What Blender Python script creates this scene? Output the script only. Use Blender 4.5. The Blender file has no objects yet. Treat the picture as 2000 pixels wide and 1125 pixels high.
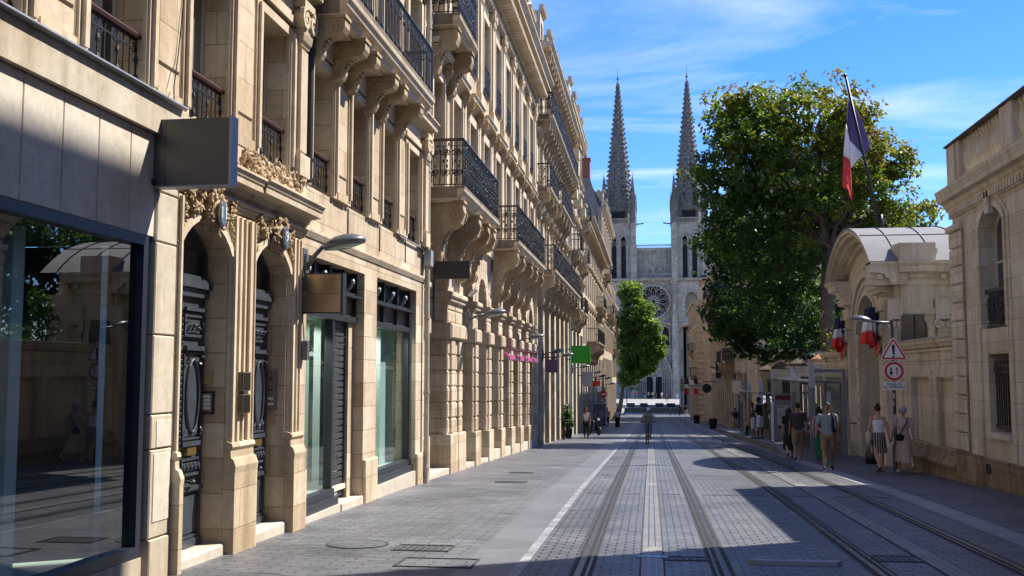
import bpy, bmesh, math, random
import numpy as np
from mathutils import Vector, Matrix
PI = math.pi
S = bpy.context.scene
C = S.collection
rng = random.Random(7)
nrng = np.random.default_rng(11)

# ------------------------------------------------------------------ ground profile (street falls gently towards the cathedral)
GZ = [(-60, 1.5), (0, 0), (20, -.5), (33, -.96), (60, -1.92), (99, -3.29), (150, -4.4), (165, -4.5), (1500, -4.5)]
def gz(Y):
    for (a, za), (b, zb) in zip(GZ, GZ[1:]):
        if Y <= b: return za + (zb - za) * (Y - a) / (b - a)
    return GZ[-1][1]

# ------------------------------------------------------------------ mesh builder
def FL(X0): return lambda u, n, z: (X0 + n, u, z)      # facade on the left of the street
def FR(X0): return lambda u, n, z: (X0 - n, u, z)      # facade on the right
def FY(Y0): return lambda u, n, z: (u, Y0 - n, z)      # facade that faces the camera
LOC = {}
class MB:
    def __init__(s, fr=None):
        s.v, s.f, s.m, s.s = [], [], [], []
        s.fr = fr or (lambda a, b, c: (a, b, c)); s.mi = 0; s.sm = False
    def add(s, vs, fs):
        o = len(s.v); fr = s.fr
        s.v += [fr(*p) for p in vs]
        for f in fs:
            s.f.append(tuple(o + i for i in f)); s.m.append(s.mi); s.s.append(s.sm)
    def box(s, a0, a1, b0, b1, c0, c1):
        s.add([(a0,b0,c0),(a1,b0,c0),(a1,b1,c0),(a0,b1,c0),(a0,b0,c1),(a1,b0,c1),(a1,b1,c1),(a0,b1,c1)],
              [(0,3,2,1),(4,5,6,7),(0,1,5,4),(1,2,6,5),(2,3,7,6),(3,0,4,7)])
    def block(s, a0, a1, b0, b1, c0, c1, c=.02):       # stone block, front face (b1) chamfered
        d = b1 - c
        s.add([(a0,b0,c0),(a1,b0,c0),(a1,b0,c1),(a0,b0,c1),(a0,d,c0),(a1,d,c0),(a1,d,c1),(a0,d,c1),
               (a0+c,b1,c0+c),(a1-c,b1,c0+c),(a1-c,b1,c1-c),(a0+c,b1,c1-c)],
              [(0,1,2,3),(0,4,5,1),(1,5,6,2),(2,6,7,3),(3,7,4,0),(4,8,9,5),(5,9,10,6),(6,10,11,7),(7,11,8,4),(8,11,10,9)])
    def prism(s, poly, ax, t0, t1):                    # ax: the axis it is pushed along ('u','n','z')
        def P(p, t):
            if ax == 'u': return (t, p[0], p[1])
            if ax == 'n': return (p[0], t, p[1])
            return (p[0], p[1], t)
        k = len(poly)
        s.add([P(p, t0) for p in poly] + [P(p, t1) for p in poly],
              [tuple(range(k))[::-1], tuple(range(k, 2*k))] + [(i, (i+1) % k, k+(i+1) % k, k+i) for i in range(k)])
    def tube(s, pts, r, n=6, closed=False, caps=True):
        pts = [Vector(p) for p in pts]; k = len(pts); R = r if hasattr(r, '__len__') else [r]*k
        vs = []; up = None
        for i, p in enumerate(pts):
            if closed: t = pts[(i+1) % k] - pts[i-1]
            else: t = pts[min(i+1, k-1)] - pts[max(i-1, 0)]
            if t.length < 1e-9: t = Vector((0,0,1))
            t.normalize()
            if up is None:
                up = Vector((0,0,1)) if abs(t.z) < .9 else Vector((1,0,0))
            a = t.cross(up)
            if a.length < 1e-4: a = t.cross(Vector((.3,.9,.2)))
            a.normalize(); b = a.cross(t); up = b
            for j in range(n):
                w = 2*PI*(j+.5)/n
                vs.append(tuple(p + (a*math.cos(w) + b*math.sin(w))*R[i]))
        fs = []
        for i in range(k if closed else k-1):
            q = (i+1) % k
            for j in range(n):
                fs.append((i*n+j, i*n+(j+1) % n, q*n+(j+1) % n, q*n+j))
        if caps and not closed:
            fs.append(tuple(range(n))[::-1]); fs.append(tuple((k-1)*n+j for j in range(n)))
        s.add(vs, fs)
    def lathe(s, c, prof, n=12, ax='z', sy=1.0):       # prof: (radius, height)
        vs = []; k = len(prof)
        for r, h in prof:
            for j in range(n):
                w = 2*PI*j/n; x, y = r*math.cos(w), r*math.sin(w)*sy
                if ax == 'z': vs.append((c[0]+x, c[1]+y, c[2]+h))
                elif ax == 'n': vs.append((c[0]+x, c[1]+h, c[2]+y))
                else: vs.append((c[0]+h, c[1]+x, c[2]+y))
        fs = [(i*n+j, i*n+(j+1) % n, (i+1)*n+(j+1) % n, (i+1)*n+j) for i in range(k-1) for j in range(n)]
        fs.append(tuple(range(n))[::-1]); fs.append(tuple((k-1)*n+j for j in range(n)))
        s.add(vs, fs)
    def ball(s, c, r, n=8, m=5, M=None):
        rx, ry, rz = r if hasattr(r, '__len__') else (r, r, r)
        vs, fs = [], []
        for i in range(1, m):
            a = PI*i/m
            for j in range(n):
                w = 2*PI*j/n
                vs.append(Vector((rx*math.sin(a)*math.cos(w), ry*math.sin(a)*math.sin(w), rz*math.cos(a))))
        vs.append(Vector((0,0,rz))); vs.append(Vector((0,0,-rz)))
        if M is not None: vs = [M @ v for v in vs]
        vs = [(v.x+c[0], v.y+c[1], v.z+c[2]) for v in vs]
        for i in range(m-2):
            for j in range(n):
                fs.append((i*n+j, i*n+(j+1) % n, (i+1)*n+(j+1) % n, (i+1)*n+j))
        T = (m-1)*n
        for j in range(n):
            fs.append((T, (j+1) % n, j)); fs.append((T+1, (m-2)*n+j, (m-2)*n+(j+1) % n))
        s.add(vs, fs)
    def mesh(s, name, mats):
        me = bpy.data.meshes.new(name)
        me.from_pydata(s.v, [], s.f)
        for m in (mats if isinstance(mats, (list, tuple)) else [mats]): me.materials.append(m)
        me.polygons.foreach_set('material_index', s.m)
        me.polygons.foreach_set('use_smooth', s.s)
        b = bmesh.new(); b.from_mesh(me); bmesh.ops.recalc_face_normals(b, faces=b.faces); b.to_mesh(me); b.free()
        return me
    def build(s, name, mats, parent=None, **kw):
        o = bpy.data.objects.new(name, s.mesh(name, mats)); C.objects.link(o)
        if parent is not None: adopt(o, parent)
        for k, w in kw.items(): o[k] = w
        return o
def adopt(o, p):
    o.parent = p
    if p.name in LOC: o.matrix_parent_inverse = Matrix.Translation(-Vector(LOC[p.name]))
def thing(name, label, cat, loc, group=None):
    o = bpy.data.objects.new(name, None); C.objects.link(o)
    o.empty_display_size = .2; o.location = loc; LOC[o.name] = tuple(loc)
    o['label'] = label; o['category'] = cat
    if group: o['group'] = group
    return o
def tag(o, label, cat, group=None, kind=None):
    o['label'] = label; o['category'] = cat
    if group: o['group'] = group
    if kind: o['kind'] = kind
    return o
def struct(o): o['kind'] = 'structure'; return o

# ------------------------------------------------------------------ materials
def newmat(name):
    m = bpy.data.materials.new(name); m.use_nodes = True
    nt = m.node_tree; return m, nt, nt.nodes['Principled BSDF']
def N(nt, t, **kw):
    n = nt.nodes.new(t)
    for k, v in kw.items(): setattr(n, k, v)
    return n
def math_(nt, op, a, b=None):
    n = N(nt, 'ShaderNodeMath', operation=op)
    for i, v in enumerate((a, b)):
        if v is None: continue
        if hasattr(v, 'links'): nt.links.new(v, n.inputs[i])
        else: n.inputs[i].default_value = v
    return n.outputs[0]
def mix_(nt, blend, f, a, b):
    n = N(nt, 'ShaderNodeMix', data_type='RGBA', blend_type=blend)
    for i, v in ((0, f), (6, a), (7, b)):
        if hasattr(v, 'links'): nt.links.new(v, n.inputs[i])
        elif i == 0: n.inputs[0].default_value = v
        else: n.inputs[i].default_value = (*v[:3], 1)
    return n.outputs[2]
def ramp_(nt, fac, stops):
    n = N(nt, 'ShaderNodeValToRGB'); cr = n.color_ramp
    while len(cr.elements) < len(stops): cr.elements.new(.5)
    for e, (p, c) in zip(cr.elements, stops):
        e.position = p; e.color = (c, c, c, 1) if not hasattr(c, '__len__') else (*c, 1)
    nt.links.new(fac, n.inputs[0]); return n.outputs[0]
def noise_(nt, vec, scale, detail=4, rough=.55, mul=None):
    if mul:
        v = N(nt, 'ShaderNodeVectorMath', operation='MULTIPLY'); nt.links.new(vec, v.inputs[0]); v.inputs[1].default_value = mul; vec = v.outputs[0]
    n = N(nt, 'ShaderNodeTexNoise'); n.inputs['Scale'].default_value = scale
    n.inputs['Detail'].default_value = detail; n.inputs['Roughness'].default_value = rough
    nt.links.new(vec, n.inputs['Vector']); return n.outputs[0]
def pos_(nt): return N(nt, 'ShaderNodeNewGeometry').outputs['Position']
def bump_(nt, b, h, s, d=.02):
    n = N(nt, 'ShaderNodeBump'); n.inputs['Strength'].default_value = s; n.inputs['Distance'].default_value = d
    nt.links.new(h, n.inputs['Height']); nt.links.new(n.outputs[0], b.inputs['Normal'])
def plain(name, col, rough=.5, metal=0., spec=.5, var=0., vs=8., emit=0):
    m, nt, b = newmat(name)
    b.inputs['Base Color'].default_value = (*col, 1); b.inputs['Roughness'].default_value = rough
    b.inputs['Metallic'].default_value = metal; b.inputs['Specular IOR Level'].default_value = spec
    if var:
        f = noise_(nt, pos_(nt), vs, 5)
        k = ramp_(nt, f, [(.25, 1-var), (.75, 1+var*.6)])
        nt.links.new(mix_(nt, 'MULTIPLY', 1., col, k), b.inputs['Base Color'])
        nt.links.new(math_(nt, 'ADD', math_(nt, 'MULTIPLY', f, .25), rough-.12), b.inputs['Roughness'])
    if emit:
        b.inputs['Emission Color'].default_value = (*col, 1); b.inputs['Emission Strength'].default_value = emit
    return m
def stone(name, c1, c2, mort, bw=.7, bh=.36, msize=.006, streak=.35, stain=(.30,.24,.17), bump=.35, rough=.85, blotch=.5, lichen=None, warm=(.80, .66, .50)):
    m, nt, b = newmat(name); p = pos_(nt)
    sx = N(nt, 'ShaderNodeSeparateXYZ'); nt.links.new(p, sx.inputs[0])
    u = math_(nt, 'ADD', sx.outputs[0], sx.outputs[1])
    cb = N(nt, 'ShaderNodeCombineXYZ'); nt.links.new(u, cb.inputs[0]); nt.links.new(sx.outputs[2], cb.inputs[1])
    col = None; h = noise_(nt, p, 22, 6, .65)
    if bw:
        br = N(nt, 'ShaderNodeTexBrick'); br.offset = .5; br.squash = 1
        nt.links.new(cb.outputs[0], br.inputs['Vector'])
        for k, v in (('Scale', 1), ('Mortar Size', msize), ('Mortar Smooth', .2), ('Bias', 0), ('Brick Width', bw), ('Row Height', bh)): br.inputs[k].default_value = v
        br.inputs['Color1'].default_value = (*c1, 1); br.inputs['Color2'].default_value = (*c2, 1); br.inputs['Mortar'].default_value = (*mort, 1)
        col = br.outputs['Color']
        h = math_(nt, 'SUBTRACT', math_(nt, 'MULTIPLY', h, .35), math_(nt, 'MULTIPLY', br.outputs['Fac'], .8))
    else:
        f = noise_(nt, p, 1.3, 3); col = mix_(nt, 'MIX', ramp_(nt, f, [(.35, 0), (.65, 1)]), c1, c2)
        h = math_(nt, 'MULTIPLY', h, .45)
    f1 = noise_(nt, p, 1.1, 6, .62, (1, 1, .55))
    col = mix_(nt, 'MULTIPLY', ramp_(nt, f1, [(.42, 0), (.75, blotch)]), col, warm)
    f2 = noise_(nt, p, 3.2, 5, .6, (1, 1, .10))
    col = mix_(nt, 'MULTIPLY', ramp_(nt, f2, [(.47, 0), (.70, streak)]), col, (stain[0]*1.6, stain[1]*1.6, stain[2]*1.6))
    f3 = noise_(nt, p, 9, 5, .7)
    col = mix_(nt, 'MULTIPLY', .55, col, ramp_(nt, f3, [(.3, .72), (.7, 1.22)]))
    if lichen:
        f4 = noise_(nt, p, 2.2, 7, .7, (1, 1, .5))
        col = mix_(nt, 'MIX', ramp_(nt, f4, [(.5, 0), (.68, lichen)]), col, (.045, .040, .035))
    nt.links.new(col, b.inputs['Base Color']); b.inputs['Roughness'].default_value = rough; b.inputs['Specular IOR Level'].default_value = .2
    bump_(nt, b, h, bump)
    return m
def pavers(name, c1, c2, mort, bw, bh, msize, rough=.5, off=.5, rot=False, dirt=.5):
    m, nt, b = newmat(name); p = pos_(nt); vec = p
    if rot:
        sx = N(nt, 'ShaderNodeSeparateXYZ'); nt.links.new(p, sx.inputs[0])
        cb = N(nt, 'ShaderNodeCombineXYZ'); nt.links.new(sx.outputs[1], cb.inputs[0]); nt.links.new(sx.outputs[0], cb.inputs[1]); vec = cb.outputs[0]
    w = noise_(nt, p, .9, 2)
    wv = N(nt, 'ShaderNodeVectorMath', operation='SCALE'); wv.inputs['Scale'].default_value = .02
    nz = N(nt, 'ShaderNodeTexNoise'); nz.inputs['Scale'].default_value = 3.; nt.links.new(p, nz.inputs['Vector']); nt.links.new(nz.outputs['Color'], wv.inputs[0])
    ad = N(nt, 'ShaderNodeVectorMath', operation='ADD'); nt.links.new(vec, ad.inputs[0]); nt.links.new(wv.outputs[0], ad.inputs[1])
    br = N(nt, 'ShaderNodeTexBrick'); br.offset = off; nt.links.new(ad.outputs[0], br.inputs['Vector'])
    for k, v in (('Scale', 1), ('Mortar Size', msize), ('Mortar Smooth', .15), ('Bias', .1), ('Brick Width', bw), ('Row Height', bh)): br.inputs[k].default_value = v
    br.inputs['Color1'].default_value = (*c1, 1); br.inputs['Color2'].default_value = (*c2, 1); br.inputs['Mortar'].default_value = (*mort, 1)
    col = mix_(nt, 'MULTIPLY', 1., br.outputs['Color'], ramp_(nt, noise_(nt, p, .7, 7, .62), [(.3, 1-dirt), (.72, 1+dirt*.5)]))
    col = mix_(nt, 'MULTIPLY', .6, col, ramp_(nt, noise_(nt, p, 30, 4, .7), [(.3, .7), (.7, 1.25)]))
    vo = N(nt, 'ShaderNodeTexVoronoi'); vo.inputs['Scale'].default_value = 3.2; nt.links.new(p, vo.inputs['Vector'])
    col = mix_(nt, 'MIX', ramp_(nt, vo.outputs['Distance'], [(.035, .55), (.06, 0)]), col, (.05,.05,.05))
    st_ = noise_(nt, p, .35, 6, .7); col = mix_(nt, 'MULTIPLY', ramp_(nt, st_, [(.52, 0), (.66, .55)]), col, (.62,.60,.58))
    nt.links.new(col, b.inputs['Base Color'])
    nt.links.new(math_(nt, 'ADD', math_(nt, 'MULTIPLY', noise_(nt, p, 5, 4), .35), rough-.17), b.inputs['Roughness'])
    h = math_(nt, 'SUBTRACT', math_(nt, 'MULTIPLY', noise_(nt, p, 40, 4), .3), br.outputs['Fac'])
    bump_(nt, b, h, .5, .008)
    return m
def glass(name, tint=(.75,.85,.85), refl=1.0):
    m, nt, b = newmat(name); nt.nodes.remove(b)
    out = nt.nodes['Material Output']
    g = N(nt, 'ShaderNodeBsdfGlossy'); g.inputs['Roughness'].default_value = .006; g.inputs['Color'].default_value = (refl, refl, refl, 1)
    t = N(nt, 'ShaderNodeBsdfTransparent'); t.inputs['Color'].default_value = (*tint, 1)
    lw = N(nt, 'ShaderNodeLayerWeight'); lw.inputs['Blend'].default_value = .5
    fr_ = math_(nt, 'ADD', math_(nt, 'MULTIPLY', math_(nt, 'POWER', lw.outputs['Facing'], 4.), .85), .11)
    mx = N(nt, 'ShaderNodeMixShader'); nt.links.new(fr_, mx.inputs[0]); nt.links.new(t.outputs[0], mx.inputs[1]); nt.links.new(g.outputs[0], mx.inputs[2])
    nt.links.new(mx.outputs[0], out.inputs['Surface'])
    return m
def leafmat(name, cols, trans=.35, rough=.45):
    m, nt, b = newmat(name); out = nt.nodes['Material Output']
    a = N(nt, 'ShaderNodeAttribute'); a.attribute_name = 'tint'
    n = N(nt, 'ShaderNodeValToRGB'); cr = n.color_ramp
    while len(cr.elements) < len(cols): cr.elements.new(.5)
    for e, (p, c) in zip(cr.elements, cols): e.position = p; e.color = (*c, 1)
    nt.links.new(a.outputs['Fac'], n.inputs[0])
    nt.links.new(n.outputs[0], b.inputs['Base Color']); b.inputs['Roughness'].default_value = rough; b.inputs['Specular IOR Level'].default_value = .35
    t = N(nt, 'ShaderNodeBsdfTranslucent')
    nt.links.new(mix_(nt, 'MULTIPLY', 1., n.outputs[0], (1.5, 1.6, .5)), t.inputs['Color'])
    mx = N(nt, 'ShaderNodeMixShader'); mx.inputs[0].default_value = trans
    nt.links.new(b.outputs[0], mx.inputs[1]); nt.links.new(t.outputs[0], mx.inputs[2]); nt.links.new(mx.outputs[0], out.inputs['Surface'])
    return m

M = {}
M['stone'] = stone('limestone_ashlar', (.66,.565,.43), (.47,.375,.26), (.33,.25,.16), .82, .40, .007, .5)
M['stone2'] = stone('limestone_ashlar_golden', (.66,.56,.42), (.46,.365,.25), (.31,.24,.155), .9, .44, .006, .55)
M['trim'] = stone('limestone_trim', (.66,.56,.42), (.55,.455,.33), (.3,.2,.1), 0, 0, 0, .3, bump=.2)
M['carved'] = stone('limestone_carving', (.52,.41,.27), (.41,.31,.20), (.3,.2,.1), 0, 0, 0, .4, bump=.3)
M['clad'] = stone('limestone_cladding', (.64,.58,.49), (.59,.535,.45), (.3,.2,.1), 0, 0, 0, .16, bump=.08, blotch=.22)
M['band'] = stone('limestone_band', (.58,.52,.42), (.50,.44,.35), (.3,.2,.1), 0, 0, 0, .55, bump=.12)
M['pale'] = stone('pale_limestone', (.62,.54,.42), (.54,.46,.35), (.36,.30,.22), .8, .36, .006, .3)
M['step'] = stone('white_step_stone', (.60,.54,.45), (.52,.465,.385), (.3,.2,.1), 0, 0, 0, .1, bump=.06, blotch=.2)
M['wallR'] = stone('shaded_wall_limestone', (.64,.57,.455), (.53,.46,.35), (.33,.27,.19), .95, .40, .006, .55, blotch=.6)
M['gate'] = stone('gate_limestone', (.64,.575,.465), (.56,.495,.39), (.28,.22,.15), 0, 0, 0, .5, blotch=.55)
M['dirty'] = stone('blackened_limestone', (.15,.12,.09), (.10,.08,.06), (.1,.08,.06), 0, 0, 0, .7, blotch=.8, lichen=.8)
M['base'] = stone('rough_plinth_stone', (.36,.27,.17), (.27,.20,.13), (.15,.12,.09), 1.3, .55, .012, .8, blotch=.9, lichen=.55)
M['cath'] = stone('cathedral_stone', (.50,.455,.385), (.37,.335,.285), (.27,.245,.21), 1.4, .55, .02, .5, stain=(.28,.27,.25), blotch=.5, lichen=.45, warm=(.72,.70,.68))
M['spire'] = stone('weathered_spire_stone', (.25,.235,.215), (.16,.15,.138), (.1,.1,.1), 0, 0, 0, .6, stain=(.26,.26,.26), blotch=.6, lichen=.6, warm=(.7,.69,.68))
M['far'] = stone('far_limestone', (.56,.475,.36), (.48,.40,.30), (.3,.24,.17), .8, .4, .008, .4)
M['iron'] = plain('black_iron', (.014,.0145,.017), .5, 0., .45)
M['ironb'] = plain('black_iron_worn', (.026,.027,.032), .42, .3, .5, .3, 30)
M['rail_red'] = plain('dark_red_handrail', (.05,.018,.016), .35)
M['frame'] = plain('dark_blue_metal_frame', (.022,.028,.042), .35, .2)
M['frameg'] = plain('graphite_metal_frame', (.035,.040,.048), .4, .2, .5, .15, 6)
M['shutter'] = plain('grey_shutter', (.075,.078,.088), .42, .3, .5, .25, 5)
M['wwood'] = plain('white_window_paint', (.52,.51,.48), .5)
M['door'] = plain('slate_black_door_paint', (.050,.060,.074), .33, 0, .5, .25, 7)
M['brass'] = plain('brass', (.62,.42,.15), .3, .9)
M['zinc'] = plain('zinc_sheet', (.34,.36,.39), .5, .3, .5, .2, 3)
M['lead'] = plain('lead_roof', (.19,.19,.195), .75, .0, .5, .3, 2.5)
M['slate'] = plain('slate_roof', (.06,.065,.08), .5, 0, .5, .3, 4)
M['brickm'] = stone('red_chimney_brick', (.34,.10,.055), (.28,.085,.05), (.25,.18,.14), .24, .07, .008, .3)
M['render'] = stone('grey_render', (.27,.24,.21), (.21,.19,.165), (.1,.1,.1), 0, 0, 0, .6)
M['terra'] = plain('terracotta_tile', (.42,.20,.11), .8, 0, .3, .35, 6)
M['pane'] = plain('dark_window_glass', (.035,.04,.045), .06, 0, .8)
M['pane_l'] = plain('curtained_window_glass', (.22,.22,.21), .10, 0, .7, .3, 1.2)
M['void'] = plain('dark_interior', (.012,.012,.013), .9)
M['shopgl'] = glass('shop_glass')
M['shelgl'] = glass('shelter_glass', (.80,.86,.86))
M['grey_sign'] = plain('grey_sign_box', (.082,.078,.075), .38, .2, .5, .12, 3)
M['alu'] = plain('aluminium_edge', (.30,.32,.36), .5, .3)
M['beigep'] = plain('beige_pipe_paint', (.46,.41,.34), .5, 0, .4, .3, 6)
M['soot'] = stone('sooted_ledge_stone', (.27,.22,.165), (.19,.155,.115), (.1,.08,.06), 0, 0, 0, .6, blotch=.7, lichen=.5)
M['bronze'] = plain('bronze_sign_face', (.42,.31,.20), .32, .75, .5, .35, 2)
M['joint'] = plain('worn_joint_block', (.24,.235,.225), .55, 0, .5, .5, 9)
M['black'] = plain('black_sign', (.008,.008,.010), .45)
M['green'] = plain('bright_green_sign', (.012,.34,.008), .45)
M['mauve'] = plain('mauve_sign', (.17,.085,.14), .5)
M['pink'] = plain('pink_awning', (.42,.08,.22), .6)
M['lampg'] = plain('grey_lamp_paint', (.13,.14,.15), .4, .3)
M['lens'] = plain('frosted_lamp_lens', (.36,.45,.42), .15, 0, .7)
M['white'] = plain('white_paint', (.72,.72,.70), .5)
M['red'] = plain('sign_red', (.52,.02,.02), .45)
M['blackp'] = plain('black_print', (.012,.012,.012), .6)
M['steelg'] = plain('shelter_grey_paint', (.20,.21,.23), .42, .2, .5, .1, 4)
M['plast'] = plain('intercom_steel', (.22,.20,.18), .4, .5)
M['panel'] = plain('beige_plate', (.42,.30,.17), .6)
M['led'] = plain('dark_red_display', (.10,.004,.006), .3)
M['poster'] = plain('poster_paper', (.42,.43,.43), .5, 0, .5, .35, 26)
M['intw'] = plain('shop_interior_white', (.46,.54,.48), .7)
M['intf'] = plain('shop_interior_floor', (.55,.56,.47), .6)
M['inty'] = plain('shop_interior_column', (.60,.72,.68), .6)
M['intd'] = plain('shop_interior_dark', (.05,.055,.06), .8)
M['brownp'] = plain('brown_transom_glass', (.20,.155,.135), .22, 0, .6, .3, 9)
M['bark'] = plain('bark', (.13,.105,.085), .9, 0, .2, .45, 9)
M['soil'] = plain('bag_black', (.014,.015,.016), .4)
M['rail'] = plain('worn_rail_steel', (.21,.20,.19), .30, .75, .5, .35, 14)
M['railg'] = plain('rail_groove', (.012,.011,.010), .8)
M['railc'] = plain('rail_bedding', (.062,.062,.062), .85, 0, .3, .5, 12)
M['strip'] = plain('power_strip', (.22,.215,.21), .5, .2, .5, .4, 5)
M['castiron'] = plain('cast_iron_cover', (.085,.084,.085), .6, .4, .5, .5, 40)
M['pavL'] = pavers('left_pavement_setts', (.190,.194,.206), (.132,.136,.147), (.055,.055,.06), .36, .12, .010, .48, .5, False)
M['pavT'] = pavers('track_setts', (.185,.189,.200), (.130,.134,.145), (.024,.024,.028), .21, .125, .013, .46, .5, False)
M['pavR'] = pavers('right_pavement_setts', (.15,.155,.172), (.105,.11,.124), (.05,.05,.055), .3, .14, .008, .5, .5, False)
M['kerb'] = pavers('pale_kerb_stone', (.30,.30,.31), (.25,.255,.265), (.12,.12,.12), .9, 1.0, .006, .5, .5, True, .3)
M['kerbl'] = pavers('smooth_granite_strip', (.185,.19,.205), (.16,.165,.178), (.09,.09,.09), .7, 1.4, .006, .45, .5, True, .25)
M['white_line'] = plain('pale_edge_stone', (.28,.285,.30), .5, 0, .5, .5, 3)
M['ground'] = plain('city_ground', (.14,.13,.12), .9, 0, .2, .3, .2)
M['plaza'] = pavers('plaza_paving', (.42,.40,.37), (.36,.35,.32), (.2,.2,.2), .9, .6, .01, .6)
# ------------------------------------------------------------------ camera, sky, sun
cam = bpy.data.objects.new('camera', bpy.data.cameras.new('camera')); C.objects.link(cam)
cam.data.lens = 36.0; cam.data.sensor_width = 36.0; cam.data.clip_start = .1; cam.data.clip_end = 4000
cam.location = (0, 0, 1.76)
cam.rotation_euler = (math.radians(90 + 4.787), 0, math.radians(7.66)); S.camera = cam
SUN = Vector((.69, .45, 1.0)).normalized()
sl = bpy.data.lights.new('sun', 'SUN'); sl.energy = 4.5; sl.angle = math.radians(.5); sl.color = (1.0, .94, .85)
so = bpy.data.objects.new('sun', sl); C.objects.link(so); so.location = SUN * 60
so.rotation_euler = (-SUN).to_track_quat('-Z', 'Y').to_euler()
w = bpy.data.worlds.new('World'); S.world = w; w.use_nodes = True; nt = w.node_tree
bg = nt.nodes['Background']; bg.inputs['Strength'].default_value = .15
sky = N(nt, 'ShaderNodeTexSky', sky_type='NISHITA'); sky.sun_disc = False
sky.sun_elevation = math.asin(SUN.z); sky.sun_rotation = math.atan2(SUN.x, SUN.y)
sky.altitude = 1200; sky.air_density = 1.0; sky.dust_density = .1; sky.ozone_density = 3.0
hs = N(nt, 'ShaderNodeHueSaturation'); hs.inputs['Saturation'].default_value = 1.3; hs.inputs['Value'].default_value = .90
nt.links.new(sky.outputs[0], hs.inputs['Color'])
tc = N(nt, 'ShaderNodeTexCoord'); sx = N(nt, 'ShaderNodeSeparateXYZ'); nt.links.new(tc.outputs['Generated'], sx.inputs[0])
zz = math_(nt, 'ADD', math_(nt, 'MAXIMUM', sx.outputs[2], 0.), .16)
cu = math_(nt, 'DIVIDE', sx.outputs[0], zz); cv = math_(nt, 'DIVIDE', sx.outputs[1], zz)
cb = N(nt, 'ShaderNodeCombineXYZ'); nt.links.new(cu, cb.inputs[0]); nt.links.new(cv, cb.inputs[1])
mp = N(nt, 'ShaderNodeMapping'); mp.inputs['Rotation'].default_value = (0, 0, .42); mp.inputs['Scale'].default_value = (.6, 2.6, 1); mp.inputs['Location'].default_value = (.35, 1.62, 0)
nt.links.new(cb.outputs[0], mp.inputs[0])
c1 = N(nt, 'ShaderNodeTexNoise'); c1.inputs['Scale'].default_value = 1.05; c1.inputs['Detail'].default_value = 9; c1.inputs['Roughness'].default_value = .58; c1.inputs['Distortion'].default_value = .55
nt.links.new(mp.outputs[0], c1.inputs['Vector'])
c2 = N(nt, 'ShaderNodeTexNoise'); c2.inputs['Scale'].default_value = .55; c2.inputs['Detail'].default_value = 3
nt.links.new(cb.outputs[0], c2.inputs['Vector'])
cf = math_(nt, 'MULTIPLY', ramp_(nt, c1.outputs[0], [(.47, 0), (.76, 1)]), ramp_(nt, c2.outputs[0], [(.36, .12), (.62, 1)]))
cf = math_(nt, 'MULTIPLY', cf, .85)
tint = mix_(nt, 'MULTIPLY', 1., hs.outputs[0], (.68, .69, .88))
nt.links.new(mix_(nt, 'MIX', cf, tint, (4.4, 4.6, 4.9)), bg.inputs['Color'])
S.view_settings.view_transform = 'Standard'; S.view_settings.look = 'None'; S.view_settings.exposure = 1.05; S.view_settings.gamma = 1
S.cycles.max_bounces = 9; S.cycles.diffuse_bounces = 5; S.cycles.glossy_bounces = 4; S.cycles.transparent_max_bounces = 16
S.cycles.caustics_reflective = False; S.cycles.caustics_refractive = False
S.cycles.use_denoising = True

# ------------------------------------------------------------------ ground and street surfaces
YS = [-60, -30, -10, 0, 6, 10, 15, 20, 26, 33, 42, 50, 60, 72, 85, 99, 115, 130, 150]
def strip(name, x0, x1, dz, mat, ys=YS, xs=None):
    mb = MB(); n = len(ys)
    mb.add([(x, y, gz(y) + dz) for y in ys for x in (x0, x1)], [(2*i, 2*i+1, 2*i+3, 2*i+2) for i in range(n-1)])
    return struct(mb.build(name, mat))
mb = MB(); ys = [-400] + YS + [165, 200, 260, 500, 1500]; xs = [-900, -120, -8, 8, 120, 900]; k = len(xs)
mb.add([(x, y, gz(max(y, -60)) - .02) for y in ys for x in xs], [(i*k+j, i*k+j+1, (i+1)*k+j+1, (i+1)*k+j) for i in range(len(ys)-1) for j in range(k-1)])
struct(mb.build('ground', M['ground']))
strip('pavement_left', -6.6, -2.02, 0, M['pavL'])
strip('gutter_strip', -2.02, -1.44, 0, M['kerbl'])
strip('kerb_line', -1.44, -1.33, .004, M['white_line'])
strip('tram_road', -1.33, 4.46, 0, M['pavT'])
strip('kerb_right', 4.46, 4.86, .004, M['kerb'])
strip('pavement_right', 4.86, 11.5, 0, M['pavR'])
strip('cross_street', -60, 60, .004, M['pavR'], [150, 158, 165])
strip('cathedral_square', -90, 90, .006, M['plaza'], [165, 250, 320])

def rail_thing(x, lab):
    mb = MB(); ys = YS[2:]
    def rib(a, b, dz, mi):
        mb.mi = mi; n = len(ys)
        mb.add([(xx, y, gz(y) + dz) for y in ys for xx in (a, b)], [(2*i, 2*i+1, 2*i+3, 2*i+2) for i in range(n-1)])
    sg = 1 if x in (.72, 3.82) else -1                    # groove on the inner side of each rail
    rib(x-.115, x+.115, .005, 2)
    for a, b, h, mi in ((-.002, .062, .012, 0), (-.045, -.004, .009, 1), (-.075, -.047, .012, 0), (.066, .088, .009, 1), (-.098, -.078, .009, 1)):
        lo, hi = sorted((x + sg*a, x + sg*b)); rib(lo, hi, h, mi)
    o = mb.build('tram_rail', [M['rail'], M['railg'], M['railc']])
    tag(o, lab, 'tram rail', 'grooved tram rails set in the street')
rail_thing(-.72, 'steel tram rail nearest the left pavement edge')
rail_thing(.72, 'steel tram rail right of the cyclist, second from the left')
rail_thing(2.34, 'steel tram rail third from the left, passing the silver metal bar')
rail_thing(3.82, 'steel tram rail nearest the right pavement and platform')
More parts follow.
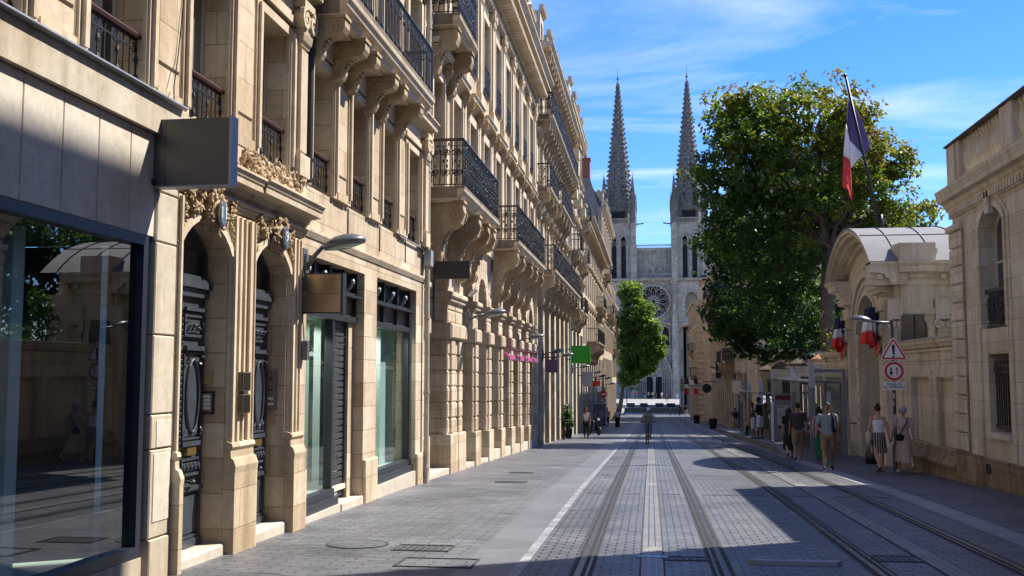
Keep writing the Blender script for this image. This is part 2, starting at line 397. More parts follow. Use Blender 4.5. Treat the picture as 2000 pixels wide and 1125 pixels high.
for x, lab in ((0., 'grey power strip with pale joints running under the cyclist'), (3.08, 'grey power strip between the two right hand rails')):
    r = thing('power_rail', lab, 'power rail', (x, 10, gz(10)), 'centre power strips of the tram tracks')
    ys = YS[2:]; n = len(ys)
    mb = MB(); mb.add([(x+a, y, gz(y)+.005) for y in ys for a in (-.135, .135)], [(2*i, 2*i+1, 2*i+3, 2*i+2) for i in range(n-1)]); mb.build('bedding', M['railc'], r)
    mb = MB(); mb.add([(x+a, y, gz(y)+.012) for y in ys for a in (-.115, .115)], [(2*i, 2*i+1, 2*i+3, 2*i+2) for i in range(n-1)]); mb.build('cover_strip', M['strip'], r)
    mb = MB()
    for a in (-.04, .04): mb.add([(x+a+d, y, gz(y)+.016) for y in ys for d in (-.006, .006)], [(2*i, 2*i+1, 2*i+3, 2*i+2) for i in range(n-1)])
    mb.build('conductor_line', M['rail'], r, kind='stuff')
    for y in np.arange(11.8 if x < 1 else 12.2, 60, 9.6):
        mb = MB(); mb.box(x-.11, x+.11, y, y+.7, gz(y)-.04, gz(y+.5)+.018); mb.build('joint_block', M['joint'], r)
mb = MB(); mb.box(-.19, .17, 11.72, 11.82, gz(11.7)-.02, gz(11.8)+.022)
tag(mb.build('cross_clamp', plain('pale_blue_plastic', (.22,.36,.52), .4)), 'small pale blue clamp across the power strip', 'clamp')

def cover(name, lab, cat, x, y, w, l, kind, group=None):
    z = gz(y) + .006; r = thing(name, lab, cat, (x, y, z), group)
    sl_ = (gz(y+.5)-gz(y-.5))
    fr = lambda a, b, c: (x+a, y+b, z+c+sl_*b)
    mb = MB(fr)
    if kind == 'round': mb.lathe((0,0,0), [(w, -.03), (w, .004), (w*.93, .004), (w*.91, .0), (0.01, .0)], 24); mb.build('frame_ring', M['castiron'], r); mb = MB(fr); mb.lathe((0,0,0), [(w*.90, -.02), (w*.90, .003), (.01, .003)], 24); mb.build('lid', M['pavR'], r)
    else:
        for a, b, c, d in ((-w, w, -l, -l+.025), (-w, w, l-.025, l), (-w, -w+.025, -l+.025, l-.025), (w-.025, w, -l+.025, l-.025)): mb.box(a, b, c, d, -.02, .006)
        mb.build('frame', M['castiron'], r); mb = MB(fr)
        if kind == 'grate':
            k = int(w/.045)
            for i in range(k): mb.box(-w+.06+i*(2*w-.12)/k, -w+.06+i*(2*w-.12)/k+.045, -l+.055, l-.055, -.02, .004)
        else: mb.box(-w+.06, w-.06, -l+.06, l-.06, -.02, .001)
        mb.build('grating' if kind == 'grate' else 'lid', M['castiron'] if kind == 'grate' else M['pavL'], r)
g = 'covers and drains let into the paving'
cover('manhole_cover', 'round iron manhole cover near the second black door', 'manhole cover', -3.55, 12.3, .38, 0, 'round', g)
cover('drain_grate', 'rough iron grate in the left pavement facing the first shop window', 'drain', -2.68, 12.1, .34, .24, 'grate', g)
cover('inspection_cover', 'rectangular paved cover framed in metal near the foreground shadow', 'cover', -2.3, 11.05, .42, .3, 'lid', g)
cover('drain_grate', 'small iron drain grate on the left pavement before the arcade', 'drain', -3.0, 22.2, .34, .2, 'grate', g)
cover('drain_grate', 'distant iron grate nearest the arcade piers on the left pavement', 'drain', -3.2, 25.6, .3, .2, 'grate', g)
cover('manhole_cover', 'round iron cover cut off by the bottom edge near the first door step', 'manhole cover', -3.9, 9.75, .38, 0, 'round', g)
cover('drain_grate', 'ribbed grey drain grate beside the blue clamp in the left track', 'drain', .4, 11.75, .3, .14, 'grate', g)
cover('drain_grate', 'ribbed drain grate in the right track beside the power strip', 'drain', 2.72, 12.1, .26, .22, 'grate', g)
cover('drain_grate', 'iron grate on the shaded right pavement by the image edge', 'drain', 5.6, 15.3, .34, .1, 'grate', g)
mb = MB()
y0 = 11.55; z = gz(y0)
mb.prism([(1.02, y0), (1.1, y0-.07), (1.95, y0-.07), (2.02, y0)], 'z', z-.02, z+.05)
tag(mb.build('metal_bar', M['alu']), 'silver metal bar lying across the paving between the tracks', 'bar')
for xx in ((-1.25, -.9), (-.5, -.2), (.2, .55), (.95, 2.2), (2.5, 3.0), (3.2, 3.7)):
    pass
r = thing('drain_channel', 'thin slotted drain crossing the tracks at right angles', 'drain', (1, 19.6, gz(19.6)))
mb = MB()
for i in range(110):
    x = -1.2 + i*.05
    if min(abs(x-v) for v in (-.72, .72, 2.34, 3.82, 0, 3.08)) > .2: mb.box(x, x+.032, 19.56, 19.64, gz(19.6)-.02, gz(19.6)+.006)
mb.build('slots', M['railg'], r, kind='stuff')
# ------------------------------------------------------------------ architecture kit
def arc(a, b, zs, rise, n=10):
    w = (b-a)/2; R = (w*w + rise*rise)/(2*rise); cz = zs + rise - R; t = math.asin(min(1, w/R))
    if rise > w: t = PI - t
    return [((a+b)/2 + R*math.sin(-t + 2*t*i/n), cz + R*math.cos(-t + 2*t*i/n)) for i in range(n+1)]
def ogive(a, b, zs, rise, n=8):                        # pointed arch
    w = b - a; L = []
    for i in range(n+1):
        t = i/n; L.append((a + w/2*(1-math.cos(t*PI/2))**1.0*1.0, zs + rise*math.sin(t*PI/2)**.9))
    return L + [((a+b) - x, z) for x, z in L[-2::-1]]
def spandrel(mb, a, b, zs, ztop, pts, n0, n1):
    k = len(pts)//2
    mb.prism([(a, ztop)] + pts[:k+1] + ([((a+b)/2, ztop)] if ztop > pts[k][1] + .002 else []), 'n', n0, n1)
    mb.prism([((a+b)/2, ztop)] * (1 if ztop > pts[k][1] + .002 else 0) + pts[k:] + [(b, ztop)], 'n', n0, n1)
def wall(mb, u0, u1, z0, z1, ops=(), t=.4, n=0.):
    # ops: (a, b, z0, z1, rise) ; rise > 0 arched head, rise < 0 pointed head
    zs = sorted({z0, z1, *[max(z0, min(z1, v)) for o in ops for v in (o[2], o[3])]})
    for za, zb in zip(zs, zs[1:]):
        if zb - za < 1e-6: continue
        cuts = sorted((o[0], o[1]) for o in ops if o[2] < (za+zb)/2 < o[3]); x = u0
        for a, b in cuts:
            if a > x + 1e-6: mb.box(x, a, n-t, n, za, zb)
            x = max(x, b)
        if x < u1 - 1e-6: mb.box(x, u1, n-t, n, za, zb)
    for o in ops:
        if o[4]:
            r = abs(o[4]); pts = (arc if o[4] > 0 else ogive)(o[0], o[1], o[3]-r, r)
            spandrel(mb, o[0], o[1], o[3]-r, o[3], pts, n-t, n)
def archi(mb, a, b, z0, zs, rise, w, n0, n1, pts=None):    # moulding round an opening
    if rise:
        p = pts or arc(a, b, zs, rise); q = arc(a-w, b+w, zs, rise + w*.9) if not pts else [(x + (w if i > len(pts)/2 else -w)*(abs(i-len(pts)/2)/(len(pts)/2)), z + w*.8) for i, (x, z) in enumerate(pts)]
        for i in range(len(p)-1): mb.prism([p[i], p[i+1], q[i+1], q[i]], 'n', n0, n1)
    else: mb.box(a-w, b+w, n0, n1, zs, zs+w)
    if zs > z0:
        mb.box(a-w, a, n0, n1, z0, zs); mb.box(b, b+w, n0, n1, z0, zs)
def window(par, fr, a, b, z0, z1, dep=.3, rise=0, pane='pane', frame='wwood', bar=.68, name='window', sash=True):
    mb = MB(fr); f = .06; n0, n1 = -dep-.05, -dep
    mb.box(a, a+f, n0, n1, z0, z1); mb.box(b-f, b, n0, n1, z0, z1)
    if not rise: mb.box(a+f, b-f, n0, n1, z1-f, z1)
    else:
        p = arc(a, b, z1-rise, rise); q = arc(a+f, b-f, z1-rise-f*.5, rise-f*.5)
        for i in range(len(p)-1): mb.prism([p[i], p[i+1], q[i+1], q[i]], 'n', n0, n1)
    mb.box(a+f, b-f, n0, n1, z0, z0+.08)
    if sash:
        m = (a+b)/2; mb.box(m-.035, m+.035, n0, n1+.012, z0+.08, z1-f-rise*.15)
        if bar: zb = z0 + (z1-z0)*bar; mb.box(a+f, m-.035, n0, n1, zb, zb+.04); mb.box(m+.035, b-f, n0, n1, zb, zb+.04)
    o = mb.build(name, M[frame], par)
    mb = MB(fr); mb.box(a+.01, b-.01, n0+.01, n0+.025, z0+.01, z1-.01-(rise and .0)); mb.build('pane', M[pane], o)
    return o
def sheet(mb, a, b, n, z0, z1): mb.add([(a, n, z0), (b, n, z0), (b, n, z1), (a, n, z1)], [(0, 1, 2, 3)])
def spiral(fn, cx, cz, R, turns=1.6, a0=0., sgn=1, k=16, r0=.12):
    out = []
    for i in range(k+1):
        t = i/k; r = R*(1 - (1-r0)*t); a = a0 + sgn*2*PI*turns*t
        out.append(fn(cx + r*math.cos(a), cz + r*math.sin(a)))
    return out
def console(mb, u, w, p, zt, h):
    key = [(0,0), (p*.94,0), (p*1.0,-.06*h), (p*1.0,-.20*h), (p*.93,-.32*h), (p*.78,-.37*h), (p*.62,-.40*h), (p*.47,-.50*h), (p*.38,-.64*h), (p*.37,-.78*h), (p*.30,-.90*h), (p*.16,-.97*h), (0,-1.0*h)]
    poly = [(n, zt+z) for n, z in key]
    mb.prism(poly, 'u', u-w/2, u+w/2)
    mb.box(u-w/2-.03, u+w/2+.03, 0, p*1.03, zt, zt+.05)
    for s in (-1, 1):
        uu = u + s*(w/2+.004)
        for (cn, cz, R) in ((p*.76, -.19*h, .165*h), (p*.20, -.84*h, .11*h)):
            mb.tube(spiral(lambda x, z: (uu, x, z), cn, zt+cz, R, 1.7, PI/2, -1, 14), R*.14, 4)
        for q in range(5):
            a = q/4; mb.ball((uu, p*(.1+.32*a), zt-h*(.62-.42*a)+.05*h*math.sin(q*2.3)), (.03, .075*h, .06*h), 6, 4)
    # leaf on the front
    for q in range(4): mb.ball((u, p*(.62-.08*q), zt-h*(.40+.09*q)), (w*.36, .035, .05*h), 6, 4)
def cornice(mb, u0, u1, z0, z1, p, steps=((0,.3,0,.22), (.3,.5,0,.45), (.5,.8,0,1.0), (.8,1.0,0,1.08)), n=0.):
    h = z1 - z0
    for a, b, _, q in steps: mb.box(u0 - p*q*.0, u1, n-.05, n + p*q, z0+h*a, z0+h*b)
def moulded(u0, u1, z0, z1, p, mb, n=0., ends=True):
    h = z1-z0
    pts = [(n-.05,z0), (n+p*.12,z0), (n+p*.14,z0+.12*h), (n+p*.28,z0+.2*h), (n+p*.34,z0+.34*h), (n+p*.40,z0+.38*h), (n+p*.82,z0+.44*h), (n+p*.84,z0+.66*h), (n+p*.88,z0+.7*h), (n+p*.93,z0+.82*h), (n+p,z0+.9*h), (n+p,z1), (n-.05,z1)]
    mb.prism(pts, 'u', u0, u1)
def bars(mb, P, L, z0, z1, step=.10, r=.0105, fancy=True):
    # P(s, z) -> point; a straight run of length L
    k = max(2, int(L/step))
    for i in range(k+1):
        s = L*i/k; mb.tube([P(s, z0), P(s, z1)], r, 4, caps=False)
        if fancy and i % 3 == 0:
            for zz, R in ((z1-.09, .055), ): 
                for sg in (-1, 1): mb.tube(spiral(P, s+sg*.055, zz, R, 1.3, PI/2 if sg > 0 else PI/2, sg, 9), .008, 4, caps=False)
            mb.ball(P(s, z0+.06), (.028, .028, .06), 5, 4); mb.ball(P(s, z1-.2), (.022, .022, .05), 5, 4)
def scrolls(mb, P, L, z0, z1, cell=.34, r=.0155, dense=True):
    k = max(1, round(L/cell)); c = L/k; h = z1-z0
    for i in range(k):
        s = c*(i+.5)
        for j, (fz, R) in enumerate(((.27, .24*h), (.74, .22*h))):
            R = min(R, c*.30); z = z0 + fz*h
            for sg in (-1, 1):
                mb.tube(spiral(P, s+sg*c*.22, z, R, 1.75, (PI/2 if j else -PI/2), sg*(1 if j else -1), 13), r, 4, caps=False)
        mb.tube([P(s-c*.46, z0), P(s-c*.36, z0+.5*h), P(s-c*.46, z1)], r, 4, caps=False)
        mb.tube([P(s, z0), P(s, z1)], r*.9, 4, caps=False)
        for q in range(5 if dense else 2):
            mb.ball(P(s + .05*math.sin(q*2.1), z0 + h*(.3+.12*q)), (.026, .026, .05), 5, 4)
        if dense:
            for q in range(6): mb.ball(P(s + c*rng.uniform(-.45,.45), z0 + h*rng.uniform(.05,.95)), (.022, .022, .035), 4, 3)
def railing(par, fr, u0, u1, p, z0, z1, style='scroll', ends=(True, True), top='iron', name='railing', cell=.34):
    mb = MB(fr); e = .05
    runs = [(lambda s, z: (u0+e+s, p-e, z), u1-u0-2*e)]
    if ends[0]: runs.append((lambda s, z: (u0+e, .02+s, z), p-e-.02))
    if ends[1]: runs.append((lambda s, z: (u1-e, .02+s, z), p-e-.02))
    for P, L in runs:
        A, B = P(0, z0), P(L, z0)
        for z, r in ((z0+.05, .014), (z1-.02, .016), (z1-.14, .010)):
            mb.tube([P(0, z), P(L, z)], r, 4)
        if style == 'scroll': scrolls(mb, P, L, z0+.06, z1-.03, cell)
        elif style == 'bars': bars(mb, P, L, z0+.05, z1-.03)
        else: bars(mb, P, L, z0+.05, z1-.03, .11, .009, False)
    for uu in ([u0+e] if ends[0] else []) + ([u1-e] if ends[1] else []): mb.tube([(uu, p-e, z0), (uu, p-e, z1)], .018, 4)
    mb.mi = 1
    mb.box(u0+e-.03, u1-e+.03, p-e-.03, p-e+.03, z1, z1+.03)
    if ends[0]: mb.box(u0+e-.03, u0+e+.03, .0, p-e-.03, z1, z1+.03)
    if ends[1]: mb.box(u1-e-.03, u1-e+.03, .0, p-e-.03, z1, z1+.03)
    return mb.build(name, [M['iron'], M[top]], par)
def balcony(par, fr, u0, u1, p, z0, z1, zr, cons=(), style='scroll', ch=.8, cw=.24, cp=None, top='iron', cell=.25, mat='trim', ends=(True, True)):
    mb = MB(fr); h = z1-z0
    mb.prism([(-.05,z0), (p-.16,z0), (p-.14,z0+.25*h), (p-.06,z0+.38*h), (p-.04,z0+.55*h), (p-.01,z0+.62*h), (p,z0+.75*h), (p,z0+.82*h), (-.05,z0+.82*h)], 'u', u0, u1)
    mb.mi = 1; mb.box(u0-.004, u1+.004, -.05, p+.004, z0+.822*h, z1); mb.mi = 0
    mb.mi = 1; mb.box(u0-.006, u0-.001, .06, p-.17, z0+.02, z0+.82*h); mb.mi = 0
    mb.box(u0+.12, u1-.12, 0, p-.3, z0-.035, z0)
    b = mb.build('balcony', [M[mat], M['soot']], par)
    for c in cons:
        mb = MB(fr); console(mb, c, cw, cp or p*.86, z0-.035, ch); mb.build('console', M['carved'], b)
    railing(b, fr, u0, u1, p, z1, zr, style, ends, top, cell=cell)
    return b
def capital(mb, u, w, z0, z1, n0=0., p=.12):
    h = z1-z0
    mb.box(u-w/2-.05, u+w/2+.05, n0, n0+p+.07, z1-.16*h, z1)
    for s in (-1, 1):
        mb.tube(spiral(lambda x, z: (x, n0+p+.05, z), u+s*w*.42, z1-.42*h, .26*h, 1.6, PI/2, -s, 12), .035*h*2, 4)
        mb.ball((u+s*w*.42, n0+p*.8, z1-.42*h), (.24*h, p*.6, .24*h), 8, 5)
    for q in range(6): mb.ball((u-w/2+w*(q+.5)/6, n0+p+.01, z0+.25*h), (w*.1, .05, .22*h), 5, 4)
    mb.box(u-w/2, u+w/2, n0, n0+p, z0, z1-.3*h)
def pilaster(par, fr, u, w, z0, z1, p=.1, cap=0, base=.2, mat='trim', name='pilaster'):
    mb = MB(fr); zt = z1-cap
    mb.box(u-w/2, u+w/2, -.02, p*.6, z0+base, zt); mb.box(u-w/2+.04, u+w/2-.04, p*.6, p, z0+base+.05, zt-.05)
    if base: mb.box(u-w/2-.03, u+w/2+.03, -.02, p+.03, z0, z0+base)
    if cap: capital(mb, u, w, zt, z1, 0, p)
    return mb.build(name, M[mat], par)
def blobs(mb, pts, size, n=1, spread=.04, nn=.06):
    for (u, z) in pts:
        for _ in range(n*2):
            R = Matrix.Rotation(rng.uniform(0, 6.28), 3, 'Y') @ Matrix.Rotation(rng.uniform(-.7, .7), 3, 'X') @ Matrix.Rotation(rng.uniform(-.7, .7), 3, 'Z')
            s = size*rng.uniform(.5, .95)
            mb.ball((u+rng.gauss(0, spread), nn+rng.uniform(-.035, .035), z+rng.gauss(0, spread)), (s*1.1, s*.34, s*.42), 5, 4, R)
def swag(a, b, z, drop, k=14):
    return [(a+(b-a)*i/k, z - drop*(1-(2*i/k-1)**2)) for i in range(k+1)]
def ring(u, z, ru, rz, k=18):
    return [(u+ru*math.cos(2*PI*i/k), z+rz*math.sin(2*PI*i/k)) for i in range(k)]

# ------------------------------------------------------------------ building A: clad shop, two carved doorways, second shop
X0 = -4.85; fr = FL(X0)
A = thing('limestone_building', 'nearest limestone building on the left with clad shop and two carved black doorways', 'building', (X0, 10, gz(10)), 'stone buildings on the left side')
UE = 21.72
# ground floor wall of the door bay and second shop, one mesh
ops = [(10.0, 11.28, -1, 3.44, .32), (11.98, 13.25, -1, 3.42, .32), (14.06, 17.05, -1, 3.47, 0), (17.86, 20.98, -1, 3.49, 0)]
mb = MB(fr); wall(mb, 9.9, UE, -1.2, 4.46, ops, .45)
# first floor and above
SW = [6.12 + 1.97*k for k in range(8)]
ops1 = [(a, a+1.08, 4.46, 6.34, 0) for a in SW]
ops2 = [(a, a+1.08, 7.3, 9.7, 0) for a in SW]
ops3 = [(a, a+1.08, 10.5, 12.4, 0) for a in SW]
wall(mb, -4, UE, 4.46, 13.6, ops1 + ops2 + ops3, .34)
wall(mb, -4, 9.36, 3.1, 4.46, (), .3, -.05)
mb.box(-4, UE, -8, -.36, 13.2, 13.6); mb.box(-4, -3.6, -8, -.34, -1.2, 13.2); mb.box(UE-.4, UE, -8, -.45, -1.2, 13.2)
mb.build('wall', M['stone'], A)
mb = MB(fr); moulded(-4, UE, 13.3, 14.1, .6, mb); mb.build('roof_cornice', M['trim'], A)
mb = MB(fr); mb.prism([(.1, 14.1), (-1.2, 16.2), (-7.8, 16.6), (-7.8, 13.6), (-.3, 13.6), (-.3, 14.1)], 'u', -4, UE-.05); mb.build('roof', M['slate'], A)
# clad shop front
for i, (a, b) in enumerate(zip([-.1, .55, 1.2, 1.85, 2.5, 3.15, 3.8, 4.45, 5.05, 5.62, 6.16, 6.72, 7.27, 7.83, 8.39, 8.95], [.55, 1.2, 1.85, 2.5, 3.15, 3.8, 4.45, 5.05, 5.62, 6.16, 6.72, 7.27, 7.83, 8.39, 8.95, 9.45])):
    mb = MB(fr); mb.block(a+.006, b-.006, -.06, .02, 3.1, 4.115, .006); mb.build('cladding_panel', M['clad'], A)
mb = MB(fr); mb.box(-4, 9.9, -.08, .085, 4.12, 4.47); mb.build('fascia_band', M['band'], A)
mb = MB(fr); mb.box(-4, 9.86, -.02, .13, 4.472, 4.50); mb.tube([(-4, .135, 4.49), (9.86, .135, 4.49)], .016, 6); mb.build('flashing', M['zinc'], A)
mb = MB(fr)
for za, zb in ((-1, .16), (.165, 1.02), (1.025, 1.36), (1.365, 2.14), (2.145, 3.06), (3.065, 3.56), (3.565, 4.115)): mb.block(9.46, 9.9, -.4, .045 if zb > .5 else .06, za+.003, zb-.003, .012)
mb.build('pier', M['band'], A)
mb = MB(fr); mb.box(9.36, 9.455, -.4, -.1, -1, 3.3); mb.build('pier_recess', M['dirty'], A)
mb = MB(fr); mb.block(9.52, 9.86, .045, .053, .32, .98, .003); mb.block(9.56, 9.86, .045, .052, 1.04, 1.3, .003); mb.build('meter_hatch', M['clad'], A)
mb = MB(fr); mb.box(-4, 9.36, -.3, .03, -1.2, .018); mb.build('plinth', M['band'], A)
mb = MB(fr)
mb.box(-4, 9.36, -.14, .015, .02, .13); mb.box(-4, 9.36, -.14, .015, 3.0, 3.095); mb.box(9.27, 9.36, -.14, .015, .13, 3.0); mb.box(4.2, 4.27, -.12, .0, .13, 3.0); mb.box(-4, -3.9, -.14, .015, .13, 3.0)
f = mb.build('shop_window', M['frame'], A)
mb = MB(fr); sheet(mb, -3.9, 4.2, -.055, .13, 3.0); sheet(mb, 4.27, 9.27, -.055, .13, 3.0); mb.build('pane', M['shopgl'], f)
def interior(par, u0, u1, zf, zc, cols, deep=3.0, back='intd'):
    mb = MB(fr); mb.box(u0, u1, -deep-.1, -deep, zf, zc); mb.box(u0, u1, -deep, -.16, zc+.004, zc+.05); mb.box(u0-.05, u0, -deep, -.46, zf, zc); mb.box(u1, u1+.05, -deep, -.46, zf, zc)
    i = mb.build('shop_interior', M[back], par)
    mb = MB(fr); mb.box(u0, u1, -deep, -.2, zf-.08, zf); mb.build('shop_floor', M['intf'], i)
    for a, b, n in cols:
        mb = MB(fr); mb.box(a, b, n-.12, n, zf, zc-.02); mb.build('display_column', M['inty'], i)
interior(A, -3.5, 9.3, .06, 3.0, [(7.70, 7.86, -.3), (8.75, 8.85, -2.3), (6.2, 6.5, -.9), (3.2, 3.5, -.7)], 4.5)
# doors
def door_leafset(par, a, b, z0, zs, rise, nm):
    d = -.26; m = (a+b)/2; zt = 2.62
    mb = MB(fr)
    mb.box(a, b, d-.06, d, z0, zt)
    mb.box(a, b, d-.06, d+.05, zt, zt+.10); mb.box(a, b, d-.06, d+.09, zt+.10, zt+.2); mb.box(a+.02, b-.02, d-.06, d+.06, zt+.2, zt+.24)
    for (p, q) in ((a+.05, m-.015), (m+.015, b-.05)):
        w = q-p
        def panel(x0, x1, y0, y1, e=.03, n=.035):
            mb.box(x0, x1, d, d+n, y0, y0+e); mb.box(x0, x1, d, d+n, y1-e, y1); mb.box(x0, x0+e, d, d+n, y0+e, y1-e); mb.box(x1-e, x1, d, d+n, y0+e, y1-e)
            mb.box(x0+e*1.6, x1-e*1.6, d, d+n*.5, y0+e*1.6, y1-e*1.6)
        panel(p+.05, q-.05, z0+.10, z0+.62); mb.box(p+.02, q-.02, d, d+.05, z0, z0+.09); mb.box(p+.02, q-.02, d, d+.06, z0+.62, z0+.67)
        panel(p+.05, q-.05, z0+.78, z0+.98)
        for i in range(5): mb.ball((p+.1+(w-.2)*i/4, d+.03, z0+.88), (.035, .025, .05), 6, 4)
        panel(p+.05, q-.05, z0+1.18, zt-.62, .025)
        mb.box(p+.04, q-.04, d, d+.07, zt-.6, zt-.55); mb.box(p+.04, q-.04, d, d+.05, z0+1.11, z0+1.16)
        # oval field
        o = [((p+q)/2 + (w/2-.13)*math.sin(2*PI*i/20), (z0+1.18+zt-.62)/2 + ((zt-.62-z0-1.18)/2-.08)*math.cos(2*PI*i/20)) for i in range(20)]
        mb.tube([(x, d+.035, z) for x, z in o], .014, 5, True)
        for cz in (z0+1.28, zt-.72):
            for s in (-1, 1): blobs(mb, [((p+q)/2 + s*(w/2-.1), cz)], .045, 3, .02, d+.03)
        panel(p+.05, q-.05, zt-.45, zt-.2)
        blobs(mb, [(p+.1+(w-.2)*i/6, zt-.325) for i in range(7)], .04, 2, .015, d+.03)
        mb.box(p+.03, q-.03, d, d+.06, zt-.16, zt-.12)
        for i in range(28): mb.ball((m+(.03 if p > m-.1 else -.03), d+.02, z0+.75+i*.065), (.016, .016, .028), 4, 3)
    dr = mb.build('door', M['door'], par)
    mb = MB(fr)
    for k in (-1, 1): mb = MB(fr); mb.box(m+k*.28-.11, m+k*.28+.11, d+.001, d+.05, z0+1.01, z0+1.09); mb.build('mail_slot', M['brass'], dr)
    for k in (-1, 1):
        mb = MB(fr)
        mb.tube([(m+k*.2, d, z0+.72), (m+k*.2, d+.09, z0+.72)], .012, 6); mb.ball((m+k*.2, d+.1, z0+.72), .035, 8, 5); mb.tube([(m+k*.2-.07, d+.1, z0+.72), (m+k*.2+.07, d+.1, z0+.72)], .014, 6)
        mb.build('handle', M['iron'], dr)
    mb = MB(fr)
    p_ = arc(a, b, zs, rise); q_ = arc(a+.07, b-.07, zs-.02, rise-.06)
    for i in range(len(p_)-1): mb.prism([p_[i], p_[i+1], q_[i+1], q_[i]], 'n', d-.05, d+.02)
    mb.box(a, a+.07, d-.05, d+.02, zt+.24, zs); mb.box(b-.07, b, d-.05, d+.02, zt+.24, zs); mb.box(m-.03, m+.03, d-.05, d+.01, zt+.24, zs+rise-.06)
    t = mb.build('transom', M['door'], dr)
    mb = MB(fr); mb.prism([(a+.01, zt+.24)] + arc(a+.01, b-.01, zs, rise-.01) + [(b-.01, zt+.24)], 'n', d-.04, d-.03); mb.build('transom_glass', M['pane'], t)
door_leafset(A, 10.0, 11.28, -.15, 3.12, .32, '11')
door_leafset(A, 11.98, 13.25, -.18, 3.10, .32, '9')
for a, b, zt in ((9.99, 11.5, -.155), (11.97, 13.46, -.185)):
    mb = MB(fr); mb.prism([(-.45, -1), (.045, -1), (.045, zt-.02), (.025, zt), (-.45, zt)], 'u', a+.005, b-.005); mb.build('step', M['step'], A)
# door surround mouldings, plinth scrolls
for u, ww in ((11.36, .10), (11.50, .10), (11.64, .08), (11.82, .12), (11.935, .06), (13.34, .10), (13.48, .08), (13.60, .06), (9.945, .08)):
    mb = MB(fr); mb.box(u-ww/2, u+ww/2, 0, .05, .95, 3.62); mb.box(u-ww/2+.02, u+ww/2-.02, .05, .085, .95, 3.6); mb.build('door_moulding', M['trim'], A)
for a, b in ((9.905, 9.99), (11.29, 11.97), (13.26, 13.74)):
    mb = MB(fr); zb = -1.2
    mb.prism([(0, zb), (.14, zb), (.14, .62), (.15, .70), (.12, .78), (.09, .80), (.085, .88), (.11, .92), (.10, .96), (.0, 1.0)], 'u', a, b)
    mb.build('plinth_block', M['stone2'], A)
for a, b, zs, ri in ((10.0, 11.28, 3.12, .32), (11.98, 13.25, 3.10, .32)):
    mb = MB(fr); archi(mb, a, b, zs, zs, ri, .10, 0, .06); mb.build('arch_moulding', M['trim'], A)
# entablature over the doors
mb = MB(fr)
moulded(9.91, 11.72, 3.80, 4.10, .30, mb); moulded(11.74, 13.86, 3.80, 4.12, .33, mb)
for i, z in enumerate((3.66, 3.70, 3.74)): mb.box(9.91, 13.8, 0, .05+.03*i, z, z+.035)
mb.build('door_cornice', M['trim'], A)
mb = MB(fr); mb.box(9.91, 13.8, -.02, .06, 4.12, 4.458); mb.build('frieze', M['trim'], A)
for a, b in ((10.1, 11.0), (11.5, 13.5)):
    mb = MB(fr); pts = []
    for i in range(int((b-a)*26)):
        t = i/((b-a)*26); pts.append((a+(b-a)*t, 4.28 + .10*math.sin(i*.9)))
    blobs(mb, pts, .075, 3, .05, .10); mb.build('carved_frieze', M['carved'], A)
for uc, hw in ((10.66, .60), (12.65, .63)):
    mb = MB(fr)
    blobs(mb, ring(uc, 3.57, .165, .21, 20), .085, 3, .02, .12); mb.ball((uc, .06, 3.52), (.17, .13, .22), 12, 8)
    for s in (-1, 1):
        blobs(mb, [(uc+s*x, z) for x, z in swag(.2, hw-.04, 3.73, .22, 14)], .062, 3, .022, .07)
        blobs(mb, [(uc+s*(hw-.0), 3.68-.055*i) for i in range(8)], .042, 2, .012, .04)
        blobs(mb, [(uc+s*(hw-.06), 3.75)], .08, 3, .02, .06)
    blobs(mb, [(uc, 3.33), (uc+.05, 3.31), (uc-.05, 3.31)], .07, 2, .02, .1)
    mb.build('carved_wreath', M['carved'], A)
def oval_plaque(u, txt, lab):
    r = thing('number_plaque', lab, 'house number', (X0+.16, u, 3.52))
    mb = MB(fr); mb.prism([(u+.105*math.cos(2*PI*i/20), 3.52+.15*math.sin(2*PI*i/20)) for i in range(20)], 'n', .185, .205); mb.build('rim', M['plast'], r)
    mb = MB(fr); mb.prism([(u+.088*math.cos(2*PI*i/20), 3.52+.13*math.sin(2*PI*i/20)) for i in range(20)], 'n', .206, .213); mb.build('enamel', plain('blue_grey_enamel', (.10,.13,.17), .3), r)
    text('digits', txt, .19, (X0+.217, u, 3.52), (PI/2, 0, PI/2), M['white'], r)
def text(name, s, size, loc, rot, mat, par=None, ax='CENTER', ex=.002, sx=1.0, shear=0):
    cu = bpy.data.curves.new(name, 'FONT'); cu.body = s; cu.size = size; cu.align_x = ax; cu.align_y = 'CENTER'; cu.extrude = ex; cu.space_line = .85
    tmp = bpy.data.objects.new(name, cu); C.objects.link(tmp)
    me = bpy.data.meshes.new_from_object(tmp.evaluated_get(bpy.context.evaluated_depsgraph_get())); bpy.data.objects.remove(tmp)
    from mathutils import Euler
    me.transform(Matrix.Translation(loc) @ Euler(rot).to_matrix().to_4x4() @ Matrix.Diagonal((sx, 1, 1, 1)))
    me.materials.clear(); me.materials.append(mat)
    o = bpy.data.objects.new(name, me); C.objects.link(o)
    if par: adopt(o, par)
    return o
oval_plaque(10.66, '11', 'oval house number 11 inside the carved wreath over the nearest black door')
oval_plaque(12.65, '9', 'oval house number 9 inside the wreath over the second black door')
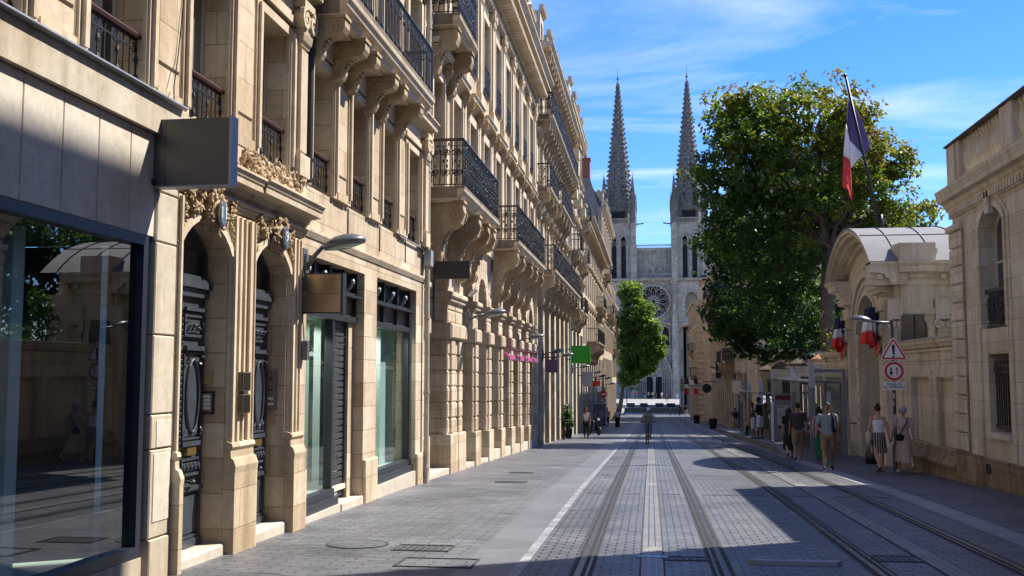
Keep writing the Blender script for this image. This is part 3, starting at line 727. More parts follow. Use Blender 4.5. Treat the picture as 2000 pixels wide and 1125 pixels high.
# second shop: transom ironwork, glass, shutter
def shopbay(a, b, zb, zt, shutter):
    mb = MB(fr); d = -.16
    g1 = b if not shutter else a+1.78
    mb.box(a, b, d-.1, d+.02, 3.06, 3.12); mb.box(a-.04, b+.04, d-.1, d+.14, 3.02, 3.06)
    mb.box(a, b, d-.1, d+.04, 2.62, 2.72)
    k = 4 if shutter else 3
    for i in range(k+1):
        u = a + (b-a)*i/k; mb.box(max(a, u-.035), min(b, u+.035), d-.1, d+.03, 3.12, zt); mb.box(max(a, u-.03), min(b, u+.03), d-.1, d+.02, 2.72, 3.02)
    mb.box(a, b, d-.12, d-.1, 3.12, zt)
    for i in range(int((b-a)/.075)): mb.box(a+.02+i*.075, a+.055+i*.075, d-.1, d-.06, 3.14, 3.2); mb.box(a+.02+i*.075, a+.055+i*.075, d-.1, d-.06, zt-.07, zt-.02)
    mb.box(a, g1, d-.1, d+.05, zb-.16, zb-.04); mb.box(a, g1, d-.1, d+.12, zb-.28, zb-.16); mb.box(a, a+.05, d-.1, d+.02, zb-.04, 2.62); mb.box(g1-.09, g1, d-.1, d+.02, zb-.04, 2.62)
    f = mb.build('shop_window', M['frameg'], A)
    mb = MB(fr); sheet(mb, a+.05, g1-.09, d-.045, zb-.04, 2.62); mb.build('pane', M['shopgl'], f)
    mb = MB(fr); mb.box(a, b, d-.07, d-.05, 2.72, 3.02); mb.build('transom_pane', M['brownp'], f)
    for i in range(k):
        mb = MB(fr); u = a + (b-a)*(i+.5)/k
        mb.tube([(u, d-.06, 3.16), (u, d+.02, 3.22), (u, d+.05, 3.3)], .04, 6); mb.ball((u, d+.05, 3.3), (.05, .05, .06), 8, 5)
        mb.build('spot_lamp', M['zinc'], f)
    if shutter:
        mb = MB(fr); z = zb-.25
        while z < 2.6:
            mb.prism([(d-.13, z), (d-.085, z+.015), (d-.085, z+.085), (d-.13, z+.1)], 'u', g1+.02, g1+.86); z += .105
        mb.box(g1, g1+.03, d-.14, d-.05, zb-.28, 2.62); mb.box(g1+.86, g1+.9, d-.14, d-.05, zb-.28, 2.62)
        s = mb.build('roller_shutter', M['shutter'], A)
        mb = MB(fr); mb.box(g1+.35, g1+.5, d-.09, d-.06, zb-.2, zb-.1); mb.build('shutter_lock', M['alu'], s)
        mb = MB(fr); mb.box(g1, b, -.45, .02, -1.2, zb-.29); mb.build('step', M['step'], A)
        mb = MB(fr); mb.box(g1+.9, b, -.3, d-.02, zb-.29, 2.62); mb.build('side_wall', M['stone2'], A)
        mb = MB(fr); mb.box(a, g1, -.45, .0, -1.2, zb-.28); mb.build('plinth', M['step'], A)
    else:
        mb = MB(fr); mb.box(a, b, -.45, .015, -1.2, zb-.28); mb.build('plinth', M['step'], A)
shopbay(14.06, 17.05, .0, 3.47, True)
shopbay(17.86, 20.98, .04, 3.49, False)
interior(A, 14.07, 20.97, -.05, 2.66, [(14.2, 14.26, -.2), (16.25, 16.75, -.5), (16.85, 17.2, -.9), (20.2, 20.75, -.55), (18.6, 18.8, -2.0)], 3.6, 'intw')
for u in (15.2, 19.4):
    sp_ = bpy.data.lights.new('shop_spot', 'SPOT'); sp_.energy = 80; sp_.spot_size = 2.4; sp_.color = (1, .96, .88); sp_.shadow_soft_size = .08
    so_ = bpy.data.objects.new('shop_spot', sp_); C.objects.link(so_); so_.location = fr(u, -.95, 2.45); so_.rotation_euler = (math.radians(28), 0, 0)
    mb = MB(fr); mb.lathe((u, -.95, 2.46), [(.06, 0), (.07, .12), (.03, .19)], 12); mb.build('spot_lamp', M['white'], A)
for a, b, zt in ((13.75, 14.05, .42), (17.06, 17.85, .30), (20.99, UE, .1)):
    mb = MB(fr); mb.block(a, b, -.02, .055, -1.2, zt, .02); mb.build('plinth_block', M['stone2'], A)
mb = MB(fr); mb.prism([(0, 3.72), (.02, 3.72), (.06, 3.80), (.06, 3.84), (0, 3.86)], 'u', 13.75, UE); mb.build('string_course', M['trim'], A)
for u in (16.05, 18.03, 20.0):
    mb = MB(fr); mb.box(u-.07, u-.02, -.005, .012, 3.98, 4.44); mb.build('slot_shade_strip', M['rail_red'], A)  # dark strip painted in for the shade of a wall slot
# first floor windows, railings and mouldings
for i, a in enumerate(SW):
    window(A, fr, a, a+1.08, 4.46, 6.34, .28, pane='pane_l' if i % 2 == 0 else 'pane', bar=.38)
    if i < 7: window(A, fr, a, a+1.08, 7.3, 9.7, .28, pane='pane_l')
    window(A, fr, a, a+1.08, 10.5, 12.4, .28)
    o = None
    mb = MB(fr); P = lambda s, z: (a+.02+s, -.07, z)
    for z in (4.54, 4.90, 4.99): mb.tube([P(0, z), P(1.04, z)], .011, 4)
    bars(mb, P, 1.04, 4.54, 4.99, .115, .009, True)
    o = mb.build('window_railing', M['iron'], A)
    mb = MB(fr); mb.prism([(-.11, 5.0), (-.03, 5.0), (-.02, 5.03), (-.04, 5.06), (-.1, 5.06), (-.12, 5.03)], 'u', a+.005, a+1.075); mb.build('handrail', M['rail_red'], o)
    mb = MB(fr)
    for s, e in ((a-.15, a-.002), (a+1.082, a+1.23)):
        mb.box(s, e, 0, .06, 4.462, 6.46); mb.box(s+.04, e-.04, .06, .10, 4.55, 6.4); mb.box(s-.02, s+.015, 0, .035, 4.55, 6.4)
    mb.box(a-.15, a+1.23, 0, .07, 6.36, 6.50) if False else mb.box(a-.002, a+1.082, 0, .05, 6.345, 6.46)
    mb.build('window_moulding', M['trim'], A)
    p0, p1 = a+1.26, a+1.97-.18
    mb = MB(fr); mb.block(p0+.02, p1-.02, 0, .05, 4.85, 6.3, .02); mb.box(p0-.0, p1+.0, 0, .03, 4.62, 6.38); mb.box(p0, p1, 0, .07, 4.462, 4.6); mb.build('wall_panel', M['stone2'], A)
pilaster(A, fr, 13.42, .34, 4.462, 6.9, .14, .62, .3)
pilaster(A, fr, 21.35, .34, 4.462, 6.9, .14, .62, .3)
mb = MB(fr)
for a, b in ((-4, 13.76), (19.7, UE)):
    mb.box(a, b, 0, .09, 6.52, 6.62); mb.box(a, b, 0, .05, 6.64, 6.88); moulded(a, b, 6.9, 7.2, .34, mb)
mb.box(13.8, 19.65, 0, .06, 6.52, 6.86)
mb.build('floor_cornice', M['trim'], A)
balcony(A, fr, 13.85, 19.64, .66, 6.90, 7.26, 8.16, (14.02, 15.08, 15.74, 16.96, 17.62, 18.92), 'bars', .62, .24, .56, ends=(True, True))
for a in SW:
    mb = MB(fr)
    for s, e in ((a-.16, a), (a+1.08, a+1.24)): mb.box(s, e, 0, .08, 7.3, 9.9)
    mb.box(a-.16, a+1.24, 0, .08, 9.705, 9.9); mb.build('window_moulding', M['trim'], A)
mb = MB(fr); moulded(-4, UE, 9.95, 10.25, .25, mb); mb.build('floor_cornice', M['trim'], A)
def pipe(par, u, n, z0, z1, r=.055, mat='zinc', name='downpipe'):
    mb = MB(fr); mb.tube([(u, n, z0), (u, n, z1)], r, 10); z = z0+.3
    while z < z1: mb.tube([(u, n, z), (u, n, z+.05)], r*1.25, 10); z += 1.6
    mb.build(name, M[mat], par)
pipe(A, 13.84, .08, 4.46, 6.9, .05, 'iron')
pipe(A, UE-.12, .1, -.56, 13.4, .055, 'beigep')
mb = MB(fr); mb.box(UE-.25, UE+.02, .05, .2, 4.08, 4.42); mb.build('rain_hopper', M['zinc'], A)
mb = MB(fr); mb.tube([(19.3, .05, 4.43), (21.5, .05, 4.43)], .02, 6); mb.build('gutter_pipe', M['zinc'], A)
mb = MB(fr); pts = [(9.55, .14, 4.5), (9.62, .1, 4.65), (9.75, .07, 5.0), (9.84, .07, 5.6), (9.88, .07, 6.5)]; mb.tube(pts, .008, 4); mb.build('cable', M['black'], A)
# ------------------------------------------------------------------ building B: rusticated arcade, scrolled balconies
X0 = -4.95; fr = FL(X0); U0, U1 = 21.74, 44.2
B = thing('arcaded_building', 'ornate stone building with rusticated ground floor arches and black scrollwork balconies beyond the white downpipe', 'building', (X0, 33, gz(33)), 'stone buildings on the left side')
OPN = [(22.42, 24.9), (26.95, 28.55), (29.4, 31.0), (31.85, 33.55), (34.4, 36.1), (36.95, 38.65), (39.5, 41.2), (42.0, 43.5)]
def rusticated(par, a, b, zg, zs, u_lo, u_hi):
    # a pier from a to b: chamfered courses with deep joints, a plinth and two caps
    mb = MB(fr); z = zg + .95; rows = max(4, round((2.62 - z)/.42)); h = (2.62-z)/rows
    mb.block(a-.06, b+.06, -.6, .10, -2.6, z, .02)
    for i in range(rows):
        mb.block(a, b, -.58, .0, z+i*h+.012, z+(i+1)*h-.012, .03)
        m = (a+b)/2
        if b-a > .7: mb.block(m-.24, m+.24, -.1, .055, z+i*h+.02, z+(i+1)*h-.02, .02)
    mb.box(a+.02, b-.02, -.6, -.02, z, 3.75)
    mb.block(a-.05, b+.05, -.6, .12, 2.62, 3.02, .05)
    for i in range(2): mb.block(a, b, -.58, .0, 3.03+i*.32, 3.03+(i+1)*.32-.02, .03)
    mb.block(a-.07, b+.07, -.6, .14, 3.66, 3.80, .03); mb.block(a-.04, b+.04, -.6, .08, 3.56, 3.66, .02)
    mb.build('pier', M['stone2'], par)
def voussoirs(mb, a, b, zs, ztop, n0, n1):
    c = (a+b)/2; r = (b-a)/2; k = 9
    for i in range(k):
        t0, t1 = PI*i/k + .02, PI*(i+1)/k - .02
        I0 = (c-r*math.cos(t0), zs+r*math.sin(t0)); I1 = (c-r*math.cos(t1), zs+r*math.sin(t1))
        def out(t):
            dx, dz = -math.cos(t), math.sin(t); lim = r + .5
            if dz*lim > ztop - zs: lim = (ztop-zs)/dz
            return (c+dx*lim, zs+dz*lim)
        mb.prism([I0, I1, out(t1), out(t0)], 'n', n0, n1)
piers = [(21.78, 22.40), (24.92, 26.93)] + [(OPN[i][1]+.02, OPN[i+1][0]-.02) for i in range(1, len(OPN)-1)] + [(43.52, 44.18)]
for i, (a, b) in enumerate(piers):
    if i == 1: rusticated(B, 25.9, b, gz(26), 0, 0, 0); rusticated(B, a, 25.86, gz(25), 0, 0, 0)
    else: rusticated(B, a, b, gz((a+b)/2), 0, 0, 0)
mb = MB(fr)
wall(mb, U0, U1, 3.8, 5.65, [(a, b, 3.79, min(5.2, 3.8+(b-a)/2), min(1.4, (b-a)/2-.001)) for a, b in OPN], .5, -.06)
for a, b in OPN: voussoirs(mb, a, b, 3.8, 5.4, -.45, .0)
mb.box(U0, U1, -.5, .06, 5.4, 5.66)
ops = [(a+.02, a+1.26, 5.96, 8.75, 0) for a in [22.6+2.4*k for k in range(9)]] + [(a+.02, a+1.26, 10.24, 12.6, 0) for a in [22.6+2.4*k for k in range(9)]]
wall(mb, U0, U1, 5.65, 13.8, ops, .34)
mb.box(U0, U0+.4, -9, -.34, -1.5, 13.8); mb.box(U1-.4, U1, -9, -.5, -2, 13.8); mb.box(U0, U1, -9, -.34, 13.4, 13.8)
mb.build('wall', M['stone2'], B)
for i, (a, b) in enumerate(OPN):
    zg = gz((a+b)/2); zt = zg + (.10 if i < 3 else .28)
    mb = MB(fr); mb.box(a-.02, b+.02, -.6, .06, -2.6, zt); mb.build('step', M['step'], B)
    mb = MB(fr); d = -.5
    mb.box(a, b, d-.05, d, 2.66, 3.0); mb.box(a, b, d-.05, d+.05, 2.58, 2.66); mb.box(a, a+.07, d-.05, d, zt, 2.6); mb.box(b-.07, b, d-.05, d, zt, 2.6)
    mb.box((a+b)/2-.03, (a+b)/2+.03, d-.05, d+.01, zt, 4.7); mb.box(a, b, d-.05, d, zt, zt+.2); mb.box(a, b, d-.05, d+.02, 3.0, 3.12); mb.box(a, b, d-.05, d, 3.76, 3.84)
    f = mb.build('shop_front', M['frameg'], B)
    mb = MB(fr); mb.box(a+.07, b-.07, d-.04, d-.03, zt+.2, 2.58); mb.prism([(a, 3.12)] + arc(a, b, 3.8, min(1.4, (b-a)/2-.001)) + [(b, 3.12)], 'n', d-.04, d-.03); mb.build('pane', M['pane'], f)
# upper floors
for k in range(9):
    a = 22.62+2.4*k; b = a+1.24
    window(B, fr, a, b, 5.97, 8.75, .26, pane='pane_l' if k % 3 else 'pane', bar=.72)
    window(B, fr, a, b, 10.25, 12.6, .26, pane='pane_l' if k % 2 else 'pane', bar=.75)
    mb = MB(fr)
    for s, e in ((a-.17, a-.002), (b+.002, b+.17)): mb.box(s, e, 0, .08, 5.97, 8.98); mb.box(s+.03, e-.03, .08, .11, 6.1, 8.9); mb.box(s, e, 0, .07, 10.25, 12.8); mb.box(s+.03, e-.03, .07, .1, 10.3, 12.75)
    mb.box(a-.002, b+.002, 0, .07, 8.755, 8.98); mb.box(a-.002, b+.002, 0, .06, 12.605, 12.8)
    moulded(a-.3, b+.3, 9.2, 9.42, .3, mb)
    mb.build('window_moulding', M['trim'], B)
    for u in (a-.2, b+.2):
        mb = MB(fr); console(mb, u, .17, .26, 9.2, .62); mb.build('console', M['carved'], B)
    if k >= 2:
        mb = MB(fr); P = lambda s, z: (a-.14+s, .06, z)
        scrolls(mb, P, 1.52, 10.34, 11.1, .30)
        for z in (10.31, 11.12): mb.tube([P(0, z), P(1.52, z)], .016, 4)
        for s in (0, 1.52): mb.tube([P(s, 10.31), P(s, 11.12)], .016, 4)
        mb.build('window_railing', M['iron'], B)
for k in range(10):
    u = 22.04+2.4*k
    pilaster(B, fr, u, .42, 9.62, 13.35, .12, .62, .35)
    if k: pilaster(B, fr, u, .36, 5.96, 9.1, .08, 0, .3)
mb = MB(fr)
mb.box(U0, U1, 0, .10, 9.44, 9.6); mb.box(U0, U1, 0, .14, 13.36, 13.56); mb.box(U0, U1, 0, .08, 13.56, 13.72); moulded(U0-.02, U1+.3, 13.98, 14.58, .86, mb)
mb.box(U0, U1+.15, 0, .22, 13.72, 13.98)
n_ = int((U1-U0)/.3)
for i in range(n_): mb.box(U0+.05+i*.3, U0+.2+i*.3, .2, .62, 13.80, 14.0)
mb.build('roof_cornice', M['trim'], B)
mb = MB(fr); mb.prism([(.5, 14.58), (-.05, 14.75), (-1.3, 17.4), (-8.9, 17.9), (-8.9, 13.8), (0, 13.8)], 'u', U0+.02, U1); mb.build('roof', M['slate'], B)
for u in (24, 27.2, 30.4, 33.6, 36.8, 40.0, 42.6):
    mb = MB(fr)
    wall(mb, u-.75, u+.75, 14.6, 17.0, [(u-.42, u+.42, 14.95, 16.6, .3)], .3, -.05); mb.box(u-.75, u+.75, -1.6, -.35, 14.6, 17.0)
    moulded(u-.95, u+.95, 16.95, 17.25, .25, mb, -.05); mb.prism([(u-.9, 17.25), (u+.9, 17.25), (u, 17.75)], 'n', -1.5, .05)
    d = mb.build('dormer', M['trim'], B); window(d, fr, u-.42, u+.42, 14.95, 16.6, .2, .3, sash=False, name='dormer_window')
balcony(B, fr, 22.3, 27.75, .88, 5.66, 5.95, 7.02, (22.75, 24.95, 26.35, 27.35), 'scroll', 1.5, .34, .8, top='rail_red')
balcony(B, fr, 31.95, 40.4, .88, 5.70, 5.99, 7.08, (32.4, 34.0, 36.3, 38.0, 40.0), 'scroll', 1.5, .34, .8, top='rail_red')
balcony(B, fr, 22.3, 24.8, .76, 9.66, 9.94, 10.95, (22.62, 24.45), 'scroll', 1.1, .3, .68)
# ------------------------------------------------------------------ generic upper facade for the buildings further along
def facade(par, u0, u1, zb, floors, bay, ww, mat, pipe_=True, trim='trim', gmat='frameg', shop=True, arches=False, seed=0, consoles=False, rail='plain', off=.5):
    r = random.Random(seed); n = max(1, int((u1-u0-.4)/bay)); bw = (u1-u0)/n
    us = [u0 + bw*(i+off) for i in range(n)]; ops = []
    zg = min(gz(u0), gz(u1)) - .6
    gt = floors[0][0]
    for u in us: ops.append((u-bw*.36, u+bw*.36, zg+.3, gt-.75, .35 if arches else 0))
    for z0, z1, hh, st in floors:
        for u in us: ops.append((u-ww/2, u+ww/2, z0+.35 if st != 'b' else z0+.1, z0+.35+hh, .12 if st == 'r' else 0))
    top = floors[-1][1]
    mb = MB(fr); wall(mb, u0, u1, zg, top, ops, .35); mb.box(u0, u0+.3, -9, -.35, zg, top); mb.box(u1-.3, u1, -9, -.35, zg, top); mb.box(u0, u1, -9, -.35, top-.4, top)
    mb.build('wall', M[mat], par)
    for i, u in enumerate(us):
        a, b = u-bw*.36, u+bw*.36; zf = gz(u)+.08; mb = MB(fr)
        mb.box(a, a+.07, -.33, -.22, zf, gt-.76); mb.box(b-.07, b, -.33, -.22, zf, gt-.76); mb.box(a, b, -.33, -.2, gt-1.4, gt-1.25); mb.box(a, b, -.36, -.18, zf-.7, zf+.3); mb.box(u-.03, u+.03, -.33, -.22, zf, gt-1.3)
        f = mb.build('shop_front', M[gmat], par)
        mb = MB(fr); mb.box(a+.03, b-.03, -.34, -.31, zf, gt-.76); mb.build('pane', M['pane'], f)
    for z0, z1, hh, st in floors:
        lo = z0+.35 if st != 'b' else z0+.1; hi = z0+.35+hh
        for i, u in enumerate(us):
            window(par, fr, u-ww/2, u+ww/2, lo, hi, .22, pane=r.choice(('pane', 'pane_l', 'pane')), bar=.7)
            mb = MB(fr)
            for s, e in ((u-ww/2-.15, u-ww/2-.002), (u+ww/2+.002, u+ww/2+.15)): mb.box(s, e, 0, .06, lo, hi+.16)
            mb.box(u-ww/2-.002, u+ww/2+.002, 0, .06, hi+.003, hi+.16)
            if st != 'r': moulded(u-ww/2-.3, u+ww/2+.3, hi+.3, hi+.48, .24, mb)
            mb.build('window_moulding', M[trim], par)
            if consoles and st == 'b':
                for s in (-1, 1):
                    mb = MB(fr); console(mb, u+s*(ww/2+.2), .17, .24, hi+.3, .6); mb.build('console', M['carved'], par)
            if rail and st != 'b':
                mb = MB(fr); P = lambda s, z: (u-ww/2+s, .03, z)
                bars(mb, P, ww, lo+.05, lo+.8, .13, .011, False); mb.tube([P(0, lo+.8), P(ww, lo+.8)], .02, 4); mb.tube([P(0, lo+.06), P(ww, lo+.06)], .014, 4); mb.build('window_railing', M['iron'], par)
        mb = MB(fr); moulded(u0, u1, z1-.28, z1-.06, .20, mb); mb.build('floor_cornice', M[trim], par)
    return us, top
def roofing(par, u0, u1, top, p, h, dorm=(), mods=True, back=9, rm='slate'):
    mb = MB(fr); moulded(u0, u1, top, top+.5, p, mb)
    if mods:
        for i in range(int((u1-u0)/.45)): mb.box(u0+.1+i*.45, u0+.28+i*.45, .1, p*.72, top-.12, top+.02)
    mb.build('roof_cornice', M['trim'], par)
    mb = MB(fr); mb.prism([(p*.6, top+.5), (-.1, top+.6), (-1.1, top+h), (-back, top+h+.3), (-back, top), (0, top)], 'u', u0+.02, u1-.02); mb.build('roof', M[rm], par)
    for u in dorm:
        mb = MB(fr); wall(mb, u-.7, u+.7, top+.5, top+h-.1, [(u-.4, u+.4, top+.8, top+h-.5, .2)], .25, 0); mb.box(u-.7, u+.7, -1.4, -.25, top+.5, top+h-.1); moulded(u-.85, u+.85, top+h-.1, top+h+.12, .2, mb)
        d = mb.build('dormer', M['trim'], par); window(d, fr, u-.4, u+.4, top+.8, top+h-.5, .15, .2, sash=False, name='dormer_window')
def chimney(par, u, n, z0, z1, lu, ln, pots=2, mat='brickm'):
    mb = MB(fr); mb.box(u-lu/2, u+lu/2, n-ln/2, n+ln/2, z0, z1); mb.box(u-lu/2-.08, u+lu/2+.08, n-ln/2-.08, n+ln/2+.08, z1, z1+.15)
    c = mb.build('chimney', M[mat], par); mb = MB(fr)
    for i in range(pots): mb.lathe((u, n-ln/2+ln*(i+.5)/pots, z1+.15), [(.2, 0), (.16, .55), (.2, .6), (.2, .66)], 10)
    mb.build('chimney_pot', M['terra'], c)
# ------------------------------------------------------------------ building C: heavy consoles, two tiers of balconies (44 to 61.5)
X0 = -4.85; fr = FL(X0)
D = thing('consoled_building', 'tall golden building past the arcade with rows of scroll consoles and long top balcony', 'building', (X0, 52, gz(52)), 'stone buildings on the left side')
us, top = facade(D, 44.24, 61.4, 0, [(6.0, 9.4, 2.4, 'b'), (9.7, 12.7, 2.2, 'b'), (13.0, 16.0, 2.1, 'b')], 2.45, 1.2, 'stone2', consoles=True, seed=3, arches=True)
for u in [44.6 + .92*i for i in range(19)]:
    mb = MB(fr); console(mb, u, .30, .62, 15.95, 1.15); mb.build('console', M['carved'], D)
for u in [44.9 + 1.0*i for i in range(17)]:
    mb = MB(fr); console(mb, u, .26, .55, 12.95, 1.0); mb.build('console', M['carved'], D)
roofing(D, 44.24, 61.4, 16.0, .75, 2.6, (46.5, 50, 53.5, 57, 60), False)
balcony(D, fr, 44.4, 61.0, .72, 13.0, 13.25, 14.2, (), 'scroll', cell=.4)
balcony(D, fr, 44.3, 48.4, .62, 9.72, 9.98, 11.0, (44.6, 46.3, 48.1), 'scroll', 1.0, .28, .55, cell=.4)
balcony(D, fr, 49.6, 56.6, .72, 9.8, 10.05, 11.1, (49.9, 51.6, 53.3, 55, 56.3), 'scroll', 1.0, .28, .6, cell=.4)
balcony(D, fr, 44.5, 61.2, .80, 6.06, 6.34, 7.4, (44.9, 47.3, 49.8, 52.2, 54.7, 57.1, 59.6), 'scroll', 1.35, .32, .7, cell=.4, top='rail_red')
pipe(D, 61.3, .1, gz(61), 15.9, .06)
# ------------------------------------------------------------------ further buildings on the left
Eb = thing('pedimented_building', 'white pointed stone building with stacked small stone balconies beside the bright green sign', 'building', (X0, 68, gz(68)), 'stone buildings on the left side')
us, top = facade(Eb, 61.44, 75, 0, [(5.2, 8.6, 2.3, 'b'), (8.8, 12.2, 2.3, 'b'), (12.4, 15.4, 2.0, 'p'), (15.4, 18.0, 1.7, 'p')], 2.7, 1.15, 'pale', consoles=True, seed=5)
roofing(Eb, 61.44, 75, 18.0, .5, 2.2, (63.5, 67, 70.5, 74))
for (a, b, z) in ((61.9, 64.4, 9.0), (66, 69.5, 5.4), (69.5, 72, 9.0), (62.2, 64.3, 5.4), (72.4, 74.8, 12.3)):
    bb = balcony(Eb, fr, a, b, .75, z, z+.3, z+1.25, (a+.35, b-.35), 'plain', .95, .34, .66, mat='pale')
for u, z in ((63, 12.6), (67, 12.7), (71, 12.7), (73.5, 9.4), (65, 15.5)):
    mb = MB(fr); mb.box(u-.5, u+.5, 0, .5, z, z+.7); mb.box(u-.6, u+.6, 0, .6, z+.7, z+.85); mb.build('stone_balcony', M['pale'], Eb)
X0 = -4.9; fr = FL(X0)
F_ = thing('plain_building', 'plain flat stone building with a deep zinc topped cornice below the red chimney', 'building', (X0, 91, gz(91)), 'stone buildings on the left side')
us, top = facade(F_, 75.04, 108, 0, [(3.9, 7.4, 2.3, 'b'), (7.5, 10.6, 2.1, 'p'), (10.6, 12.9, 1.6, 'p')], 2.75, 1.1, 'far', seed=7)
roofing(F_, 75.04, 108, 12.9, .95, .9, (), True, 9, 'zinc')
balcony(F_, fr, 80, 92, .95, 4.0, 4.25, 5.3, (80.4, 83, 86, 89, 91.6), 'plain', 1.5, .4, .85)
balcony(F_, fr, 94, 100, .8, 7.6, 7.85, 8.8, (94.4, 97, 99.6), 'plain', 1.0, .3, .7)
G_ = thing('chimney_building', 'tall far building with grey rendered gable and red brick chimney rising over the lower roofs', 'building', (X0, 120, gz(120)), 'stone buildings on the left side')
us, top = facade(G_, 108.04, 134, 0, [(4.2, 8.2, 2.5, 'b'), (8.4, 12.2, 2.4, 'p'), (12.3, 16, 2.3, 'p'), (16, 19.4, 2.0, 'p')], 2.9, 1.1, 'far', seed=9)
roofing(G_, 108.04, 134, 19.4, .6, 2.4, (112, 118, 124, 130))
mb = MB(fr); mb.prism([(-.3, 8), (-.3, 19.4), (-1.2, 22.4), (-9, 22.8), (-9, 8)], 'u', 107.3, 108.03); mb.build('gable_wall', M['render'], G_)
chimney(G_, 108.6, -2.2, 22.0, 24.6, 1.3, 1.9, 2)
chimney(G_, 120, -.9, 21, 22.6, 1.2, 1.0, 1, 'pale')
for (a, b, z) in ((110, 114, 12.2), (118, 121, 8.3), (126, 130, 8.3)): balcony(G_, fr, a, b, .8, z, z+.25, z+1.2, (a+.4, b-.4), 'plain', 1.0, .34, .7)
H_ = thing('corner_building', 'last low stone building of the left row with slate mansard beside the green tree', 'building', (X0, 142, gz(142)), 'stone buildings on the left side')
us, top = facade(H_, 134.04, 150, 0, [(1.2, 4.6, 2.3, 'b'), (4.6, 7.8, 2.2, 'p'), (7.8, 10.6, 1.9, 'p')], 2.6, 1.1, 'far', seed=12)
roofing(H_, 134.04, 150, 10.6, .5, 3.2, (137, 141, 145, 148.5), False)
balcony(H_, fr, 136, 140, .9, 4.7, 4.95, 5.9, (136.4, 139.6), 'plain', 1.0, .34, .8); balcony(H_, fr, 143, 149, .7, 7.8, 8.05, 9.0, (143.4, 146, 148.6), 'plain', .9, .3, .6)
# ------------------------------------------------------------------ right side of the street
# tall building beside the camera: outside the frame, it throws the foreground shadow and stands in the shop glass
X0 = 6.9; fr = FR(X0)
R0 = thing('tall_building', 'tall stone building beside the viewer that shades the foreground paving', 'building', (X0, 0, 0), 'stone buildings on the right side')
us, top = facade(R0, -22, 16.7, 0, [(4.6, 9, 2.8, 'b'), (9.2, 13.4, 2.6, 'b'), (13.6, 17.2, 2.2, 'p'), (17.2, 19.55, 1.6, 'p')], 3.2, 1.2, 'wallR', seed=21, rail=None)
roofing(R0, -22, 16.7, 19.55, .5, 1.0, (), False)
# low mansion with balustrade
R1 = thing('balustraded_mansion', 'low stone mansion at the right edge with quoins, arched window and roof balustrade', 'building', (X0, 21, gz(21)), 'stone buildings on the right side')
mb = MB(fr)
wall(mb, 16.74, 23.62, -1, 5.95, [(20.98, 22.45, 2.68, 5.16, .36), (21.02, 22.25, .58, 2.16, 0), (17.4, 18.9, 2.68, 5.16, .36), (17.45, 18.7, .58, 2.16, 0)], .5)
mb.box(16.74, 24.5, -9, -.5, 5.6, 5.95); mb.box(24.1, 24.5, -9, -.3, -1, 5.6); mb.box(23.62, 24.5, -.5, -.03, -1, 5.95)
mb.build('wall', M['wallR'], R1)
mb = MB(fr); z = .05
while z < 4.8:
    mb.block(23.66, 24.52, -.3, .07, z+.012, min(z+.40, 4.95), .03); z += .412
mb.build('quoin', M['wallR'], R1)
mb = MB(fr); mb.box(16.74, 24.56, -.4, .07, -.14, .04); mb.box(16.74, 24.54, -.4, .055, -1.2, -.14); mb.build('plinth', M['base'], R1)
mb = MB(fr)
mb.block(23.6, 24.6, -.3, .12, 4.97, 5.12, .03); mb.box(16.74, 24.55, -.3, .04, 5.30, 5.48)
moulded(16.74, 24.74, 5.48, 5.95, .28, mb); 
for i in range(46): mb.box(16.8+i*.165, 16.9+i*.165, .0, .10, 5.33, 5.46)
mb.box(24.5, 24.72, -6, -.02, 5.48, 5.95)
mb.build('cornice', M['gate'], R1)
mb = MB(fr)
mb.box(16.74, 24.60, -.35, .04, 5.95, 6.12)
for a, b in ((24.0, 24.6), (20.3, 20.95), (16.8, 17.4)): mb.block(a, b, -.35, .03, 6.12, 6.98, .02)
mb.box(23.75, 23.97, -.3, -.0, 6.12, 6.98)
bl = mb.build('balustrade', M['gate'], R1)
mb = MB(fr)
for a, b in ((20.98, 23.74), (17.42, 20.28)):
    k = int((b-a)/.21)
    for i in range(k): mb.lathe((a+(b-a)*(i+.5)/k, -.15, 6.12), [(.075, 0), (.075, .09), (.04, .14), (.095, .34), (.075, .5), (.04, .70), (.06, .76), (.075, .78), (.075, .86)], 8)
mb.build('baluster', M['gate'], bl, kind='stuff')
mb = MB(fr); mb.prism([(-.4, 6.98), (.07, 6.98), (.07, 7.02), (-.1, 7.08), (-.4, 7.08)], 'u', 16.74, 24.66); mb.build('coping', M['dirty'], bl)
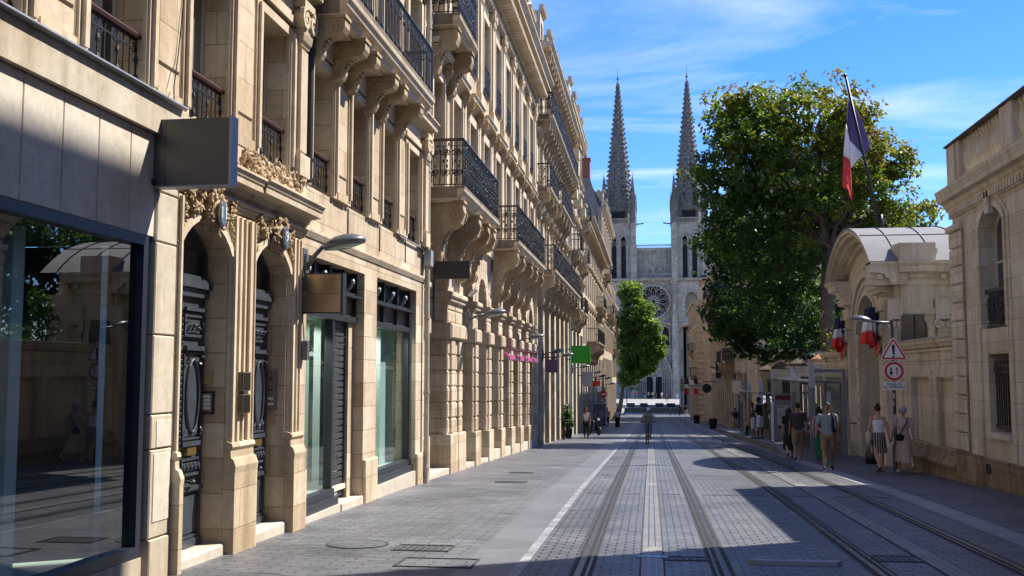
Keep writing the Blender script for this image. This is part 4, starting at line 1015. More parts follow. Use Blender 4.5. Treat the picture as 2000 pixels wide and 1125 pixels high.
for a in (20.98, 17.4):
    window(R1, fr, a+.02, a+1.45, 2.70, 5.14, .28, .36, pane='pane', bar=.55)
    mb = MB(fr)
    archi(mb, a, a+1.47, 2.7, 4.80, .36, .16, 0, .05); archi(mb, a-.16, a+1.63, .08, 4.86, .42, .12, 0, .03); mb.prism([(a+.62, 5.0), (a+.85, 5.0), (a+.92, 5.46), (a+.55, 5.46)], 'n', 0, .10)
    mb.box(a-.02, a+1.49, -.1, .012, 2.2, 2.66); mb.build('window_moulding', M['wallR'], R1)
    mb = MB(fr); P = lambda s, z: (a+.02+s, -.08, z)
    scrolls(mb, P, 1.42, 2.76, 3.42, .24, .012); mb.box(a+.02, a+1.45, -.12, -.04, 3.42, 3.5); mb.box(a+.02, a+1.45, -.1, -.06, 2.7, 2.75)
    mb.build('window_railing', M['iron'], R1)
    mb = MB(fr)
    for i in range(9): u = a+.1+i*.135; mb.tube([(u, -.12, .66), (u, -.12, 1.95)], .016, 6); mb.ball((u, -.12, 1.98), (.02, .02, .06), 5, 4)
    for z in (.68, 1.78, 1.9): mb.box(a+.05, a+1.26, -.135, -.105, z, z+.05)
    for i in range(9): mb.tube(spiral(P, .08+i*.135, 1.84, .04, 1.2, 0, 1, 8), .008, 4)
    mb.build('window_grille', M['iron'], R1)
    mb = MB(fr); mb.box(a+.03, a+1.28, -.4, -.38, .58, 2.16); mb.build('dark_window', M['pane'], R1)
    mb = MB(fr); mb.box(a-.0, a+1.35, -.1, .07, .46, .578); mb.build('sill', M['gate'], R1)
mb = MB(fr); mb.box(22.15, 22.42, .05, .075, -.28, -.08); mb.build('vent', M['void'], R1)
mb = MB(fr); mb.prism([(-.5, 6.0), (-1.2, 6.7), (-8.8, 7.0), (-8.8, 5.95), (-.5, 5.95)], 'u', 16.78, 24.4); mb.build('roof', M['slate'], R1)
mb = MB(fr); mb.box(23.58, 23.66, -.02, .02, -.62, 4.97); mb.build('shadow_joint', M['base'], R1)
# panelled garden wall
X0 = 7.0; fr = FR(X0)
def garden_wall(nm, lab, u0, u1, zt, panels, coping):
    g = thing('garden_wall', lab, 'wall', (X0, (u0+u1)/2, gz((u0+u1)/2)), 'stone garden walls on the right side')
    mb = MB(fr); zg = gz(u1)-.6
    wall(mb, u0, u1, zg, zt-.06, [(a, b, .02-(u0-24)*.03, zt-1.0, 0) for a, b in panels], .12); mb.box(u0, u1, -.5, -.12, zg, zt-.06)
    mb.build('wall_face', M['wallR'], g)
    mb = MB(fr)
    mb.box(u0, u1, 0, .05, zt-.36, zt-.30); mb.prism([(0, zt-.28), (.06, zt-.26), (.10, zt-.18), (.14, zt-.16), (.14, zt-.06), (0, zt-.06)], 'u', u0, u1); mb.box(u0, u1, 0, .03, zt-.58, zt-.53)
    mb.box(u0, u1, 0, .025, zt-.86, zt-.80)
    for a, b in panels:
        z0, z1 = .02-(u0-24)*.03, zt-1.0
        for x0_, x1_, y0_, y1_ in ((a-.14, b+.14, z1, z1+.14), (a-.14, a, z0, z1), (b, b+.14, z0, z1)): mb.box(x0_, x1_, 0, .035, y0_, y1_)
        for x0_, x1_, y0_, y1_ in ((a, b, z1-.05, z1), (a, a+.05, z0, z1-.05), (b-.05, b, z0, z1-.05)): mb.box(x0_, x1_, -.12, -.06, y0_, y1_)
    mb.build('wall_moulding', M['wallR'], g)
    zb = .0-(u0-24)*.03
    mb = MB(fr); mb.prism([(0, zb-.42), (.16, zb-.42), (.19, zb-.34), (.15, zb-.28), (.12, zb-.26), (.06, zb-.12), (.05, zb-.04), (0, zb)], 'u', u0, u1); mb.box(u0, u1, -.1, .10, zg, zb-.42); mb.box(u0, u1, -.1, .2, zg, gz(u1)+.12)
    mb.build('wall_base', M['base'], g)
    mb = MB(fr); mb.prism([(-.5, zt-.06), (.17, zt-.06), (.17, zt-.02), (-.5, zt+.02)], 'u', u0, u1); mb.build('coping', M[coping], g)
    return g
garden_wall('w', 'long stone garden wall with framed panels and zinc coping behind the two walking women', 24.62, 30.55, 2.68, [(24.75, 26.45), (27.05, 28.95)], 'zinc')
garden_wall('w', 'short stone wall with terracotta corner between gate and fence piers', 37.9, 43.2, 2.62, [(38.4, 42.4)], 'gate')
# monumental gate
Gt = thing('monumental_gate', 'monumental stone gateway with curved lead roof, dentils and ionic capitals', 'gate', (X0, 34.2, gz(34)))
zg = gz(36)-.6
mb = MB(fr)
wall(mb, 30.6, 37.8, zg, 4.3, [(32.6, 35.9, -3, 4.75, 1.65)] if False else [(32.6, 35.9, -3, 4.28, 1.2)], 1.2)
mb.box(30.6, 31.4, -2.4, -1.2, zg, 4.3); mb.box(37.0, 37.8, -2.4, -1.2, zg, 4.3)
mb.prism([(30.9, 4.3)] + arc(30.9, 37.5, 4.9, 1.18, 14) + [(37.5, 4.3)], 'n', -2.2, .02)
mb.build('gate_wall', M['gate'], Gt)
for r0, r1, n in ((0, .16, .10), (.16, .34, .05), (.34, .5, .09), (.62, .78, .14)):
    mb = MB(fr); pts = arc(32.6-r0, 35.9+r0, 3.08, 1.2+r0*.95, 18); q = arc(32.6-r1, 35.9+r1, 3.08, 1.2+r1*.95, 18)
    for i in range(18): mb.prism([pts[i], pts[i+1], q[i+1], q[i]], 'n', 0, n)
    mb.build('arch_moulding', M['gate'], Gt)
for a, b in ((31.0, 32.1), (36.4, 37.5)):
    mb = MB(fr); mb.block(a, b, 0, .22, zg, .2-(a-31)*.03, .03); mb.box(a-.08, b+.08, 0, .30, zg, -.35-(a-31)*.03); mb.box(a+.08, b-.08, 0, .20, .1, 2.85); mb.block(a+.22, b-.22, .1, .235, .35, 2.7, .03)
    mb.build('pilaster', M['gate'], Gt)
    mb = MB(fr); capital(mb, (a+b)/2, b-a-.16, 2.85, 3.34, 0, .24); mb.build('capital', M['gate'], Gt)
    mb = MB(fr); mb.box(a, b, 0, .24, 3.345, 3.6); mb.box(a-.03, b+.03, 0, .30, 3.6, 3.72); mb.box(a, b, 0, .22, 3.72, 4.0); moulded(a-.12, b+.12, 4.0, 4.3, .42, mb); mb.build('entablature', M['gate'], Gt)
    mb = MB(fr); z = -.2
    while z < 2.8: mb.block((32.6 if a < 33 else 35.9)-(.0 if a > 33 else .42), (32.6 if a < 33 else 35.9)+(.42 if a > 33 else .0), 0, .05, z+.015, z+.40, .025); z += .42
    mb.build('rustication', M['gate'], Gt)
# side faces: pier with returns, capital and cornice seen from the camera
frs = lambda u, n, z: (X0 + u, 30.6 - n, z)
mb = MB(frs); mb.box(.12, 1.05, 0, .10, -1.5, 3.5); mb.box(.1, 1.07, 0, .14, 3.46, 3.62); mb.box(.14, 1.03, 0, .08, 3.62, 4.3)
mb.build('side_pier', M['gate'], Gt)
for u, w_ in ((-.02, .3), (1.3, .36)):
    mb = MB(frs); capital(mb, u, w_, 2.88, 3.40, 0, .14); mb.box(u-w_/2, u+w_/2, 0, .12, 1.5, 2.88); mb.box(u-w_/2-.05, u+w_/2+.05, 0, .2, 3.405, 3.9); mb.build('capital', M['gate'], Gt)
mb = MB(frs)
def prof(p): return [(-.3, 4.3), (p*.2, 4.3), (p*.25, 4.45), (p*.42, 4.52), (p*.45, 4.6), (p*.8, 4.66), (p*.84, 4.82), (p, 4.9), (p, 4.96), (-.3, 4.96)]
mb.prism(prof(.36), 'u', -.72, 1.78); mb.prism(prof(.52), 'u', .06, 1.12)
for u in (-.45, -.12, 1.3, 1.6): mb.box(u-.07, u+.07, .05, .26, 4.46, 4.6)
mb.build('side_cornice', M['gate'], Gt)
for a, b in ((30.3, 31.6), (36.8, 38.15)): mb = MB(fr); mb.prism(prof(.72), 'u', a, b); mb.build('cornice_return', M['gate'], Gt)
mb = MB(frs); mb.prism([(-.02, -.25), (.08, .42), (1.06, .42), (1.06, -.25)], 'z', 4.97, 5.48); mb.box(1.1, 1.22, -.2, .0, 5.0, 5.36); mb.build('attic_block', M['gate'], Gt)
mb = MB(frs); mb.box(.12, .42, .101, .30, 2.62, 3.42); mb.box(.47, .74, .101, .26, 2.62, 3.44); mb.box(.42, .47, .1, .2, 2.62, 3.38); mb.ball((.78, .12, 2.95), (.07, .12, .32), 8, 5); mb.build('blackened_stone', M['dirty'], Gt)
# curved pediment, dentils and vault
mb = MB(fr); p0 = arc(30.45, 37.95, 4.96, 1.30, 24)
for off, th, n in ((-.42, .16, .18), (-.26, .14, .30), (-.12, .12, .62), (0, .10, .72)):
    a_ = arc(30.45-off*.6, 37.95+off*.6, 4.96, 1.30+off, 24); b_ = arc(30.45-(off+th)*.6, 37.95+(off+th)*.6, 4.96, 1.30+off+th, 24)
    for i in range(24): mb.prism([a_[i], a_[i+1], b_[i+1], b_[i]], 'n', -.1, n)
mb.build('curved_pediment', M['gate'], Gt)
mb = MB(fr); c_ = arc(30.45+.16, 37.95-.16, 4.9, 1.06, 30)
for i in range(0, 30):
    (xa, za), (xb, zb) = c_[i], c_[i+1]; xm, zm, xn, zn = xa+(xb-xa)*.15, za+(zb-za)*.15, xa+(xb-xa)*.62, za+(zb-za)*.62
    mb.prism([(xm, zm-.0), (xn, zn-.0), (xn, zn+.15), (xm, zm+.15)], 'n', .1, .46)
mb.build('dentils', M['gate'], Gt, kind='stuff')
mb = MB(fr); a_ = arc(30.35, 38.05, 4.98, 1.38, 24); b_ = arc(30.30, 38.10, 4.98, 1.43, 24)
mb.sm = False
for i in range(24): mb.prism([a_[i], a_[i+1], b_[i+1], b_[i]], 'n', -2.5, .74)
for n_, in ((-.05,), (-1.05,), (-1.95,)):
    for i in range(24): mb.tube([(b_[i][0], n_, b_[i][1]+.015), (b_[i+1][0], n_, b_[i+1][1]+.015)], .02, 5)
for i in (5, 12, 19): mb.tube([(b_[i][0], .7, b_[i][1]+.012), (b_[i][0], -2.5, b_[i][1]+.012)], .016, 5)
mb.build('lead_roof', M['lead'], Gt)
mb = MB(fr); mb.box(32.6, 35.9, -.82, -.74, zg, 3.1)
for i in range(4): mb.block(32.7+i*.8, 33.4+i*.8, -.74, -.70, .1, 2.4, .02); mb.block(32.7+i*.8, 33.4+i*.8, -.74, -.70, -.9, -.05, .02)
mb.prism([(32.6, 3.1)] + arc(32.6, 35.9, 3.1, 1.18, 14) + [(35.9, 3.1)], 'n', -.8, -.74)
mb.build('gate_door', plain('grey_green_door', (.16,.16,.145), .5), Gt)
mb = MB(fr); mb.box(32.3, 32.42, .06, .16, -.9, 2.35); mb.build('grey_post', M['steelg'], Gt)
# fence piers and railing panels
for i, u in enumerate((46.0, 53.0, 60.3, 67.6)):
    zb = gz(u); zt = 2.35 - .12*i
    r = thing('fence_pier', ('stone fence pier with a clean pyramid cap nearest the short wall', 'overgrown stone fence pier second from the short wall', 'mossy stone fence pier behind the shelter roof end', 'stone fence pier farthest from the gate')[i], 'pier', (X0, u, zb), 'stone fence piers behind the tram shelter')
    mb = MB(fr); mb.block(u-.5, u+.5, -.9, .06, zb-.5, zb+.6, .03); mb.block(u-.42, u+.42, -.85, 0, zb+.6, zt-.75, .02); mb.block(u-.47, u+.47, -.9, .05, zt-.75, zt-.68, .02); mb.block(u-.42, u+.42, -.85, 0, zt-.68, zt-.36, .02); mb.block(u-.55, u+.55, -.95, .12, zt-.36, zt-.2, .04); mb.block(u-.62, u+.62, -1.02, .18, zt-.2, zt-.1, .02)
    mb.build('shaft', M['gate'], r)
    mb = MB(fr); q = [(u-.5, -.9), (u+.5, -.9), (u+.5, .06), (u-.5, .06)]
    mb.add([(a, b, zt-.1) for a, b in q] + [(a, b, zt+.04) for a, b in q] + [(u, -.42, zt+.38)], [(0,1,2,3), (0,1,5,4), (1,2,6,5), (2,3,7,6), (3,0,4,7), (4,5,8), (5,6,8), (6,7,8), (7,4,8)])
    mb.build('cap', M['terra'] if i == 0 else M['dirty'], r)
    if i < 3 or True:
        u0, u1 = (43.2 if i == 0 else (46.0, 53.0, 60.3)[i-1]+.5), u-.5
        f = thing('iron_fence', ('dark iron fence panel between the short wall and the clean capped pier', 'dark iron fence panel behind the shelter between first and second piers', 'dark iron fence panel between second and third piers', 'dark iron fence panel at the far end of the pier row')[i], 'fence', (X0, u0, gz(u0)), 'iron fence panels between the piers')
        mb = MB(fr); mb.box(u0, u1, -.6, -.2, gz(u1)-.6, gz(u0)+.5); mb.build('low_wall', M['gate'], f)
        mb = MB(fr); zz = zt-.65
        k = int((u1-u0)/.16)
        for j in range(k): x = u0+(u1-u0)*(j+.5)/k; mb.tube([(x, -.4, gz(x)+.4), (x, -.4, zz), (x, -.4, zz+.12)], [.014, .014, .003], 5)
        for z in (gz(u0)+.65, zz-.1): mb.box(u0, u1, -.42, -.38, z, z+.04)
        mb.build('bars', M['iron'], f)
        mb = MB(fr); mb.box(u0, u1, -.50, -.47, gz(u1)+.3, zz-.15); mb.build('back_sheet', M['iron'], f)
# far right buildings
X0 = 7.1; fr = FR(X0)
Ra = thing('annex_building', 'small low stone annex with flat cornice at the end of the fence', 'building', (X0, 73, gz(73)), 'stone buildings on the right side')
mb = MB(fr); wall(mb, 70.2, 77.9, -3.4, 3.0, [(74.4, 75.8, -2.4, .2, 0)], .4); mb.box(70.2, 70.6, -7, -.4, -3.4, 3.0); mb.box(70.2, 77.9, -7, -.4, 2.7, 3.0)
mb.build('wall', M['wallR'], Ra)
mb = MB(fr); moulded(70.0, 77.9, 3.0, 3.35, .3, mb); mb.build('cornice', M['gate'], Ra)
fq = lambda u, n, z: (X0 + u, 70.2 - n, z)
mb = MB(fq); 
for i in range(12): mb.block(.05, 1.3, 0, .06, -3.0+i*.5, -3.0+i*.5+.47, .02)
mb.build('quoin', M['wallR'], Ra)
mb = MB(fr); mb.box(74.4, 75.8, -.4, -.3, -3, .2); mb.build('door', M['frameg'], Ra)
Rb = thing('balconied_building', 'tall stone building half hidden by the big tree with black boxed balconies and rounded corner', 'building', (X0, 98, gz(98)), 'stone buildings on the right side')
us, top = facade(Rb, 78, 122, 0, [(2.6, 6.2, 2.4, 'b'), (6.3, 9.8, 2.4, 'b'), (9.9, 13.2, 2.2, 'p'), (13.2, 16.2, 2.0, 'p')], 2.75, 1.15, 'wallR', seed=31)
mb = MB(FY(77.97)); wall(mb, X0, X0+9, -3.4, 16.2, [], .3); mb.build('end_wall', M['wallR'], Rb)
roofing(Rb, 78, 122, 16.2, .7, 2.4, (84, 92, 100, 108, 116), True)
for (a, b, z, st) in ((80, 87, 6.3, 'plain'), (93, 98, 2.5, 'plain'), (101, 112, 6.4, 'plain'), (88.5, 91, 2.6, 'scroll'), (114, 121, 9.8, 'plain')):
    bb = balcony(Rb, fr, a, b, .95, z, z+.3, z+1.3, (a+.5, (a+b)/2, b-.5), st, 1.2, .4, .8, mat='gate')
    mb = MB(fr); mb.box(a+.1, b-.1, .84, .86, z+.4, z+1.2); mb.build('balcony_screen', M['iron'], bb)
X0 = 5.6; fr = FR(X0)
Rc = thing('gabled_building', 'pale stone building with a blank gable and toothed quoins narrowing the street end', 'building', (X0, 136, gz(136)), 'stone buildings on the right side')
us, top = facade(Rc, 125.3, 150, 0, [(1.0, 4.4, 2.3, 'b'), (4.4, 7.4, 2.1, 'p'), (7.4, 10.0, 1.7, 'p')], 2.8, 1.05, 'far', seed=33)
fq = FY(125.26)
mb = MB(fq); mb.prism([(X0, -4.6), (X0+9, -4.6), (X0+9, 14.6), (X0+4.5, 13.2), (X0+.0, 10.6)], 'n', -.35, 0); mb.build('gable_wall', M['far'], Rc)
mb = MB(fq)
for i in range(22): mb.block(X0+.0, X0+(.55 if i % 2 else .9), 0, .10, -3.2+i*.62, -3.2+i*.62+.36, .05)
mb.build('quoin', M['far'], Rc)
mb = MB(fr); moulded(125.3, 150, 10.0, 10.5, .6, mb); mb.build('roof_cornice', M['far'], Rc)
mb = MB(fr); mb.prism([(.3, 10.5), (0, 10.7), (-4.5, 13.3), (-9, 14.6), (-9, 9.6), (0, 9.6)], 'u', 125.7, 150); mb.build('roof', M['zinc'], Rc)
for u, n in ((127, -1.2), (131, -1.0), (136, -3)): chimney(Rc, u, n, 10.6, 12.6, .8, .8, 2, 'pale')
balcony(Rc, fr, 126, 128.4, .8, 1.3, 1.55, 2.5, (126.4, 128), 'plain', .8, .3, .7); balcony(Rc, fr, 131, 136, .8, 4.4, 4.65, 5.6, (131.4, 135.6), 'plain', .8, .3, .7)
X0 = 5.35; fr = FR(X0)
Rd = thing('dark_building', 'narrow dark old building in shadow between the gable and the cathedral', 'building', (X0, 176, -4.5), 'stone buildings on the right side')
mb = MB(fr); wall(mb, 166.2, 195, -5, 9.2, [(170+4*i, 171.4+4*i, z, z+2.4, 0) for i in range(5) for z in (-1, 3.5)], .4); mb.box(166.2, 195, -8, -.4, 8.9, 9.2); mb.build('wall', M['render'], Rd)
mb = MB(FY(166.2)); mb.box(X0, X0+8, -.4, 0, -5, 9.2); mb.build('end_wall', M['render'], Rd)
mb = MB(fr); mb.prism([(.3, 9.2), (-4, 11), (-8, 9.2)], 'u', 166, 195); mb.build('roof', M['terra'], Rd)
for i in range(5):
    for z in (-1, 3.5): window(Rd, fr, 170+4*i, 171.4+4*i, z, z+2.4, .25, sash=False)
# house behind the gate
Rh = thing('garden_house', 'pale house with orange tiled roof glimpsed behind the gateway', 'house', (19, 60, -2), 'stone buildings on the right side')
fq = FY(60)
mb = MB(fq); wall(mb, 12.4, 26, -2.5, 7.2, [(15.4, 16.7, 3.4, 6.0, 0), (19.5, 20.8, 3.4, 6.0, 0)], .35); mb.box(12.4, 26, -8, -.35, 6.8, 7.2); mb.build('wall', M['pale'], Rh)
mb = MB(fq); moulded(12.2, 26, 7.2, 7.55, .35, mb); mb.box(15.1, 17.0, 0, .12, 6.1, 6.3); mb.box(15.2, 15.39, 0, .06, 3.4, 6.1); mb.box(16.71, 16.9, 0, .06, 3.4, 6.1); mb.box(12.4, 26, 0, .1, 2.7, 3.0); mb.build('wall_moulding', M['pale'], Rh)
window(Rh, fq, 15.4, 16.7, 3.4, 6.0, .25, pane='pane_l'); window(Rh, fq, 19.5, 20.8, 3.4, 6.0, .25, pane='pane_l')
mb = MB(fq); mb.prism([(.45, 7.55), (-4.5, 10.0), (-8.5, 7.55)], 'u', 12.1, 26)
for i in range(60): mb.tube([(12.2+i*.23, .45, 7.6), (12.2+i*.23, -4.4, 10.02)], .06, 6)
mb.build('roof', M['terra'], Rh)
# ------------------------------------------------------------------ cathedral at the end of the street
YC = 250.; fr = FY(YC); ZB = -4.5
K = thing('cathedral', 'gothic cathedral with twin openwork spires, rose window and arched portal', 'cathedral', (1, YC, ZB))
CX = .95
def gop(a, b, z0, z1, r): return (a, b, z0, z1, -r)
mb = MB(fr)
wall(mb, -3.4, 5.4, ZB, 24.6, [], 1.0, -.6) if False else None
# portal bay with opening, rose bay
wall(mb, -3.4, 5.3, ZB-.5, 8.0, [gop(-1.7, 3.6, ZB-.6, 5.2, 4.2)], 1.5, 0)
wall(mb, -3.4, 5.3, 8.0, 24.8, [], 1.2, -.5)
wall(mb, -3.4, 5.62, 24.8, 32.3, [], 1.0, -1.5)
wall(mb, -11.6, -3.4, ZB-.5, 24.0, [gop(-9, -6.4, 4, 17, 2)], 2, 0)
wall(mb, 5.3, 14.3, ZB-.5, 24.0, [gop(8.6, 11.6, 15.5, 21.5, 2.2), gop(8.6, 11.2, 2, 11, 2)], 2, 0)
mb.box(-11.6, 14.3, -18, -2, ZB-.5, 24.0)
body = mb.build('facade_wall', M['cath'], K)
# portal depth: stepped orders
for i in range(6):
    a, b = -3.3+.42*i, 5.2-.42*i; q = 1.9 - i*.38
    mb = MB(fr); zs = 1.0
    pts = ogive(a, b, zs, 5.6-.42*i, 9); pin = ogive(a+.3, b-.3, zs, 5.6-.42*i-.34, 9)
    for j in range(len(pts)-1): mb.prism([pts[j], pts[j+1], pin[j+1], pin[j]], 'n', q-1.0, q-.15)
    mb.box(a, a+.3, q-1.0, q-.15, ZB, zs); mb.box(b-.3, b, q-1.0, q-.15, ZB, zs)
    for s, x in ((1, a+.15), (1, b-.15)):
        mb.tube([(x, q-.1, ZB), (x, q-.1, zs)], .14, 6); mb.ball((x, q-.05, zs-.9), (.2, .2, .6), 6, 4); mb.box(x-.2, x+.2, q-.3, q+.1, zs-.15, zs+.05)
    mb.build('portal_arch', M['cath'], K)
mb = MB(fr); mb.prism([(-.9, 1.0)] + ogive(-.9, 2.8, 1.0, 3.2, 9) + [(2.8, 1.0)], 'n', -.7, -.3)
for i in range(3):
    for j in range(7 - 2*i): mb.ball((CX-.21*(7-2*i-1)+.42*j, -.28, 1.4+.75*i), (.17, .12, .3), 6, 4)
mb.build('tympanum', M['cath'], K)
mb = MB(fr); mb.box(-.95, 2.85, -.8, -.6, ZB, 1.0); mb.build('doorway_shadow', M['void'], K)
mb = MB(fr); mb.box(.62, 1.28, -.6, .0, ZB, 1.0); mb.box(.5, 1.4, -.6, .15, .55, 1.0); mb.box(.45, 1.45, -.6, .2, ZB, ZB+1.2); mb.ball((CX, .1, -.8), (.3, .2, .9), 8, 5); mb.build('trumeau', M['cath'], K)
# blind arcades and buttresses around the portal
for a, b in ((-4.6, -3.2), (5.3, 6.7)):
    mb = MB(fr); mb.box(a, b, 0, 1.7, ZB, 9.4); mb.box(a-.15, b+.15, 0, 1.85, .8, 1.15); mb.box(a-.12, b+.12, 0, 1.8, ZB, ZB+1.3)
    mb.prism([(a-.1, 6.0), (b+.1, 6.0), ((a+b)/2, 10.0)], 'n', 1.7, 1.9)
    for q in range(8): mb.ball((a-.1+(b-a+.2)*(q % 4)/3*.5 + (0 if q < 4 else (b-a+.2)/2), 1.95, 6.4+(q % 4)*.9 if q < 4 else 9.2-(q % 4)*.9), (.14, .14, .2), 5, 4)
    mb.box(a+.1, b-.1, 0, 1.3, 9.4, 15); mb.box(a+.2, b-.2, 0, 1.0, 15, 24)
    mb.prism([(a+.15, 15), (b-.15, 15), ((a+b)/2, 23.0)], 'n', .9, 1.5)
    for q in range(7): mb.ball(((a+b)/2-.55+.08*q, 1.5, 15.5+q), (.16, .16, .22), 5, 4); mb.ball(((a+b)/2+.55-.08*q, 1.5, 15.5+q), (.16, .16, .22), 5, 4)
    mb.build('buttress', M['cath'], K)
for z, h, p in ((8.0, .5, .9), (13.4, .55, .7), (24.2, .6, 1.0)):
    mb = MB(fr); moulded(-11.7, 14.4, z, z+h, p, mb); mb.build('string_course', M['cath'], K)
for u in (-1.9, 3.8):
    mb = MB(fr); pts = ogive(u-.8, u+.8, 11.2, 1.9, 6)
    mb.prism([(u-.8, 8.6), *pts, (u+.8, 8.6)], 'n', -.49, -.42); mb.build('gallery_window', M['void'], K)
mb = MB(fr)
for u in (-1.9, 3.8):
    pts = ogive(u-.8, u+.8, 11.2, 1.9, 6); o_ = ogive(u-1.1, u+1.1, 11.2, 2.3, 6)
    for j in range(len(pts)-1): mb.prism([pts[j], pts[j+1], o_[j+1], o_[j]], 'n', -.5, -.1)
    mb.box(u-1.1, u-.8, -.5, -.1, 8.6, 11.2); mb.box(u+.8, u+1.1, -.5, -.1, 8.6, 11.2)
mb.build('gallery_moulding', M['cath'], K)
# rose window
RZ, RR = 19.2, 3.9
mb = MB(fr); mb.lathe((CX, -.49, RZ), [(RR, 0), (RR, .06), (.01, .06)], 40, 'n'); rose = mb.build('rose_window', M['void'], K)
mb = MB(fr)
for r_, t_ in ((RR+.25, .22), (RR, .16), (RR*.33, .10)): mb.tube([(CX+r_*math.cos(2*PI*i/48), -.2, RZ+r_*math.sin(2*PI*i/48)) for i in range(48)], t_, 6, True)
for k in range(12):
    t = 2*PI*k/12
    for s in (-1, 1):
        pts = [(CX+r_*math.cos(t+s*w_), -.28, RZ+r_*math.sin(t+s*w_)) for r_, w_ in ((RR*.12, .5), (RR*.33, .30), (RR*.55, .26), (RR*.75, .17), (RR*.98, 0))]
        mb.tube(pts, .085, 5)
    mb.tube([(CX+(RR*.86+.26*math.cos(a))*math.cos(t+.26), -.28, RZ+(RR*.86+.26*math.cos(a))*math.sin(t+.26)+.26*math.sin(a)) for a in np.linspace(0, 2*PI, 9)[:-1]], .06, 4, True)
    mb.tube([(CX+RR*.33*math.cos(t), -.28, RZ+RR*.33*math.sin(t)), (CX+RR*.6*math.cos(t), -.28, RZ+RR*.6*math.sin(t))], .06, 4)
mb.build('tracery', M['cath'], rose)
mb = MB(fr)
for sx_, sz_ in ((-1, -1), (-1, 1), (1, -1), (1, 1)): mb.tube([(CX+sx_*(3.5+.45*math.cos(a)), -.45, RZ+sz_*(3.6+.45*math.sin(a))*1.0) for a in np.linspace(0, 2*PI, 13)[:-1]], .12, 5, True)
mb.build('corner_tracery', M['cath'], K)
def balus(mb, u0, u1, n, z0, z1, cell=.8):
    mb.box(u0, u1, n-.25, n, z0, z0+.18); mb.box(u0, u1, n-.25, n, z1-.2, z1); k = round((u1-u0)/cell); c = (u1-u0)/k
    for i in range(k):
        u = u0+c*(i+.5); h = (z1-z0-.38)/2; zc = (z0+z1)/2
        mb.tube([(u+c*.48*math.cos(a), n-.12, zc+h*math.sin(a)) for a in np.linspace(0, 2*PI, 5)[:-1]], .09, 4, True)
mb = MB(fr); balus(mb, -3.4, 5.3, .5, 24.9, 26.0); balus(mb, -3.3, 5.6, -1.4, 32.3, 33.3); mb.build('parapet', M['cath'], K)
mb = MB(fr)
for i in range(8):
    u = -3.4+8.7*i/8; mb.tube([(u, -1.45, 26), (u, -1.45, 31)], .1, 5)
    pts = ogive(u+.08, u+1.0, 30, 1.5, 5)
    mb.tube([(x, -1.42, z) for x, z in pts], .1, 4)
mb.box(-3.4, 5.3, -1.5, -1.2, 31.7, 32.3); mb.box(.6, 1.4, -1.4, -.6, 26, 27.4)
mb.build('blind_arcade', M['cath'], K)
